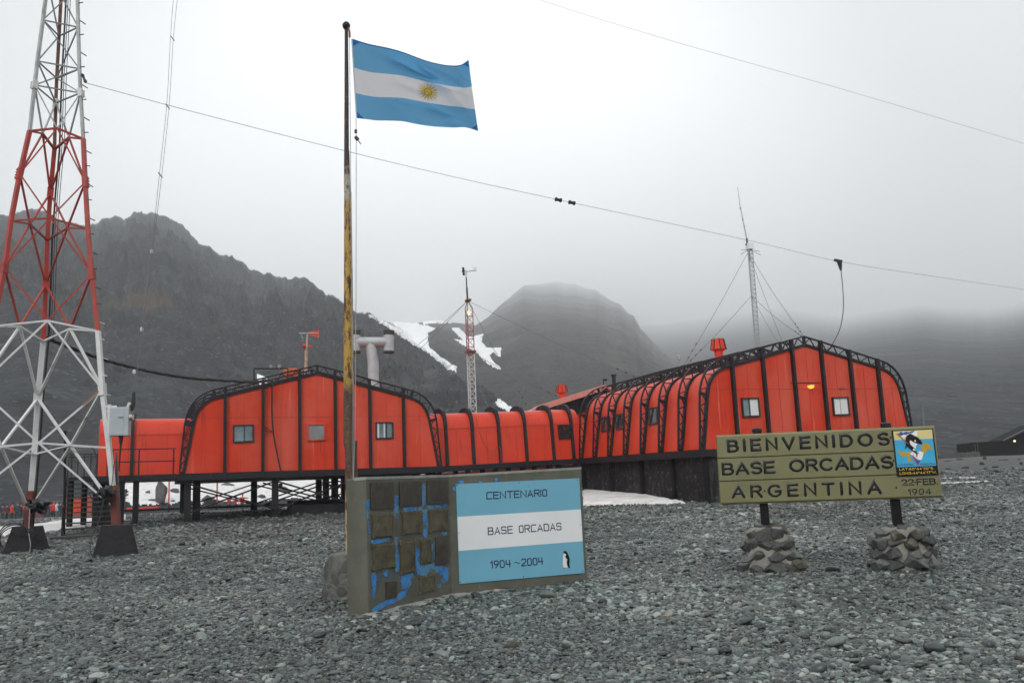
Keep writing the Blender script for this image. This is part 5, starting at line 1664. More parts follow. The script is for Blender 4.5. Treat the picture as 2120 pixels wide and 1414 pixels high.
# steel strap post behind the pole foot
mb = MB(); a = at(733, 1050, PY_ + 0.12); b = at(733.5, 912, PY_ + 0.12); mb.bar(Vector((a.x, a.y, a.z - 0.9)), b, 0.085, 0.06); mb.build('support_post', m_rustst, fp)
def cairn_mat():
    m, n, p = nodes_of('mortared_stone')
    tcn = n.nodes.new('ShaderNodeTexCoord')
    wv = n.nodes.new('ShaderNodeTexNoise'); wv.inputs['Scale'].default_value = 4; n.links.new(tcn.outputs['Object'], wv.inputs['Vector'])
    ad = mixc(n, 0.12, tcn.outputs['Object'], wv.outputs['Color'], 'ADD')
    v = n.nodes.new('ShaderNodeTexVoronoi'); v.feature = 'DISTANCE_TO_EDGE'; v.inputs['Scale'].default_value = 4.6
    v2 = n.nodes.new('ShaderNodeTexVoronoi'); v2.inputs['Scale'].default_value = 4.6
    n.links.new(ad, v.inputs['Vector']); n.links.new(ad, v2.inputs['Vector'])
    sc = n.nodes.new('ShaderNodeSeparateColor'); n.links.new(v2.outputs['Color'], sc.inputs[0])
    st = ramp(n, sc.outputs[0], [(0, (0.055, 0.058, 0.052)), (0.5, (0.10, 0.105, 0.092)), (1, (0.16, 0.16, 0.14))])
    st = mixc(n, 1.0, st, ramp(n, noise_node(n, 14, 6), [(0.3, (0.6, 0.6, 0.6)), (0.7, (1.25, 1.25, 1.25))]), 'MULTIPLY')
    e = ramp(n, v.outputs['Distance'], [(0.02, (0, 0, 0, 1)), (0.07, (1, 1, 1, 1))])
    n.links.new(mixc(n, e, (0.105, 0.102, 0.09), st), p.inputs['Base Color'])
    p.inputs['Roughness'].default_value = 0.75
    bump_to(n, p, e, 0.45, 0.03)
    return m
mb = MB()
c0_ = Vector((pb.x + 0.12, pb.y + 0.05, 0)); g = gzf(c0_.x, c0_.y)
top = pb.z + 0.0
prof = [(0.58, -0.25), (0.57, 0.04), (0.555, 0.14), (0.53, 0.30), (0.505, 0.46), (0.475, 0.60), (0.43, 0.70), (0.34, 0.73), (0.01, 0.73)]
sc_ = (top - g) / 0.73
N = 40; base = []
vs = []; fs = []
for i, (r_, h) in enumerate(prof):
    for k in range(N):
        a = 2 * math.pi * k / N
        nn_ = float(fbm(math.cos(a) * 2.5 + 7, math.sin(a) * 2.5 + h * 5, 3, 31)) - 0.5
        rr = r_ * (1 + 0.28 * nn_)
        vs.append(c0_ + Vector((math.cos(a) * rr, math.sin(a) * rr, g + h * sc_)))
for i in range(len(prof) - 1):
    for k in range(N):
        fs.append((i * N + k, i * N + (k + 1) % N, (i + 1) * N + (k + 1) % N, (i + 1) * N + k))
mb.add(vs, fs); mb.build('stone_base', cairn_mat(), fp, True)
# flag cloth
ft_ = [(727, 80), (748, 87), (770, 93), (800, 99), (830, 107), (860, 118), (885, 127), (910, 133), (930, 136), (948, 136), (958, 133), (970, 124.5)]
fb_ = [(737, 245), (755, 247), (780, 250), (808, 250.5), (835, 252), (860, 257), (885, 261), (912, 263.5), (938, 264.5), (960, 264), (975, 267), (990, 272)]
fr_e = lambda b: 970 + 20 * b + (3.0 * math.sin(b * math.pi * 1.0) if b < 1 else 0) - 4 * math.sin(b * math.pi)
def lerp_list(L, a):
    t = a * (len(L) - 1); i = min(int(t), len(L) - 2); f = t - i
    p0 = L[max(i - 1, 0)]; p1 = L[i]; p2 = L[i + 1]; p3 = L[min(i + 2, len(L) - 1)]
    return tuple(0.5 * (2 * b + (c - a_) * f + (2 * a_ - 5 * b + 4 * c - d) * f * f + (3 * b - a_ - 3 * c + d) * f ** 3) for a_, b, c, d in zip(p0, p1, p2, p3))
def FS(a, b, lift=0.0):
    t = lerp_list(ft_, a); q = lerp_list(fb_, a)
    sag = 4.0 * math.sin(math.pi * b) * math.sin(2 * math.pi * a * 1.15 + 0.6)
    x = t[0] + (q[0] - t[0]) * b; y = t[1] + (q[1] - t[1]) * b + sag
    wv = 0.10 * math.sin(2 * math.pi * (1.35 * a - 0.45 * b) + 0.4) * min(1, a * 3)
    wv += 0.085 * math.sin(2 * math.pi * (2.3 * a + 1.5 * (1 - b)) + 1.0) * min(1, a * 3) * (1 - b) ** 0.8
    wv += 0.030 * math.sin(2 * math.pi * (3.6 * a - 2.6 * b) + 2) * min(1, a * 2)
    wv += 0.07 * max(0, 1 - 4 * abs(b - 0.12 - 0.25 * a)) * math.sin(a * 5)
    for c_, sl2, w_, h_, a0, a1 in ((0.03, 0.42, 0.055, 0.10, 0.12, 0.75), (0.16, 0.30, 0.05, -0.07, 0.30, 0.95), (-0.22, 0.62, 0.05, 0.09, 0.45, 1.0), (0.42, 0.36, 0.06, 0.05, 0.2, 0.9), (0.70, 0.22, 0.05, 0.045, 0.15, 0.95)):
        e_ = (b - c_ - sl2 * a) / w_
        wv += h_ * math.exp(-e_ * e_) * max(0, min(1, (a - a0) * 5)) * max(0, min(1, (a1 - a) * 5 + 0.2))
    return at(x, y, PY_ - 0.06 + 0.35 * a + wv - lift)
def flag_mat():
    m, n, p = nodes_of('flag_cloth')
    uv = n.nodes.new('ShaderNodeUVMap'); uv.uv_map = 'UVMap'
    sx = n.nodes.new('ShaderNodeSeparateXYZ'); n.links.new(uv.outputs[0], sx.inputs[0])
    r_ = n.nodes.new('ShaderNodeValToRGB'); r_.color_ramp.interpolation = 'CONSTANT'
    e = r_.color_ramp.elements
    bl = (0.15, 0.43, 0.70, 1)
    e[0].position = 0; e[0].color = bl; e[1].position = 0.345; e[1].color = (0.82, 0.82, 0.84, 1)
    k = e.new(0.665); k.color = bl
    n.links.new(sx.outputs['Y'], r_.inputs[0])
    def mth(op, a, b=None):
        q = n.nodes.new('ShaderNodeMath'); q.operation = op
        for i, v in enumerate((a, b)):
            if v is None:
                continue
            if isinstance(v, (int, float)):
                q.inputs[i].default_value = v
            else:
                n.links.new(v, q.inputs[i])
        return q.outputs[0]
    mu = mth('MINIMUM', sx.outputs['X'], mth('SUBTRACT', 1.0, sx.outputs['X']))
    mv = mth('MINIMUM', sx.outputs['Y'], mth('SUBTRACT', 1.0, sx.outputs['Y']))
    corner = mth('LESS_THAN', mth('ADD', mth('MULTIPLY', mu, 1.25), mv), 0.115)
    hem = mth('LESS_THAN', sx.outputs['Y'], 0.018)
    c = mixc(n, mth('MAXIMUM', corner, hem), r_.outputs[0], (0.02, 0.16, 0.46))
    sl_ = mth('LESS_THAN', sx.outputs['X'], 0.018)
    c = mixc(n, sl_, c, (0.62, 0.68, 0.72))
    n.links.new(c, p.inputs['Base Color'])
    p.inputs['Roughness'].default_value = 0.75
    tr = n.nodes.new('ShaderNodeBsdfTranslucent'); n.links.new(c, tr.inputs[0])
    ms = n.nodes.new('ShaderNodeMixShader'); ms.inputs[0].default_value = 0.6
    o_ = n.nodes['Material Output']
    n.links.new(p.outputs[0], ms.inputs[1]); n.links.new(tr.outputs[0], ms.inputs[2]); n.links.new(ms.outputs[0], o_.inputs[0])
    bump_to(n, p, noise_node(n, 4, 4, stretch=(1, 1, 1.6)), 0.25, 0.03)
    return m
NA, NB = 96, 48
mb = MB(); mb.add([FS(i / NA, j / NB) for i in range(NA + 1) for j in range(NB + 1)],
                  [(i * (NB + 1) + j, i * (NB + 1) + j + 1, (i + 1) * (NB + 1) + j + 1, (i + 1) * (NB + 1) + j) for i in range(NA) for j in range(NB)])
ft0 = empty('flag', FS(0, 0), 'sky blue and white striped flag with yellow sun flying from the rusty pole', 'flag')
clo = mb.build('cloth', flag_mat(), ft0, True)
uvl = clo.data.uv_layers.new(name='UVMap')
for l in clo.data.loops:
    i, j = divmod(l.vertex_index, NB + 1)
    uvl.data[l.index].uv = (i / NA, j / NB)
mb = MB(); md = MB()
ca, cb = 0.548, 0.505; ra, rb_ = 0.037, 0.067
def disc(m_, r0, r1, lift, n=28):
    vs = []; 
    for k in range(n):
        t = 2 * math.pi * k / n
        for r in (r0, r1):
            vs.append(FS(ca + ra * r * math.cos(t), cb + rb_ * r * math.sin(t), lift))
    m_.add(vs, [(2 * k, 2 * k + 1, 2 * ((k + 1) % n) + 1, 2 * ((k + 1) % n)) for k in range(n)])
disc(mb, 0.01, 0.92, 0.006)
for k in range(32):
    t = 2 * math.pi * k / 32; d_ = 0.085
    e = 2.4 if k % 2 == 0 else 2.2; bend = 0 if k % 2 == 0 else 0.06
    mb.add([FS(ca + ra * 0.98 * math.cos(t - d_), cb + rb_ * 0.98 * math.sin(t - d_), 0.006), FS(ca + ra * 0.98 * math.cos(t + d_), cb + rb_ * 0.98 * math.sin(t + d_), 0.006),
            FS(ca + ra * 1.6 * math.cos(t + 0.045 + bend), cb + rb_ * 1.6 * math.sin(t + 0.045 + bend), 0.006), FS(ca + ra * e * math.cos(t), cb + rb_ * e * math.sin(t), 0.006), FS(ca + ra * 1.6 * math.cos(t - 0.035 + bend), cb + rb_ * 1.6 * math.sin(t - 0.035 + bend), 0.006)], [(0, 1, 2, 3, 4)])
sun_e = mb.build('sun_emblem', M('sun_yellow', (0.42, 0.30, 0.0), 0.7, 0.1), ft0)
disc(md, 0.70, 0.90, 0.009)
for dx, dy, r in ((-0.3, -0.15, 0.16), (0.3, -0.15, 0.16), (0.0, 0.42, 0.14), (0, 0.1, 0.07)):
    n = 8
    md.add([FS(ca + ra * (dx + r * math.cos(2 * math.pi * k / n)), cb + rb_ * (dy + r * 0.7 * math.sin(2 * math.pi * k / n)), 0.009) for k in range(n)], [tuple(range(n))])
md.build('sun_face', M('sun_brown', (0.22, 0.15, 0.015), 0.7, 0.1), sun_e)

# ================================================================ MEMORIAL WALL
mA = at_z(763, 1277, 0.0); mK = at_z(936, 1234.5, 0.0); mR = at_z(1217, 1205, 0.0)
def top_of(base, px, py):
    d = ray(px, py); t = (base - EYE).dot(Vector((base.x, base.y, 0)).normalized()) / d.dot(Vector((base.x, base.y, 0)).normalized())
    return EYE + d * t
tA = top_of(mA, 757.5, 990); tK = top_of(mK, 929, 985); tR = top_of(mR, 1203.5, 969)
mB_ = at(738, 1276, mA.y + 0.05); tB = top_of(mB_, 732.6, 992.5)
back = Vector((0.25, 0.30, 0))
wall = empty('memorial_wall', (mA + mR) / 2, 'olive concrete memorial wall with bronze plaques and a blue white centenary panel', 'memorial')
def W_(a, da=0):
    return Vector((a.x, a.y, a.z))
mb = MB()
nA = (mK - mA).cross(Z1).normalized(); nA = nA if nA.dot(EYE - mA) > 0 else -nA
nRr = (mR - mK).cross(Z1).normalized(); nRr = nRr if nRr.dot(EYE - mK) > 0 else -nRr
bk = [mB_ + Vector((0.02, 0.10, 0)), mA - nA * 0.34, mK - (nA + nRr).normalized() * 0.32, mR - nRr * 0.30]
bt = [Vector((b.x, b.y, t.z)) for b, t in zip(bk, (tB, tA, tK, tR))]
fb = [mB_, mA, mK, mR]; tt = [tB, tA, tK, tR]
dn = Vector((0, 0, -0.25))
loop_b = [p + dn for p in fb + [bk[3], bk[2], bk[1]]]
loop_t = tt + [bt[3], bt[2], bt[1]]
n7 = len(loop_b)
mb.add(loop_b + loop_t, [tuple(range(n7)), tuple(reversed(range(n7, 2 * n7)))] + [(i, (i + 1) % n7, n7 + (i + 1) % n7, n7 + i) for i in range(n7)])
mb.build('wall', m_conc, wall, False, 0.018)
# pale strip on the top bevel: the light it catches is in the colour
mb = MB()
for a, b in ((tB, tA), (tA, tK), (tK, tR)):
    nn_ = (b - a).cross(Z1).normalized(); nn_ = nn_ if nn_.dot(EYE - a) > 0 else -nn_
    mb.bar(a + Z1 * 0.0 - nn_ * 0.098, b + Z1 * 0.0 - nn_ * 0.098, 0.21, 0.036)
mb.build('lit_edge', M('pale_lit_edge', (0.26, 0.265, 0.24), 0.7, 0.25, 6, 0.3, 60, 0.004), wall)
plq = lambda x, y: (660 + x / 3.927, 940 + y / 3.927)
PLAQ = [(415, 233, 602, 225, 605, 437, 416, 447, 0), (650, 225, 828, 217, 830, 412, 652, 425, 0), (872, 212, 1035, 207, 1040, 400, 876, 410, 0),
        (424, 487, 603, 475, 607, 672, 426, 685, 1), (667, 465, 832, 455, 836, 642, 672, 660, 1), (887, 448, 1045, 438, 1048, 622, 892, 637, 1),
        (430, 737, 612, 715, 618, 920, 432, 952, 1), (650, 705, 778, 690, 782, 962, 655, 983, 1), (818, 685, 905, 675, 912, 880, 822, 893, 1), (943, 675, 1045, 655, 1050, 885, 947, 905, 0),
        (540, 1040, 625, 1030, 627, 1160, 542, 1168, 2), (808, 997, 940, 975, 942, 1105, 812, 1138, 1)]
for q8 in PLAQ:
    c4 = [on_plane(*plq(q8[2 * i], q8[2 * i + 1]), mA, nA) for i in range(4)]
    def Q(s, t, d):
        return (c4[3] * (1 - s) + c4[2] * s) * (1 - t) + (c4[0] * (1 - s) + c4[1] * s) * t + nA * d
    kind = q8[8]
    mb = MB()
    e = 0.07
    if kind == 1:
        outl = [(0, 0), (0.11, -0.02), (0.16, 0.05), (0.84, 0.05), (0.89, -0.02), (1, 0), (1.01, 0.10), (0.95, 0.15), (0.95, 0.85), (1.01, 0.90), (1, 1), (0.89, 1.02), (0.84, 0.95), (0.16, 0.95), (0.11, 1.02), (0, 1), (-0.01, 0.90), (0.05, 0.85), (0.05, 0.15), (-0.01, 0.10)]
    else:
        outl = [(0, 0), (1, 0), (1, 1), (0, 1)]
    mb.prism([Q(s, t, 0.0) for s, t in outl], nA * 0.022)
    if kind == 1:
        lo_, hi_ = 0.08, 0.92
        for a, b in (((lo_, lo_), (hi_, lo_)), ((hi_, lo_), (hi_, hi_)), ((hi_, hi_), (lo_, hi_)), ((lo_, hi_), (lo_, lo_))):
            mb.bar(Q(*a, 0.025), Q(*b, 0.025), 0.012, 0.010, up=nA)
        for s, t in ((0.05, 0.05), (0.95, 0.05), (0.95, 0.95), (0.05, 0.95)):
            mb.tube([Q(s, t, 0.02), Q(s, t, 0.032)], [0.016, 0.006], 7)
    rnd = random.Random(int(q8[0]))
    Hm = (c4[0] - c4[3]).length; rows = max(4, int(Hm / 0.034))
    if kind < 2:
        for r_ in range(rows):
            t = 0.84 - 0.70 * r_ / (rows - 1)
            s = 0.15 + rnd.random() * 0.06
            while s < 0.82:
                l = rnd.uniform(0.03, 0.11)
                mb.bar(Q(s, t, 0.023), Q(min(s + l, 0.86), t, 0.023), 0.010, 0.006 if kind else 0.004, up=nA)
                s += l + rnd.uniform(0.02, 0.035)
    mb.build('plaque', m_bronze if kind == 1 else m_bronzed, wall)
# blue paint remains between the plaques
BL = [[(378, 385), (395, 372), (414, 368), (413, 440), (404, 500), (400, 540), (412, 600), (416, 640), (404, 636), (398, 560), (386, 500)],
      [(606, 345), (625, 335), (645, 345), (648, 372), (640, 392), (612, 388)], [(612, 395), (648, 400), (655, 470), (640, 520), (625, 525), (610, 500)],
      [(834, 250), (862, 244), (868, 300), (870, 405), (850, 420), (836, 412)], [(838, 455), (880, 440), (886, 560), (880, 670), (858, 680), (846, 660), (850, 560)],
      [(688, 440), (740, 432), (838, 420), (838, 452), (760, 462), (695, 468)], [(880, 412), (940, 408), (1044, 400), (1046, 428), (940, 444), (884, 446)],
      [(425, 700), (470, 690), (575, 676), (580, 700), (520, 718), (430, 732)], [(612, 680), (634, 674), (636, 760), (650, 820), (652, 945), (625, 950), (618, 860), (622, 760)],
      [(788, 770), (815, 755), (818, 890), (850, 910), (848, 990), (818, 985), (786, 950)], [(908, 735), (938, 720), (942, 850), (915, 856)], [(988, 640), (1040, 622), (1042, 650), (990, 660)], [(1042, 480), (1052, 470), (1052, 530), (1044, 545)],
      [(850, 905), (940, 880), (946, 930), (900, 950), (870, 990), (850, 985)], [(940, 915), (1000, 905), (1050, 900), (1058, 960), (1050, 1030), (1010, 1050), (985, 1040), (1010, 990), (950, 960)], [(945, 1062), (1000, 1044), (1002, 1068), (962, 1086), (945, 1082)],
      [(520, 945), (560, 930), (556, 985), (535, 995), (525, 980)], [(665, 990), (700, 982), (772, 965), (770, 1010), (740, 1070), (700, 1100), (668, 1095), (670, 1040)],
      [(428, 965), (462, 960), (470, 1020), (462, 1120), (446, 1210), (436, 1190), (430, 1090)],
      [(436, 1260), (470, 1225), (530, 1200), (600, 1165), (660, 1130), (720, 1095), (700, 1160), (640, 1195), (560, 1225), (500, 1265), (450, 1298), (432, 1295)],
      [(470, 960), (640, 945), (655, 1000), (560, 1020), (500, 1030), (470, 1090)]]
for i, poly in enumerate(BL):
    pts = []
    for k in range(len(poly)):
        a = poly[k]; b = poly[(k + 1) % len(poly)]
        L = math.hypot(b[0] - a[0], b[1] - a[1]); nseg = max(1, int(L / 9))
        for j in range(nseg):
            x = a[0] + (b[0] - a[0]) * j / nseg; y = a[1] + (b[1] - a[1]) * j / nseg
            pts.append(plq(x + (float(vn(x * 0.13, y * 0.13, 3)) - 0.5) * 16, y + (float(vn(x * 0.13, y * 0.13, 8)) - 0.5) * 16))
    mb = MB(); poly_px(mb, pts, mA, nA, 0.0035 if i != 20 else 0.0018, 0.003)
    mb.build('paint_patch', m_blue if i != 20 else M('blue_grey_smear', (0.075, 0.095, 0.105), 0.6, 0.35, 8, 0.2, 40, 0.002), wall)
# centenary panel
z3 = lambda x, y: (920 + x / 5.05, 960 + y / 5.05)
pan = MB(); poly_px(pan, [z3(118, 212), z3(1405, 150), z3(1460, 1138), z3(155, 1252)], mK, nRr, 0.016, 0.016)
panel = pan.build('centenary_panel', m_lightblue, wall)
mb = MB(); poly_px(mb, [z3(131, 553), z3(1419.5, 475), z3(1439.5, 807), z3(142.5, 909)], mK, nRr, 0.0185, 0.002); mb.build('white_band', m_panelw, panel)
PF = mK + nRr * 0.016; PF2 = mK + nRr * 0.0187
mb = MB(); text_px(mb, 'CENTENARIO', z3(445, 373), z3(1070, 341), z3(443, 292), PF, nRr, 0.082, 0.002, TECH, 0.22); mb.build('lettering', m_navy, panel)
mb = MB(); text_px(mb, 'BASE ORCADAS', z3(460, 745), z3(1220, 692), z3(457, 663), PF2, nRr, 0.070, 0.002, TECH, 0.24); mb.build('lettering', m_navy, panel)
mb = MB(); text_px(mb, '1904', z3(485, 1094), z3(692, 1080), z3(481, 1012), PF, nRr, 0.078, 0.002, TECH, 0.24); text_px(mb, '~', z3(735, 1064), z3(792, 1060), z3(732, 985), PF, nRr, 0.055, 0.002, TECH, 0.2)
text_px(mb, '2004', z3(812, 1071), z3(1030, 1054), z3(808, 989), PF, nRr, 0.078, 0.002, TECH, 0.24); mb.build('lettering', m_navy, panel)
mb = MB()
for x, y in ((135, 225), (782, 196), (1390, 168), (152, 722), (1422, 636), (168, 1235), (827, 1178), (1446, 1120)):
    c = on_plane(*z3(x, y), PF, nRr); mb.tube([c, c + nRr * 0.006], [0.009, 0.004], 7)
mb.build('screw_head', m_black, panel)
pg = MB(); poly_px(pg, [z3(*p) for p in [(1240, 935), (1262, 925), (1285, 945), (1300, 985), (1300, 1030), (1290, 1062), (1270, 1085), (1240, 1084), (1232, 1040), (1234, 980)]], mK, nRr, 0.019, 0.002)
peng = pg.build('penguin_picture', m_panelw, panel)
mb = MB(); poly_px(mb, [z3(*p) for p in [(1236, 922), (1246, 910), (1260, 908), (1272, 916), (1288, 945), (1300, 980), (1304, 1010), (1299, 1045), (1308, 1088), (1292, 1084), (1278, 1062), (1272, 1030), (1278, 995), (1262, 985), (1258, 962), (1268, 945), (1256, 938), (1242, 932)]], mK, nRr, 0.021, 0.002); mb.build('black_plumage', m_gloss, peng)
mb = MB(); poly_px(mb, [z3(*p) for p in [(1227, 922), (1238, 916), (1242, 924), (1234, 927)]], mK, nRr, 0.0225, 0.002); poly_px(mb, [z3(*p) for p in [(1236, 1082), (1262, 1082), (1258, 1090), (1238, 1090)]], mK, nRr, 0.0225, 0.002); mb.build('beak_and_feet', m_red, peng)
# blue drips above the panel
mb = MB()
for poly in ([(140, 195), (160, 170), (200, 175), (200, 207), (140, 210)], [(335, 182), (365, 176), (395, 185), (392, 198), (340, 200)], [(478, 165), (495, 152), (497, 176), (480, 178)], [(525, 155), (545, 146), (560, 165), (555, 184), (530, 180)], [(85, 258), (100, 238), (117, 240), (118, 282), (98, 284)]):
    poly_px(mb, [z3(*p) for p in poly], mK, nRr, 0.0035, 0.003)
mb.build('paint_patch', m_blue, wall)
# pale spilled mortar along the foot
mb = MB()
def strip(a, b, w0, w1, seed):
    N = 26; vs = []
    for i in range(N + 1):
        p = a.lerp(b, i / N); n_ = (b - a).cross(Z1).normalized(); n_ = n_ if n_.dot(EYE - a) > 0 else -n_
        wv = w0 + (w1 - w0) * i / N
        for k, (o_, h) in enumerate(((-0.05, 0.028), (0.3, 0.020), (0.7, 0.010), (1.0, -0.03))):
            q = p + n_ * (o_ * wv * (0.75 + 0.7 * float(vn(i * 0.45, k * 0.3, seed))))
            vs.append(Vector((q.x, q.y, gzf(q.x, q.y) + h + 0.02 * float(vn(i * 0.9, k * 0.9, seed + 2)))))
    mb.add(vs, [(i * 4 + k, i * 4 + k + 1, i * 4 + k + 5, i * 4 + k + 4) for i in range(N) for k in range(3)])
strip(mA - (mK - mA) * 0.05, mK, 0.26, 0.22, 5); strip(mK, mK.lerp(mR, 0.35), 0.20, 0.05, 9)
mb.build('footing', M('spilled_mortar', (0.30, 0.29, 0.27), 0.85, 0.25, 9, 0.8, 50, 0.02), wall, True)

# ================================================================ WELCOME SIGN
yl, yr = 14.75, 14.0
sTL = at(1482, 901, yl); sBL = at(1491, 1045, yl); sTR = at(1935, 880.5, yr); sBR = at(1952, 1029.5, yr)
sN = (sTR - sTL).cross(Z1).normalized(); sN = sN if sN.dot(EYE - sTL) > 0 else -sN
cx_ = (sTL + sTR) / 2
sign = empty('welcome_sign', ((sBL + sBR) / 2).xy.to_3d(), 'olive wooden board with raised black welcome lettering and an orca badge on two black posts', 'sign')
def SQ(s, t, d=0):
    return (sBL * (1 - s) + sBR * s) * (1 - t) + (sTL * (1 - s) + sTR * s) * t + sN * d
board = None
seams = [0, 0.335, 0.665, 1.0]
for i in range(3):
    t0, t1 = seams[i], seams[i + 1]
    a0 = 0.0018 if i else 0; a1 = 0.0018 if i < 2 else 0
    cb_, ct_ = (0.028 if i == 0 else 0.006), (0.028 if i == 2 else 0.006)
    cl = 0.0045
    lo_b, hi_b = t0 + a0, t1 - a1
    bot = [SQ(0, lo_b, -0.075), SQ(1, lo_b, -0.075), SQ(1, hi_b, -0.075), SQ(0, hi_b, -0.075)]
    mid_ = [SQ(0, lo_b, -0.03), SQ(1, lo_b, -0.03), SQ(1, hi_b, -0.03), SQ(0, hi_b, -0.03)]
    top_ = [SQ(cl, lo_b + cb_, 0), SQ(1 - cl, lo_b + cb_, 0), SQ(1 - cl, hi_b - ct_, 0), SQ(cl, hi_b - ct_, 0)]
    mb = MB(); mb.add(bot + mid_ + top_, [(3, 2, 1, 0), (8, 9, 10, 11)] + [(b + k, b + (k + 1) % 4, b + 4 + (k + 1) % 4, b + 4 + k) for b in (0, 4) for k in range(4)])
    mb.build('plank', m_olive, sign)
mb = MB(); mb.box8([SQ(0.006, 0.02, -0.09), SQ(0.994, 0.02, -0.09), SQ(0.994, 0.98, -0.09), SQ(0.006, 0.98, -0.09), SQ(0.006, 0.02, -0.077), SQ(0.994, 0.02, -0.077), SQ(0.994, 0.98, -0.077), SQ(0.006, 0.98, -0.077)])
mb.build('backing', m_blackd, sign)
for txt, bl_, br_, tl_, r_, gap in (('BIENVENIDOS', (1509, 937), (1840, 922), (1507, 909.5), 0.112, 0.50), ('BASE', (1498, 984.5), (1603, 980.5), (1496, 957), 0.112, 0.26), ('ORCADAS', (1637, 977.5), (1847, 970), (1635.5, 950), 0.112, 0.26),
                                ('ARGENTINA', (1518, 1032), (1823, 1023), (1516.5, 1004), 0.112, 0.52), ('22·FEB.', (1868, 1005.5), (1941, 1003), (1867, 991.5), 0.095, 0.22), ('1904', (1881, 1024.8), (1927, 1023.5), (1880.5, 1011.5), 0.092, 0.28)):
    mb = MB(); text_px(mb, txt, bl_, br_, tl_, sTL, sN, r_, 0.007 if len(txt) > 4 or txt == 'BASE' else 0.003, G, gap)
    mb.build('lettering', m_gloss, sign, True)
mb = MB()
for x, y in ((1844, 905.5), (1849.5, 953.5), (1855.5, 1009), (1583, 1016), (1577, 964), (1574, 926)):
    c = on_plane(x, y, sTL, sN); mb.tube([c, c + sN * 0.008, c + sN * 0.012], [0.014, 0.014, 0.006], 8)
mb.build('bolt_head', m_gloss, sign)
ez = lambda p: (1820 + p[0] / 10.88, 870 + p[1] / 10.88)
def ep(mbx, pts, lift, th=0.0015):
    return poly_px(mbx, [ez(p) for p in pts], sTL, sN, lift, th)
flat = lambda nm, c: M(nm, c, 0.4, 0.06, 6)
mb = MB(); ep(mb, [(275, 232), (1207, 187), (1338, 1232), (400, 1275)], 0.016, 0.016); emb = mb.build('emblem_panel', m_gloss, sign)
def epiece(nm, mat, polys, lift):
    mb = MB()
    for q in polys:
        ep(mb, q, lift)
    return mb.build(nm, mat, emb)
epiece('sky_field', flat('emblem_sand', (0.66, 0.56, 0.24)), [[(312, 250), (1188, 207), (1207, 412), (338, 447)]], 0.0176)
epiece('sea_field', flat('emblem_sea', (0.035, 0.36, 0.60)), [[(338, 447), (1207, 412), (1283, 1020), (402, 1058)]], 0.0176)
epiece('map_shape', flat('emblem_ochre', (0.50, 0.29, 0.01)), [[(405, 685), (435, 672), (500, 712), (590, 725), (720, 700), (740, 720), (690, 755), (700, 800), (690, 840), (720, 895), (775, 945), (700, 910), (640, 945), (650, 850), (620, 800), (540, 812), (480, 800), (450, 745), (412, 710)],
      [(915, 685), (965, 640), (935, 590), (905, 565), (985, 580), (975, 490), (1005, 480), (1030, 530), (1070, 512), (1120, 540), (1170, 610), (1225, 655), (1150, 645), (1070, 660), (1060, 730), (1010, 735)]], 0.0192)
epiece('shield', flat('emblem_white', (0.80, 0.80, 0.78)), [[(680, 745), (760, 705), (800, 740), (900, 690), (1000, 725), (960, 870), (935, 892), (880, 890), (800, 830), (750, 800)]], 0.0208)
epiece('shield_red', flat('emblem_red', (0.42, 0.04, 0.04)), [[(742, 815), (775, 740), (765, 800), (830, 870), (820, 930), (850, 975), (880, 955), (890, 985), (870, 1035)]], 0.0224)
epiece('shield_blue', flat('emblem_blue', (0.02, 0.08, 0.36)), [[(830, 872), (880, 892), (930, 893), (895, 970), (850, 972), (822, 930)], [(410, 320), (490, 250), (530, 290), (605, 252), (660, 270), (780, 232), (805, 250), (780, 280), (680, 290), (600, 330), (560, 318), (490, 348)]], 0.0224)
epiece('flag_white', flat('emblem_white', (0.8, 0.8, 0.78)), [[(490, 348), (545, 322), (600, 332), (690, 300), (640, 330), (600, 370), (545, 408)]], 0.0208)
epiece('orca_body', m_gloss, [[(590, 420), (610, 350), (690, 300), (780, 335), (860, 380), (930, 445), (972, 520), (940, 540), (860, 525), (780, 500), (700, 450), (675, 480), (690, 540), (760, 610), (830, 690), (855, 740), (900, 700), (880, 740), (860, 760), (850, 830), (835, 830), (830, 760), (810, 740), (740, 690), (660, 620), (630, 590), (570, 650), (592, 570)]], 0.0240)
epiece('orca_belly', flat('emblem_white', (0.8, 0.8, 0.78)), [[(680, 470), (700, 452), (780, 505), (860, 532), (825, 570), (820, 640), (760, 600), (700, 545)], [(750, 660), (775, 632), (810, 670), (825, 700), (800, 680), (770, 685)], [(785, 455), (805, 442), (825, 470), (800, 495)]], 0.0256)
epiece('cap', flat('emblem_white', (0.8, 0.8, 0.78)), [[(715, 305), (800, 240), (860, 250), (855, 375), (790, 350)]], 0.0256)
epiece('flag_staff', flat('emblem_red', (0.42, 0.04, 0.04)), [[(365, 290), (385, 290), (650, 520), (640, 535)]], 0.0272)
mb = MB(); 
text_px(mb, 'ANTARTIDA', ez((432, 1030)), ez((775, 1015)), ez((428, 990)), sTL + sN * 0.0178, sN, 0.09, 0.001, G, 0.2); text_px(mb, 'ARGENTINA', ez((920, 1012)), ez((1268, 1000)), ez((915, 972)), sTL + sN * 0.0178, sN, 0.09, 0.001, G, 0.2)
mb.build('lettering', m_navy, emb)
mb = MB()
text_px(mb, 'LAT:60°44\'20"S.', ez((460, 1130)), ez((1235, 1105)), ez((455, 1075)), sTL + sN * 0.0162, sN, 0.085, 0.001, G, 0.3)
text_px(mb, 'LONG:44°44\'17"W.', ez((472, 1225)), ez((1298, 1195)), ez((466, 1168)), sTL + sN * 0.0162, sN, 0.085, 0.001, G, 0.3)
mb.build('lettering', flat('emblem_yellow', (0.70, 0.45, 0.01)), emb)
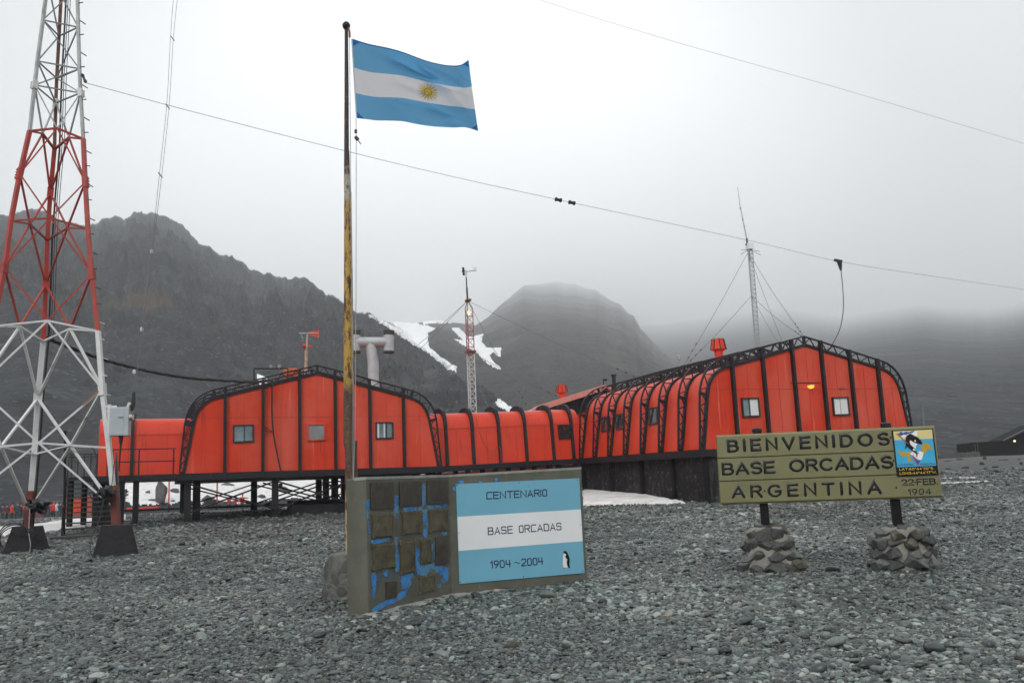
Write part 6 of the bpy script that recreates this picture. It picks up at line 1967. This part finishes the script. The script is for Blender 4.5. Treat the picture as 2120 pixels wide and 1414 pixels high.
# posts and stone footings
for (xt, yt, xb, yb_, yy, px0, px1, pyb, seed, groups) in ((1567, 892, 1586, 1092, yl - 0.02, 1530, 1668, 1176, 5, 0), (1834, 881, 1860, 1092, yr + 0.10, 1812, 1960, 1181, 12, 1)):
    a = on_plane(xt, yt, sTL - sN * 0.15, sN); b = on_plane(xb, yb_, sTL - sN * 0.15, sN)
    mb = MB(); u_ = (sTR - sTL).normalized()
    mb.bar(b - Z1 * 0.55, a, 0.135, 0.12, up=sN)
    post = mb.build('post', m_blackd, sign)
    mb = MB(); mb.tube([a - Z1 * 0.02, a + Z1 * 0.035, a + Z1 * 0.05], [0.085, 0.085, 0.05], 10); mb.build('post_cap', m_black, post, True)
    c = Vector((b.x, b.y, 0)); g = gzf(c.x, c.y); htop = b.z + 0.03 - g
    wpx = (at(px1, pyb, yy).x - at(px0, pyb, yy).x) * (0.96 if groups else 0.92)
    off = at((px0 + px1) / 2, pyb, yy).x - c.x
    mb = MB(); N = 22; vs = []; rings_ = ((0.50, -0.2), (0.49, 0.02), (0.46, 0.16), (0.42, 0.34), (0.37, 0.50), (0.32, htop - 0.07), (0.24, htop - 0.02), (0.01, htop))
    for i, (r_, h) in enumerate(rings_):
        for k in range(N):
            t = 2 * math.pi * k / N
            q = r_ * wpx * ((0.74 if groups else 0.82) + 0.3 * float(vn(k * 0.7, h * 6, seed)))
            vs.append(c + Vector((off * (1 - h / htop) * 0.8 + math.cos(t) * q, math.sin(t) * q * 0.8, g + h)))
    mb.add(vs, [(i * N + k, i * N + (k + 1) % N, (i + 1) * N + (k + 1) % N, (i + 1) * N + k) for i in range(len(rings_) - 1) for k in range(N)])
    foot = mb.build('footing', m_mortar, sign, True)
    rnd = random.Random(seed)
    mats = [m_stone1, m_stone1, m_stone1, m_stone3, m_stone2] if not groups else [m_stone1, m_stone1, m_stone2, m_stone3]
    for lev, (h, r_, cnt, sz) in enumerate(((0.07, 0.45, 11, 0.165), (0.25, 0.415 if groups else 0.39, 10, 0.155), (0.43, 0.375 if groups else 0.33, 9, 0.15), (htop - 0.12, 0.335 if groups else 0.27, 8, 0.145), (htop - 0.04, 0.13, 4, 0.11))):
        for k in range(cnt):
            t = 2 * math.pi * (k + 0.5 * (lev % 2) + rnd.uniform(-0.15, 0.15)) / cnt
            s_ = sz * rnd.uniform(0.75, 1.3)
            p_ = c + Vector((off * (1 - h / htop) * 0.8 + math.cos(t) * r_ * wpx * 0.98, math.sin(t) * r_ * wpx * 0.80, g + h + rnd.uniform(-0.02, 0.03)))
            rock_mb(p_, (s_ * rnd.uniform(0.95, 1.4), s_ * 0.85, s_ * rnd.uniform(0.62, 0.9)), seed * 100 + lev * 20 + k, 15, t + 1.57).build('stone', rnd.choice(mats), foot)

# ================================================================ PEOPLE
def skin_mesh(name, verts, edges, root=0, sub=1):
    me = bpy.data.meshes.new(name)
    me.from_pydata([v[:3] for v in verts], edges, [])
    o = bpy.data.objects.new(name, me); COL.objects.link(o)
    md = o.modifiers.new('s', 'SKIN')
    sk = me.skin_vertices[0].data
    for i, v in enumerate(verts):
        rx = v[3]; sk[i].radius = (rx, v[4] if len(v) > 4 else rx)
        sk[i].use_root = (i == root)
    sb = o.modifiers.new('b', 'SUBSURF'); sb.levels = sub; sb.render_levels = sub
    dg = bpy.context.evaluated_depsgraph_get()
    m2 = bpy.data.meshes.new_from_object(o.evaluated_get(dg))
    m2.name = name
    bpy.data.objects.remove(o)
    m2.polygons.foreach_set('use_smooth', [True] * len(m2.polygons))
    return m2
def person_meshes(kind):
    st = {'stand': 0.0, 'walk': 0.22, 'point': 0.05}[kind]
    # body: head, neck, trunk core and hands in one surface
    arm = {'stand': [(0.24, -0.02, 1.12), (0.25, -0.08, 0.88)], 'walk': [(0.25, -0.10, 1.13), (0.24, -0.24, 0.98)], 'point': [(0.42, -0.05, 1.35), (0.66, -0.10, 1.36)]}[kind]
    arm2 = {'stand': [(-0.25, 0.0, 1.12), (-0.24, -0.06, 0.88)], 'walk': [(-0.25, 0.08, 1.13), (-0.24, 0.02, 0.90)], 'point': [(-0.25, 0, 1.12), (-0.24, -0.08, 0.88)]}[kind]
    V = [(0, 0, 1.00, 0.13, 0.10), (0, 0, 1.25, 0.14, 0.10), (0, 0, 1.43, 0.10, 0.08), (0, 0, 1.50, 0.052), (0, -0.01, 1.57, 0.070), (0, -0.015, 1.66, 0.088, 0.10), (0, -0.01, 1.73, 0.070)]
    E = [(i, i + 1) for i in range(6)]
    for a in (arm, arm2):
        s = 1 if a[0][0] > 0 else -1
        b = len(V); e = Vector(a[0]); h = Vector(a[1]); d = (h - e).normalized()
        V += [(0.17 * s, 0, 1.40, 0.05), (*e, 0.040), (*h, 0.030), (*(h + d * 0.08), 0.036), (*(h + d * 0.16), 0.022)]
        E += [(2, b), (b, b + 1), (b + 1, b + 2), (b + 2, b + 3), (b + 3, b + 4)]
    body = skin_mesh('body', V, E)
    V = [(0, 0, 0.80, 0.19, 0.14), (0, 0, 0.98, 0.185, 0.135), (0, 0, 1.22, 0.20, 0.14), (0, 0, 1.40, 0.15, 0.115), (0, 0, 1.50, 0.085)]
    E = [(0, 1), (1, 2), (2, 3), (3, 4)]
    for a in (arm, arm2):
        s = 1 if a[0][0] > 0 else -1
        b = len(V)
        V += [(0.20 * s, 0, 1.38, 0.085), (*a[0], 0.068), (*a[1], 0.055)]
        E += [(3, b), (b, b + 1), (b + 1, b + 2)]
    jacket = skin_mesh('jacket', V, E, 1)
    V = [(0, 0, 0.92, 0.15, 0.12), (0, 0, 0.82, 0.15, 0.12)]; E = [(0, 1)]
    for s in (1, -1):
        b = len(V)
        V += [(0.09 * s, -st * 0.4 * s, 0.70, 0.088), (0.095 * s, -st * s * 0.8, 0.47, 0.072), (0.10 * s, -st * s * 0.9 + (0.10 * st if s < 0 else 0), 0.12, 0.058), (0.10 * s, -st * s * 0.9, 0.05, 0.052), (0.105 * s, -0.15 - st * s * 0.9, 0.035, 0.045)]
        E += [(1, b), (b, b + 1), (b + 1, b + 2), (b + 2, b + 3), (b + 3, b + 4)]
    trousers = skin_mesh('trousers', V, E, 0)
    return body, jacket, trousers
PM = {k: person_meshes(k) for k in ('stand', 'walk', 'point')}
CL_ = {'navy': (0.018, 0.025, 0.05), 'red': (0.60, 0.03, 0.02), 'dark red': (0.20, 0.012, 0.018), 'purple': (0.22, 0.02, 0.09), 'teal': (0.015, 0.05, 0.06), 'white': (0.62, 0.66, 0.66), 'black': (0.012, 0.012, 0.014), 'grey': (0.10, 0.10, 0.11), 'scarlet': (0.45, 0.02, 0.015)}
m_skin = M('skin', (0.42, 0.24, 0.17), 0.6, 0.1)
cm = {k: M(k.replace(' ', '_') + '_clothing', c, 0.75, 0.2, 8, 0.4, 20, 0.01) for k, c in CL_.items()}
hats = {}
def person(px, py, dist, pose, jk, tr, yaw, label, group, hat=None, sc=1.0):
    p = at(px, py, dist); p.z = gzf(p.x, p.y)
    t = empty('person', p, label, 'person', group)
    t.rotation_euler = (0, 0, yaw); t.scale = (sc, sc, sc)
    for me, nm, mt in zip(PM[pose], ('body', 'jacket', 'trousers'), (m_skin, cm[jk], cm[tr])):
        o = bpy.data.objects.new(nm, me); COL.objects.link(o); o.parent = t
        if not me.materials:
            me.materials.append(mt)
        o.material_slots[0].link = 'OBJECT'; o.material_slots[0].material = mt
    if hat:
        if 'm' not in hats:
            mb = MB(); mb.lathe([(0.105, 1.655), (0.118, 1.70), (0.11, 1.76), (0.07, 1.80), (0.002, 1.815)], (0, 0.005, 0), 12)
            q = mb.build('hat', cm[hat], None, True); hats['m'] = q.data
            bpy.data.objects.remove(q)
        o = bpy.data.objects.new('hat', hats['m']); COL.objects.link(o); o.parent = t
        o.material_slots[0].link = 'OBJECT'; o.material_slots[0].material = cm[hat]
GRP = 'visitors queuing under the mountain by the tower foot'
CROWD = [(4, 'navy', 'black', 'black', 'person in navy jacket and black hat at the outer end of the queue'), (13, 'dark red', 'black', 'navy', 'person in dark red jacket at the outer end of the queue'), (24, 'red', 'black', 'black', 'person in bright red jacket and black trousers near the outer end of the queue'),
         (35, 'teal', 'navy', 'grey', 'person in dark teal jacket and grey hat beside the bright red jacket'), (43, 'navy', 'black', 'navy', 'person in navy jacket turned away in the queue'), (50, 'red', 'navy', None, 'person in red jacket and navy trousers half hidden in the queue'), (57, 'purple', 'black', 'purple', 'person in purple jacket close to the tower leg'),
         (81, 'navy', 'scarlet', 'black', 'person in navy jacket with scarlet trousers behind the tarpaulin bundle'), (93, 'black', 'navy', 'black', 'person all in black inside the queue'), (103, 'teal', 'navy', 'teal', 'person in teal jacket standing with feet apart in the queue'), (110, 'red', 'black', 'red', 'person in red hooded jacket and black trousers past the tower leg'),
         (117, 'white', 'grey', 'grey', 'person in white jacket in the queue'), (124, 'navy', 'navy', 'navy', 'person in navy clothes near the stairs'), (131, 'red', 'black', 'black', 'person in red jacket next to the pole by the stairs'), (135, 'scarlet', 'scarlet', None, 'person in scarlet overalls beside the orange shelter')]
for i, (px, jk, tr, hat, lb) in enumerate(CROWD):
    person(px, 1078 - 0.065 * px, 90 + 1.3 * ((i * 7) % 4), 'stand' if i % 3 else 'walk', jk, tr, 1.3 * i, lb, GRP, hat, 0.96 + 0.03 * ((i * 5) % 4))
G2 = 'walkers beyond the stilts of the red hall'
person(443, 1053, 100, 'walk', 'navy', 'black', 1.2, 'person in navy jacket walking behind the red marker pole', G2, 'black', 0.95)
person(474, 1051, 102, 'walk', 'red', 'navy', 1.5, 'person in red jacket walking first of three beyond the stilts', G2, 'red')
person(488, 1051, 102, 'walk', 'red', 'black', 1.4, 'person in red jacket with dark trousers walking second of three beyond the stilts', G2, 'dark red', 0.95)
person(502, 1050, 101, 'point', 'red', 'navy', 0.1, 'person in red jacket stretching an arm out beside the black stilt', G2, 'red', 1.05)

# ================================================================ FAR THINGS
def rock(px, py, wpx, hpx, label, mat, seed, group=None, name='rock', up=0.35):
    h = hit(px, py)
    if h is None:
        return
    d = h[1]; k = d / F_PX
    o = rock_mb(h[0] + Z1 * hpx * k * up * 0.45, (wpx * k * 0.5, wpx * k * 0.5, hpx * k * 0.6), seed, 18, None, 0.06).build(name, mat)
    tag(o, label, 'rock', group)
rock(334, 1043, 26, 44, 'tall lichen spotted boulder beside the first marker pole', m_boulder, 3, None, 'boulder', 1.0)
for i, (x, y, w_, h_, lb) in enumerate(((361, 1024, 22, 18, 'grey boulder just beside the tall lichen boulder'), (307, 1026, 14, 16, 'small dark boulder on the snow near the landing stilts'), (429, 1040, 28, 20, 'broad brown boulder behind the navy walker'), (455, 1046, 16, 16, 'brown boulder touching the second marker pole'),
                                 (542, 1034, 26, 18, 'wide grey boulder beyond the red walkers'), (356, 1041, 14, 9, 'low flat boulder beside the marker pole foot'), (408, 1022, 12, 6, 'tiny flat rock on the snow field'), (470, 1008, 30, 14, 'dark outcrop high on the snow field'), (590, 1020, 40, 20, 'dark outcrop above the snow behind the plinth'), (316, 1040, 30, 10, 'low brown rubble rock below the landing'))):
    rock(x, y, w_, h_, lb, m_boulder if i % 2 else m_rockd, 40 + i, 'boulders in the snow field', 'boulder')
for i, (x, y, w_, h_, lb) in enumerate(((1986, 952, 14, 5, 'flat dark rock near the terrace skyline'), (2039, 951, 9, 10, 'pointed dark rock standing at the terrace skyline'), (2033, 962, 9, 9, 'leaning pointed rock halfway up the terrace'), (2041, 972, 9, 9, 'pointed rock below the leaning one'), (1999, 969, 17, 5, 'flat slab rock in mid terrace'),
                                 (2001, 978, 14, 6, 'dark rock just above the upper snow streak'), (2056, 978, 36, 6, 'long low dark rock under the pointed rocks'), (1963, 971, 13, 4, 'thin dark slab next to the sign board edge'), (2061, 968, 14, 5, 'small dark rock in the middle of the terrace'), (2081, 972, 18, 3, 'thin flat rock toward the hut side'),
                                 (2115, 962, 8, 9, 'pointed rock below the dark hut'), (2116, 974, 14, 7, 'round dark rock at the outer edge of the terrace'), (1961, 955, 18, 4, 'flat dark rock next to the low wall'), (2078, 953, 20, 4, 'long flat rock below the hut wall'), (2110, 952, 9, 4, 'small flat rock at the hut foot'), (2098, 969, 10, 4, 'small broken rock between two flat ones'))):
    rock(x, y, w_, h_, lb, m_rockd, 70 + i, 'rocks scattered on the shingle terrace')
# stones that stand out on the near beach
for i, (x, y, w_, h_, lb, mt) in enumerate(((860, 1287, 40, 14, 'dark wet flat cobble lying before the memorial foot', m_stone1), (832, 1293, 16, 10, 'yellow brown cobble touching the dark flat cobble', m_stone2), (1132, 1213, 15, 11, 'light cobble leaning on the memorial foot', m_stone3),
                                  (768, 1318, 34, 12, 'dark cobble below the memorial corner', m_stone1), (1060, 1340, 24, 18, 'brown rounded cobble in the open shingle', m_stone2), (1018, 1324, 22, 14, 'smooth green grey cobble in the open shingle', m_stone3), (842, 1262, 24, 10, 'flat grey stone against the memorial wall', m_stone3))):
    h = hit(x, y, [g_bvh]); k = h[1] / F_PX
    bm = bmesh.new(); bmesh.ops.create_icosphere(bm, subdivisions=3, radius=1)
    mb = MB(); mb.add([h[0] + Vector((v.co.x * w_ * k * 0.52 * (1 + 0.3 * (float(vn(v.co.x * 1.5 + i, v.co.y * 1.5, 3)) - 0.5)), v.co.y * w_ * k * 0.4, v.co.z * h_ * k * 0.55 + 0.02)) for v in bm.verts], [[v.index for v in f.verts] for f in bm.faces]); bm.free()
    tag(mb.build('cobble', mt, None, True), lb, 'stone')
# marker poles with tape
m_mark = M('red_marker_paint', (0.55, 0.03, 0.025), 0.5, 0.15)
for i, (x, yt, yb2, lb) in enumerate(((349, 985, 1058, 'red marker pole beside the tall lichen boulder'), (449, 985, 1060, 'red marker pole in front of the navy walker'))):
    dst = 84
    b = at(x, yb2, dst); g = gzf(b.x, b.y); b.z = g
    t = empty('marker_pole', b, lb, 'pole', 'red marker poles')
    tp = at(x, yt - 12, dst)
    mb = MB(); mb.tube([b + Z1 * 0.9, Vector((b.x, b.y, tp.z))], 0.07, 6); mb.build('pole', m_mark, t)
    mb = MB(); mb.tube([b - Z1 * 0.1, b + Z1 * 0.92], 0.085, 6); mb.build('sleeve', m_black, t)
mb = MB(); mb.tube([at(262, 1054, 86), at(300, 1052, 86), at(328, 1050, 86)], 0.10, 5)
tag(mb.build('barrier_bar', m_mark, None), 'low red barrier bar lying below the landing', 'barrier')
# yellow black warning plate below the hall
wp = frL.P(3.9, 10.3, 0); 
mb = MB(); c = at(581, 1004, 46); mb.box(c.x - 0.1, c.y, c.z - 0.09, c.x + 0.1, c.y + 0.02, c.z + 0.09)
wpl = mb.build('warning_plate', M('warning_yellow', (0.6, 0.5, 0.03), 0.5), hallL)
mb = MB()
for k in (-0.06, 0.02):
    mb.box8([(c.x + k - 0.03, c.y - 0.006, c.z - 0.085), (c.x + k + 0.01, c.y - 0.006, c.z - 0.085), (c.x + k + 0.01, c.y - 0.002, c.z - 0.085), (c.x + k - 0.03, c.y - 0.002, c.z - 0.085), (c.x + k + 0.02, c.y - 0.006, c.z + 0.085), (c.x + k + 0.06, c.y - 0.006, c.z + 0.085), (c.x + k + 0.06, c.y - 0.002, c.z + 0.085), (c.x + k + 0.02, c.y - 0.002, c.z + 0.085)])
mb.build('stripe', m_black, wpl)
# orange shelter
ob = at(157, 1058, 72); ob.z = gzf(ob.x, ob.y)
sh = empty('shelter', ob, 'small orange cabin with sloping roof behind the stairs', 'cabin')
fS = Fr(ob - Vector((0.75, 0, 0)), Vector((0.97, 0.25, 0)), Vector((-0.25, 0.97, 0)))
mb = MB(); mb.box8([fS.P(0, 0, 0.15), fS.P(1.55, 0, 0.15), fS.P(1.55, 1.6, 0.15), fS.P(0, 1.6, 0.15), fS.P(0.12, 0, 1.35), fS.P(1.55, 0, 1.55), fS.P(1.55, 1.6, 1.55), fS.P(0.12, 1.6, 1.35)]); mb.build('wall', m_orange, sh)
mb = MB(); mb.box8([fS.P(-0.06, -0.12, 1.352), fS.P(1.65, -0.12, 1.562), fS.P(1.65, 1.7, 1.562), fS.P(-0.06, 1.7, 1.352), fS.P(-0.02, -0.12, 1.44), fS.P(1.65, -0.12, 1.66), fS.P(1.65, 1.7, 1.66), fS.P(-0.02, 1.7, 1.44)]); mb.build('roof', M('pale_orange_roof', (0.62, 0.16, 0.09), 0.5), sh)
mb = MB(); mb.box8([fS.P(0.5, -0.03, 0.2), fS.P(1.1, -0.03, 0.2), fS.P(1.1, -0.002, 0.2), fS.P(0.5, -0.002, 0.2), fS.P(0.5, -0.03, 1.25), fS.P(1.1, -0.03, 1.25), fS.P(1.1, -0.002, 1.25), fS.P(0.5, -0.002, 1.25)]); mb.build('door', m_red, sh)
mb = MB(); mb.box8([fS.P(-0.1, -0.1, -0.1), fS.P(1.7, -0.1, -0.1), fS.P(1.7, 1.7, -0.1), fS.P(-0.1, 1.7, -0.1), fS.P(-0.1, -0.1, 0.14), fS.P(1.7, -0.1, 0.14), fS.P(1.7, 1.7, 0.14), fS.P(-0.1, 1.7, 0.14)]); mb.build('skid', m_stone2, sh)
# dark hut on the terrace
HY = 96
h0 = at(2016, 944, HY); h0.z = gzf(h0.x, h0.y) - 0.3
fH = Fr(h0, Vector((0.99, -0.14, 0)), Vector((0.14, 0.99, 0)))
hut = empty('hut', fH.P(6, 2, 0), 'long dark hut with pitched roof end and small lit lamp on the terrace', 'hut')
ht = (at(2020, 915.5, HY).z - h0.z)
mb = MB(); mb.box8([fH.P(0, 0, 0), fH.P(13, 0, 0), fH.P(13, 5, 0), fH.P(0, 5, 0), fH.P(0.05, 0, ht), fH.P(13, 0, ht + 0.2), fH.P(13, 5, ht + 0.2), fH.P(0.05, 5, ht)]); mb.build('wall', m_hut, hut)
mb = MB(); mb.prism([fH.P(3.3, -0.25, ht + 0.05), fH.P(12.0, -0.25, ht + 0.05), fH.P(7.2, -0.25, ht + 1.75)], fH.V * 5.4); mb.build('gable', m_hut, hut)
mb = MB(); mb.bar(fH.P(3.1, -0.35, ht + 0.03), fH.P(7.2, -0.35, ht + 1.86), 0.5, 0.12); mb.bar(fH.P(7.2, -0.35, ht + 1.86), fH.P(12.2, -0.35, ht + 0.03), 0.5, 0.12); mb.build('roof', M('dark_wet_roof', (0.030, 0.028, 0.032), 0.5, 0.2), hut)
mb = MB()
for k in (0.25, 0.5):
    mb.bar(fH.P(k, -0.04, 0.1), fH.P(k, -0.04, ht - 0.1), 0.06)
mb.build('corner_board', M('hut_trim', (0.05, 0.045, 0.05), 0.6), hut)
c = at(2100.5, 913, HY - 2.4)
MB().lathe([(0.03, -0.11), (0.11, -0.06), (0.11, 0.06), (0.03, 0.11)], Vector((c.x, c.y, c.z)), 10).build('lamp', m_lampwhite, hut, True)
# low wall and stones leading to the hut
a = at(1940, 947, 90); b = at(2026, 944, 94)
mb = MB(); N = 22; vs = []
for i in range(N + 1):
    p = a.lerp(b, i / N); g = gzf(p.x, p.y); hh = 0.35 + 0.25 * float(vn(i * 0.6, 0, 3))
    for dy, z in ((-0.5, -0.2), (-0.35, hh), (0.35, hh), (0.5, -0.2)):
        vs.append(Vector((p.x, p.y + dy, g + z)))
mb.add(vs, [(i * 4 + k, i * 4 + k + 1, i * 4 + k + 5, i * 4 + k + 4) for i in range(N) for k in range(3)] + [(0, 1, 2, 3), (4 * N + 3, 4 * N + 2, 4 * N + 1, 4 * N)])
tag(mb.build('low_wall', m_rockd, None), 'low dark stone wall on the terrace next to the hut', 'wall')
# grey curved shed behind the ribbed foundation hall
gs = at(1878, 930, 43); gs.z = gzf(gs.x, gs.y)
shed = empty('arched_shed', gs, 'pale grey curved metal shed just visible behind the ribbed foundation hall', 'shed')
RS = 3.3; cen = Vector((at(1906, 870, 46).x - RS, 47, 0))
mb = MB(); zt = at(1890, 804, 46).z; zb_ = gzf(cen.x, cen.y) - 0.3; n = 14
ring = [(RS, 0.0)] + [(RS, zt - zb_ - 2.2)] + [(RS * (math.cos(R(90 * k / n)) ** 0.55 if k < n else 0), zt - zb_ - 2.2 + 2.2 * math.sin(R(90 * k / n)) ** 0.9) for k in range(1, n + 1)]
prof2 = ring + [(-x, z) for x, z in reversed(ring[:-1])]
mb.prism([Vector((cen.x + x, cen.y, zb_ + z)) for x, z in prof2], Vector((1.2, 6, 0))); mb.build('shell', m_greyshed, shed, True)
mb = MB(); p = at(1909, 875, 45.5); mb.bar(Vector((p.x, p.y, zb_)), at(1908, 836, 45.5), 0.10); mb.build('post', M('blue_grey_post', (0.12, 0.14, 0.16), 0.5), shed)

# ================================================================ HAZE
def haze():
    m = bpy.data.materials.new('fog_air'); m.use_nodes = True
    n = m.node_tree; n.nodes.clear()
    o_ = n.nodes.new('ShaderNodeOutputMaterial'); v = n.nodes.new('ShaderNodeVolumePrincipled')
    v.inputs['Color'].default_value = (0.972, 0.985, 0.998, 1)
    v.inputs['Density'].default_value = HAZE_DENSITY
    v.inputs['Anisotropy'].default_value = 0.15
    for k in ('Density Attribute', 'Color Attribute', 'Temperature Attribute'):
        if k in v.inputs:
            v.inputs[k].default_value = ''
    n.links.new(v.outputs[0], o_.inputs['Volume'])
    X = 10200
    top = max((o.matrix_world @ Vector(c)).z for o in bpy.data.objects if o.type == 'MESH' for c in o.bound_box) + 2
    mb = MB(); mb.box(-X, -X, -12, X, X, top)
    o = mb.build('haze', m)
    tag(o, 'pale fog filling the air between the beach and the mountains', None, None, 'stuff')
    o.display_type = 'WIRE'
bpy.context.view_layer.update()
haze()
